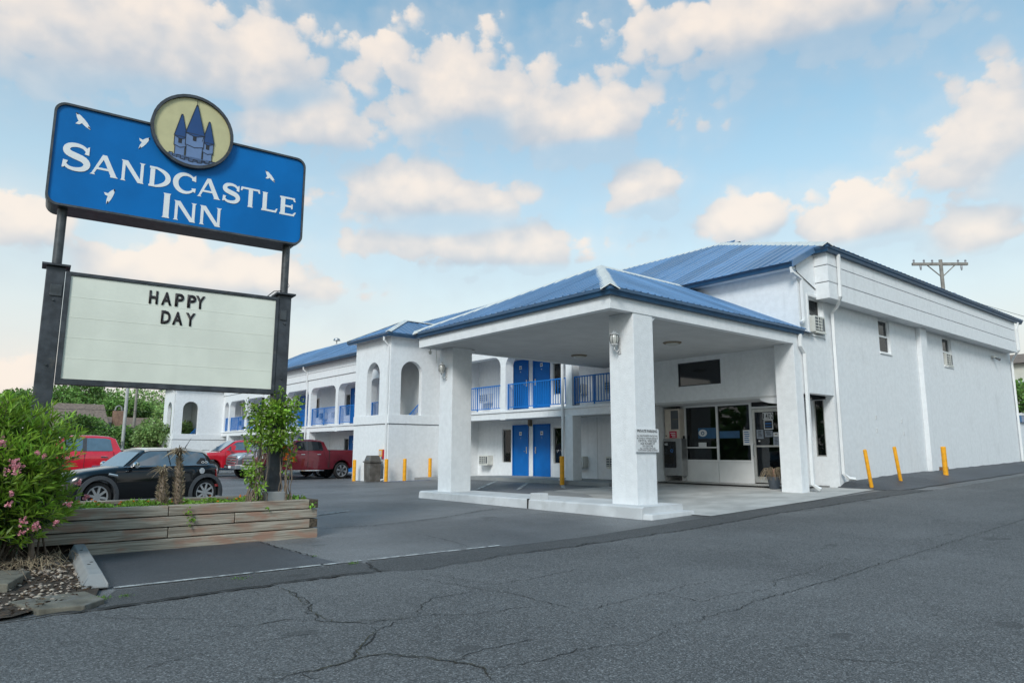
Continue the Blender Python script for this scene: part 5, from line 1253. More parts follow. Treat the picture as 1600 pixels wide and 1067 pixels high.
for k in range(9):
    z0 = vr.uniform(1.7, 2.2); sx = vr.choice((-1, 1)); x0 = 4.08 + sx * .28
    st.tube([(x0, 10.9, z0), (x0 + sx * .10, 10.86, z0 + .06), (x0 + sx * vr.uniform(.16, .22), 10.84, z0 + vr.uniform(-.02, .16))], [.004, .003, .002], 4)
st.build('stem', 'twig', vine)
nf = 110; i = r.integers(0, m, nf); fb = np.repeat(B[i] + r.normal(0, .015, (nf, 3)) + np.array([0, -.05, 0]), 5, 0)
link('pale_flower', leaf_mesh('pale_flower', fb, np.stack([r.normal(0, 1, nf * 5), r.normal(-.6, .6, nf * 5), r.normal(0, 1, nf * 5)], 1), np.full(nf * 5, .018), np.full(nf * 5, .014), 'petal_pale' if 'petal_pale' in MATS else 'dry_leaf', 0), vine, kind='stuff')
nf = 16; fb = np.repeat(np.stack([r.uniform(4.2, 4.42, nf), np.full(nf, 10.74), r.uniform(1.15, 1.42, nf)], 1), 7, 0)
link('orange_flower', leaf_mesh('orange_flower', fb, np.stack([r.normal(0, 1, nf * 7), r.normal(-.6, .6, nf * 7), r.normal(0, 1, nf * 7)], 1), np.full(nf * 7, .024), np.full(nf * 7, .02), 'petal_orange', 0), vine, kind='stuff')

# oleander hedge at the left edge
ole = thing('oleander_bush', 'big green oleander bush with pink flower heads at the left edge', 'bush', (.55, 10.0, 0))
r = np.random.default_rng(12); shoots = MB(); LB, LD, LL = [], [], []; DB, DD, DL = [], [], []
tips = []
def inside(p):   # crown: a rounded mound
    q = (p - np.array([.30, 9.95, 1.10])) / np.array([1.12, .82, 1.06]); return np.linalg.norm(q)
for k in range(920):
    th = r.uniform(0, 2 * math.pi); ph = math.acos(r.uniform(-.75, 1)); rad = r.uniform(.55, 1.0) ** .5
    lump = 1 + .05 * math.sin(3 * th + 1) + .06 * math.sin(7 * ph + 2 * th)
    u_ = np.array([math.sin(ph) * math.cos(th), math.sin(ph) * math.sin(th), math.cos(ph)]); u_ = u_ / (np.abs(u_) ** 3).sum() ** (1 / 3.0)
    tip = np.array([.05, 9.92, 1.10]) + u_ * np.array([1.27, .74, .93]) * lump * rad
    if tip[2] < .30: tip[2] = .30 + r.random() * .25
    root = np.array([.35 + r.normal(0, .25), 10.0 + r.normal(0, .14), .05]); c = root * .45 + tip * .55; c[2] += .12; c[:2] = root[:2] * .6 + tip[:2] * .4
    f = lambda t: root * (1 - t) ** 2 + 2 * c * t * (1 - t) + tip * t * t
    if k % 3 == 0: shoots.tube([tuple(f(t)) for t in np.linspace(0, 1, 6)], [.013, .011, .009, .007, .005, .003], 5)
    ax = f(1.0) - f(.9); ax /= np.linalg.norm(ax); ax = ax * .7 + np.array([0, 0, .45])
    ax /= np.linalg.norm(ax); s1 = np.cross(ax, [.3, .7, .2]); s1 /= np.linalg.norm(s1); s2 = np.cross(ax, s1)
    whorls = 9 if rad > .75 else 7
    for w_ in range(whorls):
        t = 1.0 - w_ * .036; p = f(max(t, .3)) if t < 1 else tip
        for j in range(3):
            a = j * 2.094 + w_ * 1.05 + r.normal(0, .2); out = s1 * math.cos(a) + s2 * math.sin(a)
            el = .95 - w_ * .12
            d = ax * el + out * (.45 + w_ * .09) + r.normal(0, .10, 3)
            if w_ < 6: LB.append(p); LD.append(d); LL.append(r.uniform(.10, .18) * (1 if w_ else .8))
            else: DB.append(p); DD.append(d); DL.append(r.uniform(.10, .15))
    if rad > .9 and tip[1] < 9.9: tips.append(tip)
LL = np.array(LL); DL = np.array(DL)
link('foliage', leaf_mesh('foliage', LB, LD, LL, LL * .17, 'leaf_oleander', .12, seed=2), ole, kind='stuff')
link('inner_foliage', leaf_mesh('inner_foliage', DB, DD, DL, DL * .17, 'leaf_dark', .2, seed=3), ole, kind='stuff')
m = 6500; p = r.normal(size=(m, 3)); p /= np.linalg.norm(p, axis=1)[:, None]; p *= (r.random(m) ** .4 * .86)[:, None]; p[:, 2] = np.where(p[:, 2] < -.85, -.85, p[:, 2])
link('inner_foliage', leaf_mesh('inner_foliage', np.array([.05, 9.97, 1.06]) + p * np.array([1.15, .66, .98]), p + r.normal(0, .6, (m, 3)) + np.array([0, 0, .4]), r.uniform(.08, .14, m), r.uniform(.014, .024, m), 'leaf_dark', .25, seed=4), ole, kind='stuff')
shoots.tube([(.95, 9.72, .0), (.96, 9.70, .2), (.92, 9.74, .6)], [.035, .032, .02], 8); shoots.tube([(.7, 9.9, .0), (.72, 9.92, .3), (.75, 9.95, .8)], [.03, .03, .02], 8)
shoots.build('stem', 'bark', ole)
FL = [(0.67, 9.1, 1.17, 0.064, 45), (0.54, 9.12, 1.43, 0.043, 15), (0.67, 9.08, 0.9, 0.025, 7), (0.66, 9.08, 0.8, 0.024, 6), (0.8, 9.12, 0.6, 0.027, 9), (0.81, 9.16, 0.49, 0.024, 6), (0.91, 9.14, 0.54, 0.038, 16), (1.13, 9.38, 0.54, 0.026, 10), (1.25, 9.55, 0.74, 0.026, 13), (1.35, 9.7, 0.97, 0.026, 10), (1.47, 9.84, 0.8, 0.026, 19), (0.86, 9.14, 1.33, 0.019, 5), (0.93, 9.2, 1.29, 0.019, 5), (1.19, 9.52, 1.26, 0.017, 5)]
for (x, y, z, s, m) in FL:
    c = np.array([x, y, z]) + r.normal(0, s * .55, (m, 3)); b = np.repeat(c, 5, 0); ang = np.tile(np.arange(5) * 1.2566, m) + np.repeat(r.random(m) * 6, 5)
    nrm = r.normal(0, .5, (m, 3)) + np.array([.1, -1, .25]); nrm /= np.linalg.norm(nrm, axis=1)[:, None]; u = np.cross(nrm, [0, 0, 1.0]); u /= np.linalg.norm(u, axis=1)[:, None]; v = np.cross(nrm, u)
    d = np.repeat(u, 5, 0) * np.cos(ang)[:, None] + np.repeat(v, 5, 0) * np.sin(ang)[:, None] + np.repeat(nrm, 5, 0) * .25
    link('flower_head', leaf_mesh('flower_head', b, d, np.full(m * 5, .021), np.full(m * 5, .019), 'petal_pink', 0, .1), ole)

# bed at the corner: soil, mulch, pebbles, kerb pieces, weeds
bed = structure(sheet('planting_bed', [(-6.5, 7.15), (-3.1, 7.05), (.62, 7.05), (.85, 7.3), (1.25, 7.45), (1.38, 8.0), (1.66, 10.7), (.9, 11.7), (-2.2, 12.3), (-5.4, 11.9), (-7.4, 10.2), (-7.5, 8.3)], .03, 'soil'))
r = np.random.default_rng(15); m = 3800
px = r.uniform(-2.4, 1.55, m); py = r.uniform(7.1, 10.6, m); ok = px < np.interp(py, [7, 7.5, 8, 10.7], [.55, 1.2, 1.32, 1.6]); px, py = px[ok], py[ok]; m = len(px)
mul = link('mulch', leaf_mesh('mulch', np.stack([px, py, np.full(m, .034) + r.random(m) * .02], 1), np.stack([r.normal(0, 1, m), r.normal(0, 1, m), r.normal(.08, .22, m)], 1), r.uniform(.03, .09, m), r.uniform(.008, .025, m), 'mulch', 0, .1)); mul['kind'] = 'stuff'; tag(mul, 'dark bark mulch spread under the oleander', 'mulch')
peb = MB(); pr_ = random.Random(31); cnt = 0
ico = bmesh.new(); bmesh.ops.create_icosphere(ico, subdivisions=1, radius=1); iv = [v.co.copy() for v in ico.verts]; ifc = [tuple(v.index for v in f.verts) for f in ico.faces]; ico.free()
while cnt < 230:
    y = pr_.uniform(7.15, 9.9); x = pr_.uniform(.3, 1.5)
    if x > float(np.interp(y, [7, 7.5, 8, 10.7], [.55, 1.18, 1.25, 1.55])) - .03: continue
    dens = math.exp(-((x - 1.12 + (9.2 - y) * .22) / .34) ** 2) * (1 if y > 7.4 else .5)
    if pr_.random() > dens: continue
    s = pr_.uniform(.010, .028) * (1.25 if y > 8.8 else 1); a, b, c = s * pr_.uniform(.8, 1.5), s * pr_.uniform(.7, 1.1), s * pr_.uniform(.4, .7); t = pr_.random() * 6.28
    peb.add([(x + (v.x * a * math.cos(t) - v.y * b * math.sin(t)), y + (v.x * a * math.sin(t) + v.y * b * math.cos(t)), .035 + c * .6 + v.z * c) for v in iv], ifc); cnt += 1
pe = peb.build('pebbles', 'pebble', recalc=False, smooth=80); pe['kind'] = 'stuff'; tag(pe, 'pale river pebbles scattered in the mulch beside the parking stop', 'pebbles')
tw = MB()
for k in range(150):
    x = .9 + pr_.gauss(0, .22); y = 9.75 + pr_.gauss(0, .28); a = pr_.random() * 6.28; L = pr_.uniform(.08, .3)
    tw.tube([(x, y, .06 + pr_.random() * .1), (x + L * .5 * math.cos(a), y + L * .5 * math.sin(a), .10 + pr_.random() * .10), (x + L * math.cos(a), y + L * math.sin(a), .04 + pr_.random() * .05)], .003, 4, cap=False)
two = tw.build('dry_stems', 'dry_leaf', recalc=False); two['kind'] = 'stuff'; tag(two, 'tangle of dry stems at the foot of the oleander', 'dry stems')
# precast wheel stop lying askew
ws = thing('wheel_stop', 'grey concrete wheel stop lying askew at the planter corner', 'wheel stop', (1.42, 9.3, 0))
a, b = Vector((1.34, 7.98, 0)), Vector((1.56, 10.62, 0)); d = (b - a).normalized(); s = Vector((-d.y, d.x, 0))
pr2 = [(-.115, 0), (.115, 0), (.105, .05), (.06, .13), (-.06, .13), (-.105, .05)]
w_ = MB().prism([a + d * (.10 if z > .1 else 0) + s * x + Vector((0, 0, z + .02)) for x, z in pr2], b - a).build('stop_block', 'concrete_pale', ws, bevel=.012)
for f in (.30, .36, .78):
    c = a + (b - a) * f; MB().lathe([(0, 0), (.018, 0), (.018, .002), (0, .002)], (c.x + (.02 if f == .36 else -.015), c.y, .1515), 10).build('pin_hole', 'crack', w_)
def slab(name, label, poly, z0, z1, mat='concrete'):
    o = MB().prism([(x, y, z0) for x, y in poly], (0, 0, z1 - z0)).build(name, mat, bevel=.012); return tag(o, label, 'concrete')
slab('concrete_slab', 'mossy flat concrete slab between the mulch bed and the road', [(.62, 7.62), (.80, 7.12), (1.12, 7.06), (1.30, 7.25), (1.22, 7.74), (.98, 7.74)], -.02, .052, 'mossy')
slab('kerb_piece', 'broken grey kerb piece at the far left edge of the mulch', [(-.6, 9.35), (.66, 8.25), (.90, 8.98), (.84, 9.08), (-.3, 9.9)], -.02, .11, 'mossy')
def tuft(label, x, y, m, s, h, seed):
    rr2 = np.random.default_rng(seed); b = np.stack([rr2.normal(x, s, m), rr2.normal(y, s * .7, m), np.full(m, T(x, y) + .012)], 1); d = np.stack([rr2.normal(0, .5, m), rr2.normal(0, .5, m), np.ones(m)], 1)
    o = link('grass_tuft', leaf_mesh('grass_tuft', b, d, rr2.uniform(.5, 1, m) * h, np.full(m, .006), 'grass', .25)); o['group'] = 'weeds by the road'; tag(o, label, 'weed')
tuft('green grass tuft on the corner of the mossy slab', 1.27, 7.42, 130, .05, .075, 1); tuft('small weed just right of the mossy slab', 1.50, 7.45, 40, .03, .04, 2)
tuft('weed on the kerb line below the middle of the planter', 2.62, 7.72, 55, .06, .03, 3); tuft('weed at the end of the white line by the asphalt patch', 4.02, 7.86, 55, .035, .04, 4); tuft('weed in the lot crack under the planter end', 3.9, 8.72, 25, .02, .03, 5)

# ------------------------------------------------------------------ vehicles (local +x is the nose, +y the left side)
def loft(stations, sec, close_ends=True):
    mb = MB(); rings = []
    for x in stations:
        h = sec(x); ring_ = [(x, y, z) for y, z in h] + [(x, -y, z) for y, z in h[::-1] if abs(y) > 1e-6]
        rings.append(ring_)
    n = len(rings[0])
    for r_ in rings: mb.v += r_
    for i in range(len(rings) - 1):
        for j in range(n):
            k = i * n; mb.f.append((k + j, k + (j + 1) % n, k + n + (j + 1) % n, k + n + j)); mb.mi.append(0)
    if close_ends:
        mb.f.append(tuple(range(n))); mb.f.append(tuple((len(rings) - 1) * n + j for j in range(n))); mb.mi += [0, 0]
    return mb
def lerp_fn(pts):
    xs = [p[0] for p in pts]; zs = [p[1] for p in pts]
    return lambda x: float(np.interp(x, xs, zs))
def wheel(parent, x, y, rad, w, spokes, rim_r, style='fat'):
    sg = 1 if y > 0 else -1
    hub = MB().lathe([(0, 0), (.035, .0), (.04, -.02), (.05, -.05), (0, -.05)] , (0, 0, 0), 12, 'y')
    for i, v in enumerate(hub.v): hub.v[i] = (x + v[0], y + sg * v[1] * 1.0 - sg * .015, rad + v[2])
    wo = hub.build('wheel', 'alloy', parent, local=True, smooth=40)
    pr = [(rim_r, -w / 2), (rim_r + .015, -w / 2 - .004), (rad - .03, -w / 2 + .0), (rad - .006, -w / 2 + .03), (rad, -w / 4), (rad, w / 4), (rad - .006, w / 2 - .03), (rad - .03, w / 2), (rim_r + .015, w / 2 + .004), (rim_r, w / 2), (rim_r, -w / 2)]
    t = MB().lathe(pr, (x, y - sg * w / 2 + sg * .0, rad), 36, 'y'); t.build('tyre', 'rubber', wo, local=True, smooth=35)
    yo = y - sg * .012
    d = MB().lathe([(rim_r - .001, 0), (rim_r - .001, -sg * .03), (rim_r - .03, -sg * .035), (rim_r - .028, -sg * .004), (rim_r - .001, 0)], (x, yo, rad), 36, 'y'); d.build('rim', 'alloy', wo, local=True, smooth=35)
    b = MB().lathe([(0, 0), (rim_r - .03, 0), (rim_r - .03, .01), (0, .01)], (x, y - sg * .11, rad), 24, 'y'); b.build('brake_disc', 'plastic_grey', wo, local=True)
    sp = MB()
    for k in range(spokes):
        t0 = 2 * math.pi * k / spokes + .2
        for off in ((0,) if style == 'fat' else (-.10, .10)):
            t1 = t0 + off; c, s = math.cos(t1), math.sin(t1); w0, w1 = (.026, .024) if style == 'fat' else (.018, .022)
            ra, rb_ = .03, rim_r - .02
            P = []
            for yy in (yo - sg * .035, yo - sg * .006):
                for r_, ww in ((ra, -w0), (rb_, -w1), (rb_, w1), (ra, w0)):
                    cc, ss = (math.cos(t0), math.sin(t0)) if (r_ == ra) else (c, s)
                    P.append((x + r_ * cc - ww * ss, yy, rad + r_ * ss + ww * cc))
            sp.hexa(P)
    sp.build('spokes', 'alloy', wo, local=True)
    return wo
def panel_on(parent, name, mat, poly, side_y, sides=(1, -1), off=.006, local=True):
    for sg in sides:
        mb = MB(); P = [(x, sg * (side_y(x, z) + off), z) for x, z in poly]
        mb.prism(P, (0, -sg * .004, 0)); mb.build(name, mat, parent, local=local)
def arch_z(x, wheels, R_, base):
    z = base
    for wx, rad in wheels:
        if abs(x - wx) < R_: z = max(z, rad + math.sqrt(max(0, R_ * R_ - (x - wx) ** 2)))
    return z
def stations(x0, x1, wheels, R_, extra=()):
    s = set(np.linspace(x0, x1, 30).round(4)) | set(extra)
    for wx, _ in wheels:
        for k in range(0, 19): s.add(round(wx + R_ * math.cos(math.pi * k / 18), 4))
        s |= {round(wx - R_ - .003, 4), round(wx + R_ + .003, 4)}
    return sorted(v for v in s if x0 <= v <= x1)

def small_hatch(label, loc, rotz):
    c = thing('hatchback_car', label, 'car', loc, rotz=rotz)
    Wf, Wr, Rt = 1.20, -1.42, .335; wheels = [(Wf, Rt), (Wr, Rt)]; RA = .385
    top = lerp_fn([(-1.84, .80), (-1.80, .93), (-1.72, .985), (-1.4, .985), (.3, .965), (.75, .965), (1.05, .93), (1.4, .885), (1.65, .82), (1.80, .72), (1.88, .58)])
    hw = lerp_fn([(-1.84, .66), (-1.76, .76), (-1.55, .83), (-1.0, .845), (1.0, .845), (1.45, .82), (1.7, .74), (1.88, .60)])
    bot = lambda x: arch_z(x, wheels, RA, float(np.interp(x, [-1.84, -1.74, 1.75, 1.88], [.34, .22, .20, .32])))
    def sec(x):
        w, zt, zb = hw(x), top(x), bot(x); zb = min(zb, zt - .08); m = zb + (zt - zb) * .45
        return [(w * .94, zb), (w * .962, zb + .03), (w * .995, m), (w * .998, m + (zt - zb) * .18), (w * .975, zt - .13 * min(1, (zt - zb) / .3)), (w * .945, zt - .05), (w * .88, zt - .005), (w * .5, zt + .02), (0, zt + .03)]
    body = loft(stations(-1.84, 1.88, wheels, RA), sec).build('body', 'car_black', c, local=True, smooth=38)
    # greenhouse
    zr = lerp_fn([(-1.66, .98), (-1.55, 1.18), (-1.46, 1.30), (-1.36, 1.350), (-1.0, 1.385), (-.4, 1.395), (.02, 1.385), (.13, 1.36), (.22, 1.30), (.64, .97)])
    wb, wr = lerp_fn([(-1.66, .70), (-1.45, .77), (.4, .79), (.64, .76)]), .60
    side_y = lambda x, z: wb(x) - (wb(x) - wr) * (z - .96) / .42
    def gsec(x):
        z = zr(x); f = max(0, (z - .96) / .42); w = wb(x) - (wb(x) - wr) * f
        return [(wb(x), .94), (wb(x) - (wb(x) - wr) * f * .9, .96 + (z - .96) * .9), (w - .03 * f, z - .012 * f), (w * .7, z + .004), (0, z + .014)]
    loft([-1.66, -1.60, -1.55, -1.5, -1.46, -1.40, -1.36, -1.2, -1.0, -.7, -.4, -.1, .02, .08, .13, .18, .22, .33, .45, .55, .64], gsec).build('greenhouse', 'car_black', body, local=True, smooth=30)
    def rsec(x):
        z = zr(x); f = max(0, (z - .96) / .42); w = wb(x) - (wb(x) - wr) * f
        return [(w + .022, z - .045), (w - .0, z + .006), (w * .7, z + .022), (0, z + .032)]
    loft([-1.48, -1.42, -1.36, -1.2, -1.0, -.7, -.4, -.1, .02, .08, .13], rsec).build('roof', 'car_silver_roof', c, local=True, smooth=35)
    panel_on(body, 'side_window', 'car_glass', [(.52, 1.0), (.17, 1.275), (.04, 1.32), (-.42, 1.335), (-.46, .995)], side_y)
    panel_on(body, 'rear_side_window', 'car_glass', [(-.49, .995), (-.45, 1.33), (-1.2, 1.32), (-1.36, 1.28), (-1.53, 1.03), (-1.49, .995)], side_y)
    mb = MB(); mb.hexa([(.645, .70, .985), (.645, -.70, .985), (.235, -.56, 1.305), (.235, .56, 1.305), (.655, .70, .99), (.655, -.70, .99), (.245, -.56, 1.312), (.245, .56, 1.312)]); mb.build('windscreen', 'car_glass', body, local=True)
    mb = MB(); mb.hexa([(-1.66, .60, 1.02), (-1.66, -.60, 1.02), (-1.49, -.52, 1.29), (-1.49, .52, 1.29), (-1.668, .60, 1.023), (-1.668, -.60, 1.023), (-1.498, -.52, 1.293), (-1.498, .52, 1.293)]); mb.build('rear_window', 'car_glass', body, local=True)
    for sg in (1, -1):
        MB().tube([(.80, sg * .808, .978), (.2, sg * .825, .98), (-.8, sg * .822, 1.0), (-1.60, sg * .79, 1.005)], .009, 6).build('chrome_strip', 'chrome', body, local=True)
        for wx in (Wf, Wr):
            ar = MB(); n = 20
            for ri, yy in ((RA - .012, .0), (RA + .075, .0)):
                for i in range(n + 1):
                    t = R(-14 + 208 * i / n); ar.v.append((wx + ri * math.cos(t), sg * (.835 + (.028 if ri < RA else .014)), Rt + ri * math.sin(t)))
            for ri in (RA - .012, RA + .075):
                for i in range(n + 1):
                    t = R(-14 + 208 * i / n); ar.v.append((wx + ri * math.cos(t), sg * .70 if ri < RA else sg * .80, Rt + ri * math.sin(t)))
            m_ = n + 1
            for i in range(n):
                ar.f += [(i, i + 1, m_ + i + 1, m_ + i), (2 * m_ + i, 2 * m_ + i + 1, i + 1, i), (m_ + i, m_ + i + 1, 3 * m_ + i + 1, 3 * m_ + i)]; ar.mi += [0, 0, 0]
            ar.build('wheel_arch', 'plastic_grey', body, local=True, smooth=40)
            wheel(c, wx, sg * .80, Rt, .20, 8, .240)
        MB().hexa([(.82, sg * .80, .17), (-1.02, sg * .80, .17), (-1.02, sg * .855, .19), (.82, sg * .855, .19), (.82, sg * .80, .26), (-1.02, sg * .80, .26), (-1.02, sg * .862, .245), (.82, sg * .862, .245)]).build('sill', 'plastic_grey', body, local=True, bevel=.008)
        mr = MB().lathe([(0, -.10), (.055, -.085), (.075, -.03), (.078, .03), (.06, .08), (0, .085)], (.46, sg * .98, 1.015), 12, 'y').build('door_mirror', 'chrome', body, local=True, smooth=60)
        MB().hexa([(.44, sg * .80, .955), (.52, sg * .80, .955), (.50, sg * .93, .975), (.44, sg * .93, .975), (.44, sg * .80, .985), (.52, sg * .80, .985), (.50, sg * .93, 1.0), (.44, sg * .93, 1.0)]).build('mirror_arm', 'car_black', mr, local=True)
        MB().box((-.34, min(sg * .842, sg * .862), .855), (-.14, max(sg * .842, sg * .862), .878)).build('door_handle', 'chrome', body, local=True, bevel=.005)
        for pts in ([(.82, .955), (.86, .62), (.80, .27)], [(-.47, .985), (-.50, .62), (-.80, .27)]):
            MB().tube([(x, sg * (hw(x) + .0005), z) for x, z in pts], .004, 4).build('door_gap', 'crack', body, local=True)
        MB().lathe([(0, 0), (.07, 0), (.075, -.01), (0, -.01)], (-1.28, sg * .846, .86), 16, 'y').build('fuel_cap', 'chrome', body, local=True)
        MB().hexa([(1.02, sg * .850, .80), (.80, sg * .850, .76), (.80, sg * .856, .79), (1.02, sg * .856, .83), (1.0, sg * .848, .835), (.82, sg * .848, .80), (.82, sg * .852, .81), (1.0, sg * .852, .845)]).build('side_vent', 'chrome', body, local=True)
        MB().lathe([(0, .03), (.06, .025), (.095, 0), (.10, -.03), (0, -.03)], (1.66, sg * .56, .72), 16, 'x').build('headlight', 'lamp_clear', body, local=True, smooth=40)
        MB().hexa([(-1.70, sg * .775, .70), (-1.82, sg * .66, .70), (-1.82, sg * .68, .71), (-1.70, sg * .81, .71), (-1.69, sg * .765, .90), (-1.80, sg * .65, .90), (-1.80, sg * .67, .90), (-1.69, sg * .80, .90)]).build('tail_light', 'lamp_red', body, local=True, bevel=.006)
        MB().box((-1.77, min(sg * .78, sg * .81), .47), (-1.68, max(sg * .78, sg * .81), .53)).build('marker_lamp', 'lamp_red', body, local=True)
    rs = MB().hexa([(-1.76, .74, .25), (-1.76, -.74, .25), (-1.89, -.64, .27), (-1.89, .64, .27), (-1.74, .77, .54), (-1.74, -.77, .54), (-1.89, -.66, .51), (-1.89, .66, .51)]).build('rear_bumper', 'plastic_grey', body, local=True, bevel=.03)
    sp_ = MB().hexa([(-1.40, .52, 1.345), (-1.40, -.52, 1.345), (-1.62, -.50, 1.36), (-1.62, .50, 1.36), (-1.40, .52, 1.372), (-1.40, -.52, 1.372), (-1.62, -.50, 1.373), (-1.62, .50, 1.373)]).build('roof_spoiler', 'car_silver_roof', body, local=True, bevel=.006)
    MB().tube([(-1.18, 0, 1.40), (-1.20, 0, 1.44), (-1.34, 0, 1.66)], [.02, .012, .004], 6).build('antenna', 'plastic_grey', c, local=True)
    st_ = MB()
    for dx in (-.045, .045):
        st_.tube([(-1.38 + dx + .035 * math.cos(t), side_y(-1.38, 1.065 + .022 * math.sin(t)) + .009, 1.065 + .022 * math.sin(t)) for t in [i * math.pi / 6 for i in range(13)]], .006, 4)
    st_.build('window_sticker', 'sign_white', body, local=True)
    return c
Fp, Rp = Vector((2.85, 17.85, 0)), Vector((5.24, 18.30, 0)); hd = (Fp - Rp).normalized(); lf = Vector((-hd.y, hd.x, 0)); ctr = (Fp + Rp) / 2 - lf * .72 + hd * .10
mini = small_hatch('black two-door hatchback with silver roof parked behind the planter', tuple(ctr), math.atan2(hd.y, hd.x)); mini.scale = (.925, .96, 1.0)

def pickup(label, loc, rotz, paint, dark_grille=False, chrome_bumper=True, group=None, fancy=True, glass='car_glass', sx=.93):
    c = thing('pickup_truck', label, 'pickup', loc, rotz=rotz, group=group); c.scale = (sx, 1, 1)
    Wf, Wr, Rt = 1.93, -1.78, .40; wheels = [(Wf, Rt), (Wr, Rt)]; RA = .50
    top = lerp_fn([(-2.85, 1.39), (-1.02, 1.40), (-1.0, 1.36), (.9, 1.33), (1.45, 1.30), (1.6, 1.28), (2.3, 1.24), (2.62, 1.18), (2.78, 1.02)])
    hw = lerp_fn([(-2.85, .93), (-2.7, .97), (-1.0, .985), (1.6, .985), (2.3, .97), (2.78, .90)])
    bot = lambda x: arch_z(x, wheels, RA, float(np.interp(x, [-2.85, -2.3, -1, 1.3, 2.4, 2.78], [.62, .55, .46, .46, .50, .58])))
    def sec(x):
        w, zt, zb = hw(x), top(x), bot(x); zb = min(zb, zt - .1); h = zt - zb
        return [(w * .935, zb), (w * .96, zb + .02), (w, zb + .45 * h), (w * 1.0, zt - min(.24, h * .4)), (w * .985, zt - .06), (w * .95, zt - .008), (w * .5, zt + .02), (0, zt + .025)]
    body = loft(stations(-2.85, 2.78, wheels, RA, (-1.02, -1.0)), sec).build('body', paint, c, local=True, smooth=32)
    zr = lerp_fn([(-1.0, 1.34), (-.80, 1.80), (-.62, 1.865), (-.2, 1.895), (.4, 1.895), (.66, 1.86), (1.52, 1.30)])
    wb, wr = lerp_fn([(-1.0, .90), (.9, .91), (1.52, .86)]), .72
    side_y = lambda x, z: wb(x) - (wb(x) - wr) * (z - 1.33) / .55
    def gsec(x):
        z = zr(x); f = max(0, (z - 1.33) / .55); w = wb(x) - (wb(x) - wr) * f
        return [(wb(x), 1.30), (wb(x) - (wb(x) - wr) * f * .9, 1.33 + (z - 1.33) * .9), (w - .04 * f, z - .012 * f), (w * .7, z + .006), (0, z + .016)]
    loft([-1.0, -.9, -.8, -.7, -.62, -.4, -.2, 0, .2, .4, .55, .66, .8, 1.0, 1.25, 1.52], gsec).build('cab', paint, body, local=True, smooth=32)
    panel_on(body, 'side_window', glass, [(1.22, 1.375), (.68, 1.765), (.52, 1.80), (.20, 1.81), (.20, 1.375)], side_y)
    panel_on(body, 'side_window', glass, [(.08, 1.375), (.08, 1.81), (-.50, 1.80), (-.64, 1.76), (-.72, 1.40), (-.68, 1.375)], side_y)
    panel_on(body, 'door_pillar', 'plastic_grey', [(.195, 1.372), (.195, 1.815), (.085, 1.815), (.085, 1.372)], side_y)
    MB().hexa([(1.525, .78, 1.325), (1.525, -.78, 1.325), (.70, -.64, 1.86), (.70, .64, 1.86), (1.535, .78, 1.335), (1.535, -.78, 1.335), (.71, -.64, 1.87), (.71, .64, 1.87)]).build('windscreen', glass, body, local=True)
    MB().hexa([(-1.005, .66, 1.42), (-1.005, -.66, 1.42), (-.83, -.58, 1.78), (-.83, .58, 1.78), (-1.012, .66, 1.42), (-1.012, -.66, 1.42), (-.84, -.58, 1.785), (-.84, .58, 1.785)]).build('rear_window', glass, body, local=True)
    MB().box((2.60, -.66, .70), (2.80, .66, 1.10)).build('grille', 'grille_dark', body, local=True, bevel=.03)
    gb = MB()
    for z in (.76, .90, 1.03): gb.box((2.78, -.68, z - .022), (2.825, .68, z + .022))
    go_ = gb.build('grille_bar', 'chrome' if not dark_grille else 'plastic_grey', body, local=True, bevel=.008)
    MB().box((2.826, -.07, .865), (2.836, .07, .925)).build('badge', 'chrome' if dark_grille else 'steel', body, local=True)
    MB().hexa([(2.55, .96, .46), (2.55, -.96, .46), (2.88, -.86, .46), (2.88, .86, .46), (2.55, .97, .68), (2.55, -.97, .68), (2.90, -.86, .66), (2.90, .86, .66)]).build('front_bumper', 'chrome' if chrome_bumper else paint, body, local=True, bevel=.03)
    MB().box((2.885, -.16, .50), (2.905, .16, .62)).build('licence_plate', 'paper', body, local=True)
    MB().box((-2.95, -.92, .50), (-2.80, .92, .68)).build('rear_bumper', 'chrome', body, local=True, bevel=.02)
    for sg in (1, -1):
        MB().hexa([(2.45, sg * .93, .98), (2.80, sg * .68, .98), (2.80, sg * .70, .99), (2.45, sg * .985, .99), (2.45, sg * .92, 1.12), (2.74, sg * .68, 1.10), (2.74, sg * .70, 1.10), (2.45, sg * .975, 1.12)]).build('headlight', 'lamp_clear', body, local=True, bevel=.008)
        MB().box((-2.87, min(sg * .80, sg * .95), .98), (-2.83, max(sg * .80, sg * .95), 1.34)).build('tail_light', 'lamp_red', body, local=True)
        MB().hexa([(1.05, sg * .95, 1.36), (1.15, sg * .93, 1.36), (1.13, sg * 1.16, 1.36), (1.05, sg * 1.16, 1.36), (1.05, sg * .95, 1.40), (1.15, sg * .93, 1.40), (1.13, sg * 1.16, 1.58), (1.05, sg * 1.16, 1.58)]).build('door_mirror', 'grille_dark', body, local=True, bevel=.015)
        MB().box((-.75, min(sg * .90, sg * 1.0), .40), (1.25, max(sg * .90, sg * 1.0), .445)).build('step_board', 'chrome', body, local=True, bevel=.008)
        for x in (-.55, .32):
            MB().box((x, min(sg * .985, sg * 1.012), 1.17), (x + .2, max(sg * .985, sg * 1.012), 1.20)).build('door_handle', 'chrome' if fancy else paint, body, local=True, bevel=.006)
        for pts in ([(1.28, 1.32), (1.30, .9), (1.22, .52)], [(.14, 1.36), (.14, .52)], [(-.72, 1.36), (-.78, 1.1), (-.92, .9), (-.95, .55)]):
            MB().tube([(x, sg * (hw(x) + .001), z) for x, z in pts], .006, 4).build('door_gap', 'crack', body, local=True)
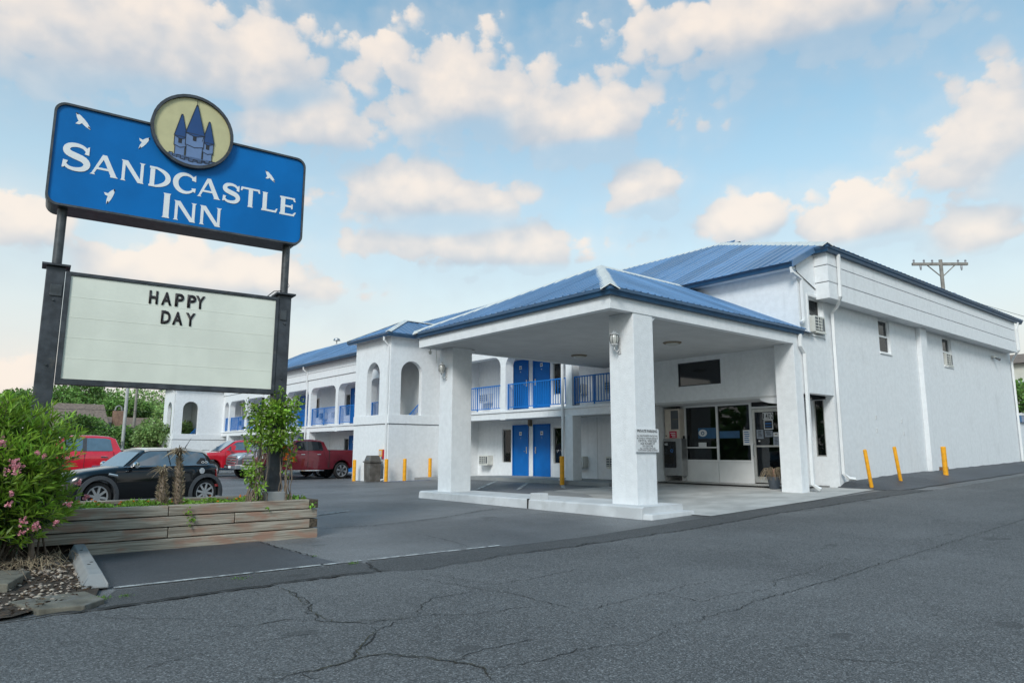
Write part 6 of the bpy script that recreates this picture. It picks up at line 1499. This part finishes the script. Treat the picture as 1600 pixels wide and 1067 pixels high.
        MB().box((-1.035, min(sg * .80, sg * .995), .55), (-1.005, max(sg * .80, sg * .995), 1.395)).build('bed_gap', 'crack', body, local=True)
        for wx in (Wf, Wr): wheel(c, wx, sg * .955, Rt, .27, 6, .295, 'split')
    MB().box((-2.4, -.7, .48), (2.4, .7, .60)).build('underbody', 'rubber', body, local=True)
    return c
pickup('dark red pickup parked beyond the stair tower, nose towards the lot', (13.94, 33.05, 0), math.pi, 'car_maroon', glass='tint_glass')
pickup('silver grey pickup whose grille shows just left of the dark red pickup', (14.0, 35.65, 0), math.pi, 'car_silver', glass='tint_glass')
pickup('bright red pickup farthest in the row, right of the black hatchback', (12.9, 38.6, 0), math.pi, 'car_red', chrome_bumper=False)
red1 = pickup('bright red pickup parked right behind the black hatchback, cab over its bonnet', (3.85, 27.0, 0), math.pi, 'car_red', dark_grille=True); red1.scale = (.93, 1, .965)
pickup('blue pickup behind the red pickup at the left, only its bed corner showing', (3.50, 33.9, 0), math.pi, 'car_blue', fancy=False)

def sedan(label, loc, rotz, paint):
    c = thing('sedan_car', label, 'car', loc, rotz=rotz)
    wheels = [(1.38, .32), (-1.38, .32)]; RA = .38
    top = lerp_fn([(-2.3, .85), (-2.2, 1.02), (-1.5, 1.04), (.9, .95), (1.6, .90), (2.1, .78), (2.3, .6)]); hw = lerp_fn([(-2.3, .75), (-1.9, .88), (1.8, .88), (2.3, .7)])
    bot = lambda x: arch_z(x, wheels, RA, .22)
    def sec(x):
        w, zt, zb = hw(x), top(x), bot(x); zb = min(zb, zt - .08); return [(w * .97, zb), (w, zb + .03), (w, zb + (zt - zb) * .5), (w * .97, zt - .08), (w * .88, zt), (0, zt + .03)]
    body = loft(stations(-2.3, 2.3, wheels, RA), sec).build('body', paint, c, local=True, smooth=35)
    zr = lerp_fn([(-1.75, 1.02), (-1.0, 1.40), (-.3, 1.46), (.3, 1.42), (1.1, .96)])
    sy = lambda x, z: .80 - .22 * (z - .96) / .48
    loft([-1.75, -1.4, -1.0, -.6, -.3, 0, .3, .6, .85, 1.1], lambda x: [(.80, .94), (sy(x, max(.96, zr(x) - .03)), max(.96, zr(x) - .03)), (sy(x, zr(x)) * .85, zr(x)), (0, zr(x) + .012)]).build('cabin', paint, body, local=True, smooth=35)
    panel_on(body, 'side_window', 'car_glass', [(.85, 1.02), (.28, 1.36), (-.18, 1.40), (-.18, 1.02)], sy); panel_on(body, 'side_window', 'car_glass', [(-.24, 1.02), (-.24, 1.40), (-.95, 1.34), (-1.35, 1.06), (-1.3, 1.02)], sy)
    MB().hexa([(1.115, .66, .985), (1.115, -.66, .985), (.335, -.55, 1.415), (.335, .55, 1.415), (1.125, .66, .99), (1.125, -.66, .99), (.345, -.55, 1.425), (.345, .55, 1.425)]).build('windscreen', 'car_glass', body, local=True)
    for sg in (1, -1):
        for wx, _ in wheels: wheel(c, wx, sg * .84, .32, .21, 7, .22)
        MB().box((2.05, min(sg * .5, sg * .82), .62), (2.22, max(sg * .5, sg * .82), .74)).build('headlight', 'lamp_clear', body, local=True, bevel=.02)
    return c
sedan('dark blue sedan glimpsed between the black hatchback and the far red pickup', (13.6, 43.2, 0), math.pi, 'car_navy')

# ------------------------------------------------------------------ bollards
def bollard_mesh(rad, h):
    return MB().lathe([(0, -.1), (rad, -.1), (rad, h - .02), (rad * .8, h), (0, h)], (0, 0, 0), 14).mesh('bollard', 'bollard_yellow', smooth=30)
BM_, BS = bollard_mesh(.078, .95), bollard_mesh(.05, .97)
for (x, y, me, tilt, lab) in ((14.80, 29.2, BM_, 0, 'yellow bollard at the left corner of the stair tower beside the dark red pickup'), (14.92, 26.5, BM_, 0, 'yellow bollard beside the litter bin at the tower corner'), (15.85, 26.55, BM_, 0, 'yellow bollard standing alone before the broad tower wall'), (17.12, 26.5, BM_, 0, 'yellow bollard nearest the left canopy column, before the tower wall'), (16.38, 17.2, BM_, 0, 'yellow bollard in front of the room window under the canopy'),
                              (19.80, 8.6, BS, -.24, 'thin leaning yellow bollard nearest the corner downspout of the side wall'), (21.73, 8.6, BS, -.26, 'thin leaning yellow bollard, middle one along the side wall'), (25.1, 8.55, bollard_mesh(.075, .84), -.02, 'stouter upright yellow bollard, farthest along the side wall')):
    z = T(x, y) if y > 9 else float(np.interp(x, [19.8, 21.7, 25.1], [.48, .57, .70]))
    o = link('bollard', me); o.location = (x, y, z); o.rotation_euler = (0, tilt, 0); tag(o, lab, 'bollard', 'yellow bollards')

# ------------------------------------------------------------------ litter bin, red-yellow box
lbn = thing('litter_bin', 'square brown litter bin with hooded lid against the stair tower', 'litter bin', (14.72, 27.35, T(14.7, 27.3)))
MB().hexa([(-.25, -.27, 0), (.25, -.27, 0), (.25, .27, 0), (-.25, .27, 0), (-.27, -.29, .82), (.27, -.29, .82), (.27, .29, .82), (-.27, .29, .82)]).build('bin_body', 'bin_brown', lbn, local=True, bevel=.02)
MB().box((-.31, -.33, .822), (.31, .33, .875)).build('rim', 'bin_brown', lbn, local=True, bevel=.015)
ld = MB().hexa([(-.27, -.28, .876), (.27, -.28, .876), (.27, .28, .876), (-.27, .28, .876), (-.20, -.22, 1.12), (.20, -.22, 1.12), (.20, .22, 1.12), (-.20, .22, 1.12)]).build('lid', 'bin_brown', lbn, local=True, bevel=.02)
MB().hexa([(-.262, -.14, .92), (-.262, .14, .92), (-.25, .14, .92), (-.25, -.14, .92), (-.228, -.12, 1.04), (-.228, .12, 1.04), (-.216, .12, 1.04), (-.216, -.12, 1.04)]).build('flap', 'grille_dark', ld, local=True)
bxo = thing('wall_box', 'small yellow and red box on the tower wall above the litter bin', 'box', (15.05, 27.25, 1.12))
MB().box((-.02, -.16, 0), (.12, .16, .30)).build('case', 'bollard_yellow', bxo, local=True, bevel=.008); MB().box((-.02, -.19, -.12), (.12, -.162, .29)).build('side_plate', 'red_print', bxo, local=True)
MB().box((-.026, -.10, .05), (-.021, .13, .25)).build('label_panel', 'cream_paint', bxo, local=True)

# ------------------------------------------------------------------ ice machine
im = thing('ice_machine', 'steel ice dispenser with black front under a cream upper unit by the office', 'ice machine', (19.2, 14.57, .41))
L_ = lambda mb, n, m, p=im, **k: mb.build(n, m, p, local=True, **k)
cabm = L_(MB().box((-.25, -.365, .16), (.04, .365, 1.37)), 'bin_cabinet', 'steel', bevel=.012)
for sx in (-.2, .0):
    for sy_ in (-.33, .33): L_(MB().lathe([(.0, 0), (.03, 0), (.02, .04), (.02, .158), (0, .158)], (sx, sy_, 0), 8), 'leg', 'steel', im)
upm = L_(MB().box((-.23, -.30, 1.375), (.04, .30, 2.36)), 'upper_unit', 'cream_paint', bevel=.012)
L_(MB().box((-.236, -.26, 1.68), (-.231, .04, 2.30)), 'intake_grille', 'grille_dark', upm); L_(MB().box((-.240, -.27, 2.0), (-.237, -.03, 2.02)), 'grille_bar', 'brown_lamp', upm)
L_(MB().box((-.236, -.18, 1.39), (-.231, .12, 1.62)), 'red_notice', 'red_print', upm)
for i, z in enumerate((1.56, 1.50, 1.44)): L_(MB().box((-.239, -.13, z - .012), (-.237, .07 - .03 * i, z + .012)), 'notice_print', 'paper', upm)
L_(MB().lathe([(0, 0), (.025, 0), (.025, -.012), (0, -.012)], (-.231, .25, 1.47), 10, 'x'), 'knob', 'ink', upm)
dsp = L_(MB().hexa([(-.31, -.12, .42), (-.25, -.14, .42), (-.25, .33, .42), (-.31, .31, .42), (-.31, -.12, 1.28), (-.25, -.14, 1.28), (-.25, .33, 1.28), (-.31, .31, 1.28)]), 'dispenser_front', 'machine_black', bevel=.015)
L_(MB().box((-.316, -.10, .55), (-.311, .29, .86)), 'dispenser_recess', 'crack', dsp)
L_(ring([(0.0 + .055 * math.cos(t), 0, .96 + .055 * math.sin(t)) for t in [i * math.pi / 8 for i in range(16)]], [(0.0 + .035 * math.cos(t), 0, .96 + .035 * math.sin(t)) for t in [i * math.pi / 8 for i in range(16)]], -.005, .0), 'tmp', 'blue_print', dsp)
for o in list(dsp.children):
    if o.name.startswith('tmp'):
        o.name = 'push_ring'; o.rotation_euler = (0, 0, -math.pi / 2); o.location = (-.314, -.02, .02)
L_(MB().box((-.316, -.03, .80), (-.312, .09, .83)), 'chute_light', 'blue_print', dsp)
o = link('lettering', text_mesh('ICE', .085, 'paper', 1, .004), dsp, local=True); o.location = (-.3175, .27, 1.16); o.rotation_euler = (math.pi / 2, 0, -math.pi / 2)
ph = thing('wall_phone', 'small black wall phone on the white office post by the ice machine', 'phone', (19.22, 14.33, 1.75))
L_(MB().box((-.09, -.07, -.13), (.02, .05, .13)), 'handset_box', 'machine_black', ph, bevel=.01); L_(MB().tube([(-.04, 0, -.13), (-.07, .02, -.3), (-.05, -.03, -.42), (-.02, -.04, -.3)], .008, 5), 'cord', 'wire', ph)
# potted dry grass
pot = thing('potted_plant', 'dry brown arching grass in a grey pot by the office door', 'potted plant', (18.35, 10.62, T(18.35, 10.6) + .02))
L_(MB().lathe([(0, 0), (.125, 0), (.135, .03), (.18, .29), (.195, .295), (.195, .33), (.175, .33), (.16, .28), (0, .27)], (0, 0, 0), 20), 'pot', 'pot_grey', pot, smooth=40)
r = np.random.default_rng(44); fm = MB(); fr_ = random.Random(4)
for k in range(95):
    a = fr_.random() * 6.28; L = fr_.uniform(.14, .40); hh = fr_.uniform(.22, .52); P = []
    for i in range(6):
        t = i / 5; P.append((.03 * math.cos(a) + L * t * math.cos(a), .03 * math.sin(a) + L * t * math.sin(a), .28 + hh * 2.6 * t * (1 - t * .92) - .10 * t * t))
    fm.tube(P, [.008, .008, .007, .005, .004, .002], 3, cap=False)
link('dry_grass', fm.mesh('dry_grass', 'dry_leaf', recalc=False), pot, local=True, kind='stuff')
L_(MB().tube([(-.02, -.02, .27), (-.03, -.03, .42), (-.01, -.02, .55)], [.045, .05, .03], 8), 'flower_stalk', 'brick_far', pot)

# ------------------------------------------------------------------ utility poles and wires
def pole(label, x, y, h, mat='pole_wood', r0=.16):
    t = thing('utility_pole', label, 'utility pole', (x, y, T(x, y)))
    L_(MB().tube([(0, 0, -.3), (0, 0, h * .5), (0, 0, h)], [r0, r0 * .85, r0 * .7], 12), 'shaft', mat, t, smooth=40); return t
up_ = pole('weathered utility pole with a crossarm rising behind the side wall roof', 41.0, 13.25, 10.75, 'pole_wood', .13)
cd = Vector((.77, -.636, 0)); H0 = 10.45
def across(a, z0, w=.06, h=.07): return [cd * a[0], cd * a[1]]
ca = MB(); s_ = Vector((.636, .77, 0)) * .06
ca.hexa([cd * -1.55 - s_ + Vector((0, 0, H0 - .02)), cd * 1.45 - s_ + Vector((0, 0, H0)), cd * 1.45 + s_ + Vector((0, 0, H0)), cd * -1.55 + s_ + Vector((0, 0, H0 - .02)), cd * -1.55 - s_ + Vector((0, 0, H0 + .12)), cd * 1.45 - s_ + Vector((0, 0, H0 + .14)), cd * 1.45 + s_ + Vector((0, 0, H0 + .14)), cd * -1.55 + s_ + Vector((0, 0, H0 + .12))])
cx = L_(ca, 'crossarm', 'pole_wood', up_)
for a in (-1.45, -.9, -.45, .95, 1.35):
    p = cd * a; L_(MB().lathe([(0, 0), (.05, .02), (.035, .07), (.06, .12), (.03, .18), (0, .2)], (p.x, p.y, H0 + .13), 10), 'insulator', 'insulator', cx)
for a in (-1.3, 1.3): p = cd * a * .85; L_(MB().lathe([(0, 0), (.05, -.03), (.06, -.12), (.04, -.25), (0, -.3)], (p.x, p.y, H0), 8), 'fuse', 'insulator', cx)
for sg in (-1, 1): L_(MB().tube([cd * sg * .75 + Vector((0, 0, H0)), cd * sg * .08 + Vector((0, 0, H0 - .6))], .03, 6), 'brace', 'pole_wood', cx)
L_(MB().lathe([(0, 0), (.2, 0), (.22, .1), (.22, .55), (.18, .6), (0, .62)], tuple(cd * .42 + Vector((0, 0, 8.3))), 14), 'transformer', 'insulator', up_, smooth=40)
L_(MB().tube([Vector((0, 0, 8.9)), cd * 6 + Vector((3, 0, 7.2)), cd * 14 + Vector((10, 0, 6.2))], .012, 4), 'wire', 'wire', up_)
p1 = pole('pale slim pole under the letter board, left one of the pair', 11.0, 60.0, 9.5, 'pole_pale', .14); p2 = pole('brown slim pole under the letter board, right one of the pair', 12.05, 62.0, 9.5, 'pole_wood', .12)
for z in (3.1, 4.4): L_(MB().tube([(-16, 3, z + .5), (-8, 1.5, z - .1), (0, 0, z), (5, 1, z - .25), (10, 4, z - .1)], .014, 4), 'wire', 'wire', p1)

# ------------------------------------------------------------------ far houses
def house(label, x0, y0, x1, y1, zb, zw, zr_, mat, along='x', chimney=()):
    h = thing('house', label, 'house', ((x0 + x1) / 2, (y0 + y1) / 2, zb))
    MB().box((x0, y0, zb), (x1, y1, zw)).build('wall', mat, h)
    rf = MB(); e = .4
    if along == 'x':
        ym = (y0 + y1) / 2; rf.prism([(x0 - e, y0 - e, zw), (x0 - e, y1 + e, zw), (x0 - e, ym, zr_)], (x1 - x0 + 2 * e, 0, 0))
    else:
        xm = (x0 + x1) / 2; rf.prism([(x0 - e, y0 - e, zw), (x1 + e, y0 - e, zw), (xm, y0 - e, zr_)], (0, y1 - y0 + 2 * e, 0))
    ro = rf.build('roof', 'shingle', h)
    for (x, y, z0, z1) in chimney:
        ch = MB().box((x - .42, y - .4, z0), (x + .42, y + .4, z1)).build('chimney', 'brick_far', ro)
        a = MB().tube([(x - .3, y, z1), (x - .22, y, z1 + .35), (x, y, z1 + .5), (x + .22, y, z1 + .35), (x + .3, y, z1)], .08, 6).build('chimney_pot', 'concrete_pale', ro)
    return h
house('brown-roofed house with brick chimneys among the trees at the left', 7.0, 71, 11.5, 79, 0, 3.0, 5.6, 'brick_far', 'x')
house('low house with brick chimney behind the slim poles', 10.8, 74, 16.5, 82, 0, 2.7, 4.6, 'brick_far', 'x', ((12.95, 73.8, 3.2, 5.0), (11.4, 77, 3.4, 5.2)))
hR = house('pale house peeping past the far end of the side wall', 61.5, 13.0, 72, 22, 1.2, 7.9, 9.2, 'house_pale', 'y')
for (x, y) in ((61.48, 15.0), (61.48, 17.6)):
    w = MB().box((x - .06, y - .5, 4.8), (x, y + .5, 6.6)).build('window', 'white_paint', hR); MB().box((x - .08, y - .4, 4.9), (x - .061, y + .4, 6.5)).build('pane', 'car_glass', w)
for (x) in (63.2, 66.0):
    w = MB().box((x - .6, 12.94, 5.0), (x + .6, 13.0, 6.8)).build('window', 'white_paint', hR); MB().box((x - .5, 12.92, 5.1), (x + .5, 12.939, 6.7)).build('pane', 'car_glass', w)
bw = thing('boundary_wall', 'low white wall with a blue capped band beyond the side wall', 'wall', (42, 9.7, .9))
MB().box((37.3, 9.55, .5), (56, 9.8, 2.7)).build('wall_body', 'stucco', bw); MB().box((37.3, 9.45, 2.702), (56, 9.9, 3.0)).build('blue_band', 'roof_blue', bw); MB().box((37.3, 9.42, 3.002), (56, 9.93, 3.1)).build('coping', 'white_paint', bw)

# ------------------------------------------------------------------ trees
def tree(label, x, y, h, rx, rz, z0, n, mat, leaf, seed, group='trees behind the motel car park', trunk=True, name='tree'):
    t = thing(name, label, 'tree' if trunk else 'shrub', (x, y, 0), group=group); rr_ = np.random.default_rng(seed); rd_ = random.Random(seed)
    tk = MB(); zc = z0 + rz * .9
    tk.tube([(0, 0, -.2), (rd_.uniform(-.2, .2), 0, zc * .4), (rd_.uniform(-.3, .3), 0, zc * .8)], [.05 * h, .035 * h, .022 * h], 8)
    cl = []
    K = 15
    for k in range(K):
        th = k * 2.4 + rd_.random(); u = rd_.uniform(-.75, 1); q = math.sqrt(max(0, 1 - u * u)) * rd_.uniform(.55, .95)
        c = np.array([rx * q * math.cos(th), rx * .8 * q * math.sin(th), zc + rz * u * .78]); cl.append(c)
        tk.tube([(0, 0, zc * .55), tuple((c * .5) + np.array([0, 0, zc * .35])), tuple(c)], [.018 * h, .010 * h, .004 * h], 5)
    L_(tk, 'trunk', 'bark', t, smooth=50)
    B, D_ = [], []
    for c in cl:
        m = n // K; p = rr_.normal(size=(m, 3)); p /= np.linalg.norm(p, axis=1)[:, None]; p *= (.35 + .65 * rr_.random(m) ** .5)[:, None]
        sc_ = rx * rd_.uniform(.30, .46); B.append(c + p * np.array([sc_, sc_, sc_ * .62])); D_.append(p + rr_.normal(0, .5, (m, 3)) + np.array([0, 0, .15]))
    B = np.concatenate(B); D_ = np.concatenate(D_); m = len(B)
    link('crown', leaf_mesh('crown', B, D_, rr_.uniform(.7, 1.3, m) * leaf, rr_.uniform(.45, .75, m) * leaf, mat, .15, seed=seed), t, local=True)
    return t
G = 'trees behind the motel car park'
tree('broad tree behind the left sign post', 8.6, 84, 8.3, 3.6, 2.2, 3.6, 5100, 'leaf_tree', .34, 1)
tree('spreading tree above the brown-roofed house', 12.2, 88, 8.8, 4.2, 2.4, 3.9, 6300, 'leaf_tree', .34, 2)
tree('airy tree showing sky between the slim poles and the motel', 18.2, 90, 8.6, 4.6, 2.6, 3.6, 5400, 'leaf_tree_pale', .32, 3)
tree('dark tree just left of the slim poles', 14.6, 80, 7.2, 3.2, 2.2, 2.4, 5100, 'leaf_tree', .32, 4)
tree('dark low tree in front of the brown-roofed house', 8.3, 62, 4.2, 2.6, 1.7, .6, 4800, 'leaf_tree', .26, 5)
tree('rounded pale green shrub between the slim poles and the far motel tower', 14.0, 58.5, 4.6, 2.2, 2.0, .3, 6900, 'leaf_tree_pale', .22, 6, trunk=True)
tree('mid green shrub left of the slim poles above the red pickup', 10.4, 61.5, 4.0, 2.2, 1.6, .4, 5100, 'leaf_tree', .24, 7)
tree('green tree tight against the far motel tower', 17.6, 72, 6.0, 2.8, 2.4, 1.2, 5400, 'leaf_tree_pale', .28, 8)
tree('far green tree low behind the oleander', 4.6, 86, 7.6, 3.6, 2.0, 3.0, 4200, 'leaf_tree', .34, 9)
tree('dry shrubby tree over the boundary wall beyond the side wall', 47, 12.0, 4.6, 2.2, 1.6, 2.2, 3900, 'leaf_tree', .2, 10, group='trees by the boundary wall')

# wood across the road and along the far side of the lot, out of the picture: it is what the glass and paint reflect
r = np.random.default_rng(77); B = []; D_ = []
for (x0, y0, x1, y1, k) in ((-30, -26, -34, 75, 26), (-30, -24, 60, -27, 24)):
    for i in range(k):
        f = i / (k - 1); cx_, cy_ = x0 + (x1 - x0) * f + r.normal(0, 1.2), y0 + (y1 - y0) * f + r.normal(0, 1.2); hh_ = r.uniform(5.5, 9)
        m = 420; p = r.normal(size=(m, 3)); p /= np.linalg.norm(p, axis=1)[:, None]; p *= (.4 + .6 * r.random(m) ** .5)[:, None]
        B.append(np.array([cx_, cy_, hh_ * .52]) + p * np.array([2.9, 2.9, hh_ * .5])); D_.append(p + r.normal(0, .6, (m, 3)))
B = np.concatenate(B); D_ = np.concatenate(D_); m = len(B)
tl = link('tree_line', leaf_mesh('tree_line', B, D_, r.uniform(.7, 1.3, m), r.uniform(.5, .9, m), 'leaf_tree', .2)); tl['kind'] = 'stuff'; tag(tl, 'belt of green trees across the road, behind the camera', 'trees')
